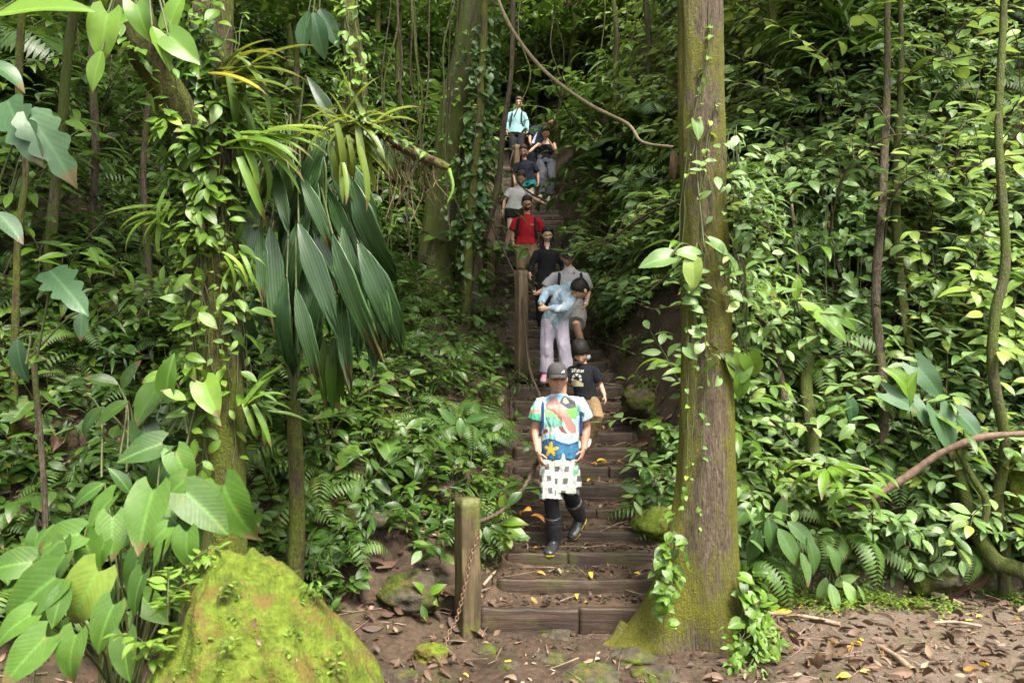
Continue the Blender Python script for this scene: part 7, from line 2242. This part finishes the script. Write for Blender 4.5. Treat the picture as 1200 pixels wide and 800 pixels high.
    person(dict(D=D, s=0.94, vox=0.011, fem=True, label='woman in a dark navy top and teal shorts behind the woman in white', skin=(0.50, 0.29, 0.205), head=(-8, 24, 0), curl=0.6,
        j=dict(head=(613.5, 177, -0.03), neck=(614.5, 188, 0.02), sha=(605, 192), shb=(625, 191), chest=(615, 199), pelvis=(617, 211), ela=(602, 203), wra=(603, 214, -0.1), elb=(630, 203, 0.02), wrb=(631, 214, -0.05), hnb=(630, 220, -0.08), hipa=(612, 214), hipb=(623, 214), kna=(612, 238, -0.12), knb=(622, 236, -0.1), ana=(611, 261), toa=(610, 266, -0.15), anb=(621, 257, 0.15), tob=(621, 262, 0)),
        wear=[(w_shirt, dict(col=(0.016, 0.020, 0.030), sleeve=0.9, off=0.015, hem=0.03, amp=0.007, loose=0.018)), (w_bottoms, dict(col=(0.022, 0.20, 0.20), length=0.30, off=0.020, flare=0.02, waist=-0.01, name='shorts')),
              (w_shoe, dict(which='a', col=(0.1, 0.1, 0.1))), (w_shoe, dict(which='b', col=(0.1, 0.1, 0.1))), (w_hair, dict(thick=0.010, line=0.66, mat=M_HAIRB, tail=True))]))
    # 9 woman, black tank top, grey trousers
    D = 16.95
    person(dict(D=D, s=0.95, vox=0.011, fem=True, bare=True, label='woman in a black sleeveless top and loose grey trousers with a hand at her mouth', skin=(0.50, 0.31, 0.215), head=(4, 28, 0), curl=0.9,
        j=dict(head=(639.5, 156, -0.05), neck=(640, 165.5, 0.02), sha=(630.5, 168.5), shb=(650, 168.5), chest=(640, 175), pelvis=(639, 187), ela=(625, 174, -0.05), wra=(620, 178.5, -0.2), hna=(617.5, 180, -0.25), elb=(652, 180, -0.10), wrb=(644, 166, -0.20), hnb=(641, 162, -0.18), hipa=(634, 190), hipb=(645, 190), kna=(634, 209, -0.10), knb=(646, 208, -0.05), ana=(634, 227, -0.06), toa=(631, 231, -0.2), anb=(644, 229, 0.0), tob=(641, 234, -0.14)),
        wear=[(w_tank, dict(col=BLK)), (w_bottoms, dict(col=(0.10, 0.105, 0.125), length=1.98, off=0.030, flare=0.012, amp=0.014)),
              (w_shoe, dict(which='a', col=(0.28, 0.24, 0.16), sole=(0.02, 0.02, 0.02))), (w_shoe, dict(which='b', col=(0.28, 0.24, 0.16), sole=(0.02, 0.02, 0.02))), (w_hair, dict(thick=0.010, line=0.66, mat=M_HAIRB, bun=True))]))
    # 10 man in navy leaning
    D = 18.0
    def navy(px, py, V):
        c = np.tile([0.013, 0.020, 0.036], (len(px), 1))
        c[poly(px, py, [(633, 141), (641, 140), (640, 149)])] = (0.42, 0.44, 0.46)
        c[poly(px, py, [(630, 154), (626, 168), (622, 168), (628, 157)])] = (0.42, 0.44, 0.48)
        return c
    person(dict(D=D, s=1.0, vox=0.012, label='curly haired man in a navy shirt leaning sideways near the top of the stairs', skin=(0.36, 0.20, 0.14), head=(-40, 28, -14), curl=0.6,
        j=dict(head=(645, 141, -0.08), neck=(637.5, 146, 0.0), sha=(624, 150), shb=(639, 150), chest=(630, 157), pelvis=(627, 172), ela=(621, 159, -0.05), wra=(621, 167, -0.2), hna=(622, 171, -0.25), elb=(642, 160, 0.05), wrb=(640, 169, 0), hipa=(622.5, 175), hipb=(633, 175), kna=(622, 193, -0.1), knb=(633, 193, -0.1), ana=(622, 210), toa=(621, 214, -0.15), anb=(633, 208, 0.1), tob=(632, 212, 0)),
        wear=[(w_shirt, dict(col=px_col(oc(D, 627, 172), navy), sleeve=0.95, off=0.018, hem=0.03, amp=0.009, loose=0.026)), (w_bottoms, dict(col=(0.012, 0.013, 0.018), length=1.95, off=0.02)), (w_shoe, dict(which='a', col=BLK, sole=BLK)), (w_shoe, dict(which='b', col=BLK, sole=BLK)), (w_hair, dict(thick=0.024, line=0.58))]))
    # 11 light blue
    D = 18.7
    person(dict(D=D, s=1.0, vox=0.012, label='person in a light blue long sleeved top with backpack straps, topmost on the stairs', skin=(0.46, 0.28, 0.20), head=(-6, 14, 0), curl=0.5,
        j=dict(head=(608, 120.5, -0.02), neck=(607, 129), sha=(597.5, 133), shb=(614, 133), chest=(606, 141), pelvis=(605, 155), ela=(594, 144, 0.02), wra=(593.5, 154, -0.02), hna=(594, 158, -0.04), elb=(617, 145, 0.02), wrb=(618, 155, -0.02), hnb=(618.5, 159, -0.04), hipa=(600.5, 158), hipb=(610, 158), kna=(600.5, 177, -0.1), knb=(610, 177, -0.1), ana=(601, 196), toa=(600, 200, -0.15), anb=(609.5, 194, 0.1), tob=(609, 198, 0)),
        wear=[(w_shirt, dict(col=(0.20, 0.34, 0.36), sleeve=1.9, off=0.018, hem=0.04, amp=0.009, loose=0.022)), (w_bottoms, dict(col=(0.012, 0.012, 0.015), length=1.95, off=0.02)), (w_shoe, dict(which='a', col=BLK, sole=BLK)), (w_shoe, dict(which='b', col=BLK, sole=BLK)), (w_hair, dict(thick=0.014, line=0.60, mat=M_HAIRB)), (w_straps, dict(col=(0.012, 0.03, 0.035), inset=0.7, low=0.36))]))

def w_watch(c, which='b'):
    J = c['J']
    wr, el = J['wr' + which], J['el' + which]
    d = norm(wr - el)
    g = tube([wr - d * 0.035, wr - d * 0.012], [0.034, 0.033], 16)
    link('watch', col_mesh('watch', g.V, g.Q, np.tile([0.5, 0.5, 0.48], (len(g.V), 1)), [M_RUBBER]), c['root'])

def w_neckline(c, col):
    """scooped neckline: a patch of skin-coloured chest proud of the top"""
    p = c['nb'] - c['up'] * 0.055 - c['fw'] * 0.055
    g = ball((0, 0, 0), (0.052, 0.030, 0.062), None, 18, 12)
    g.V = g.V + p
    link('neckline', col_mesh('neckline', g.V, g.Q, np.tile(np.asarray(col, float), (len(g.V), 1)), [M_SKIN]), c['root'])

def w_tank(c, col):
    s, up = c['s'], c['up']
    p, nb, che = c['pel'], c['nb'], c['che']
    sw, hw_ = c['sw'], c['hipw']
    gs = [tube(spline([p - up * 0.02, p * 0.5 + che * 0.5, che, nb - up * 0.115 * s], 16), 0, 26, lat=c['lat'],
               ell=np.stack([np.interp(np.linspace(0, 1, 16), [0, .33, .66, 1], [hw_ + 0.095 * s, 0.140 * s, sw * 0.86 + 0.022, sw * 0.78 + 0.012]), np.interp(np.linspace(0, 1, 16), [0, .33, .66, 1], [0.125 * s, 0.112 * s, 0.128 * s, 0.108 * s])], -1))]
    for a in 'ab':
        sh = c['J']['sh' + a] * 0.55 + nb * 0.45
        gs.append(tube([sh - up * 0.13 * s - c['fw'] * 0.085 * s, sh - up * 0.02 * s - c['fw'] * 0.07 * s, sh + up * 0.022 * s, sh - up * 0.05 * s + c['fw'] * 0.08 * s], [0.013] * 4, 8))
    c['cloth']('tank_top', gs, c['vox'], col, amp=0.005)

build_people()
# ------------------------------------------------------------------ daylight under an overcast sky
SUN_EL, SUN_AZ = R_(58), R_(150)   # azimuth clockwise from +Y: the light comes from behind the camera, right
w = bpy.data.worlds.new('World')
scene.world = w
w.use_nodes = True
nt = w.node_tree
bg = nt.nodes['Background']
sky = nt.nodes.new('ShaderNodeTexSky')
sky.sky_type = 'NISHITA'
sky.sun_disc = False
sky.sun_elevation = SUN_EL
sky.sun_rotation = SUN_AZ
sky.air_density = 1.0
sky.dust_density = 4.0
sky.ozone_density = 0.6
hs = nt.nodes.new('ShaderNodeHueSaturation')
hs.inputs['Saturation'].default_value = 0.18
nt.links.new(sky.outputs[0], hs.inputs['Color'])
nt.links.new(hs.outputs[0], bg.inputs['Color'])
bg.inputs['Strength'].default_value = 0.074
sd = bpy.data.lights.new('sun', 'SUN')
sd.energy = 1.5
sd.angle = R_(18)
sd.color = (1.0, 0.93, 0.80)
so = bpy.data.objects.new('sun', sd)
COL.objects.link(so)
v = Vector((math.sin(SUN_AZ) * math.cos(SUN_EL), math.cos(SUN_AZ) * math.cos(SUN_EL), math.sin(SUN_EL)))
so.rotation_euler = v.to_track_quat('Z', 'Y').to_euler()
so.location = v * 40
vs = scene.view_settings
scene.display_settings.display_device = 'sRGB'
vs.view_transform = 'Standard'
vs.look = 'None'
vs.exposure = 3.0
vs.gamma = 1.0
vs.use_curve_mapping = False
cy = scene.cycles
cy.max_bounces = 6
cy.diffuse_bounces = 3
cy.glossy_bounces = 2
cy.transmission_bounces = 3
cy.transparent_max_bounces = 4
cy.use_denoising = True
cy.sample_clamp_indirect = 6
cy.caustics_reflective = False
cy.caustics_refractive = False
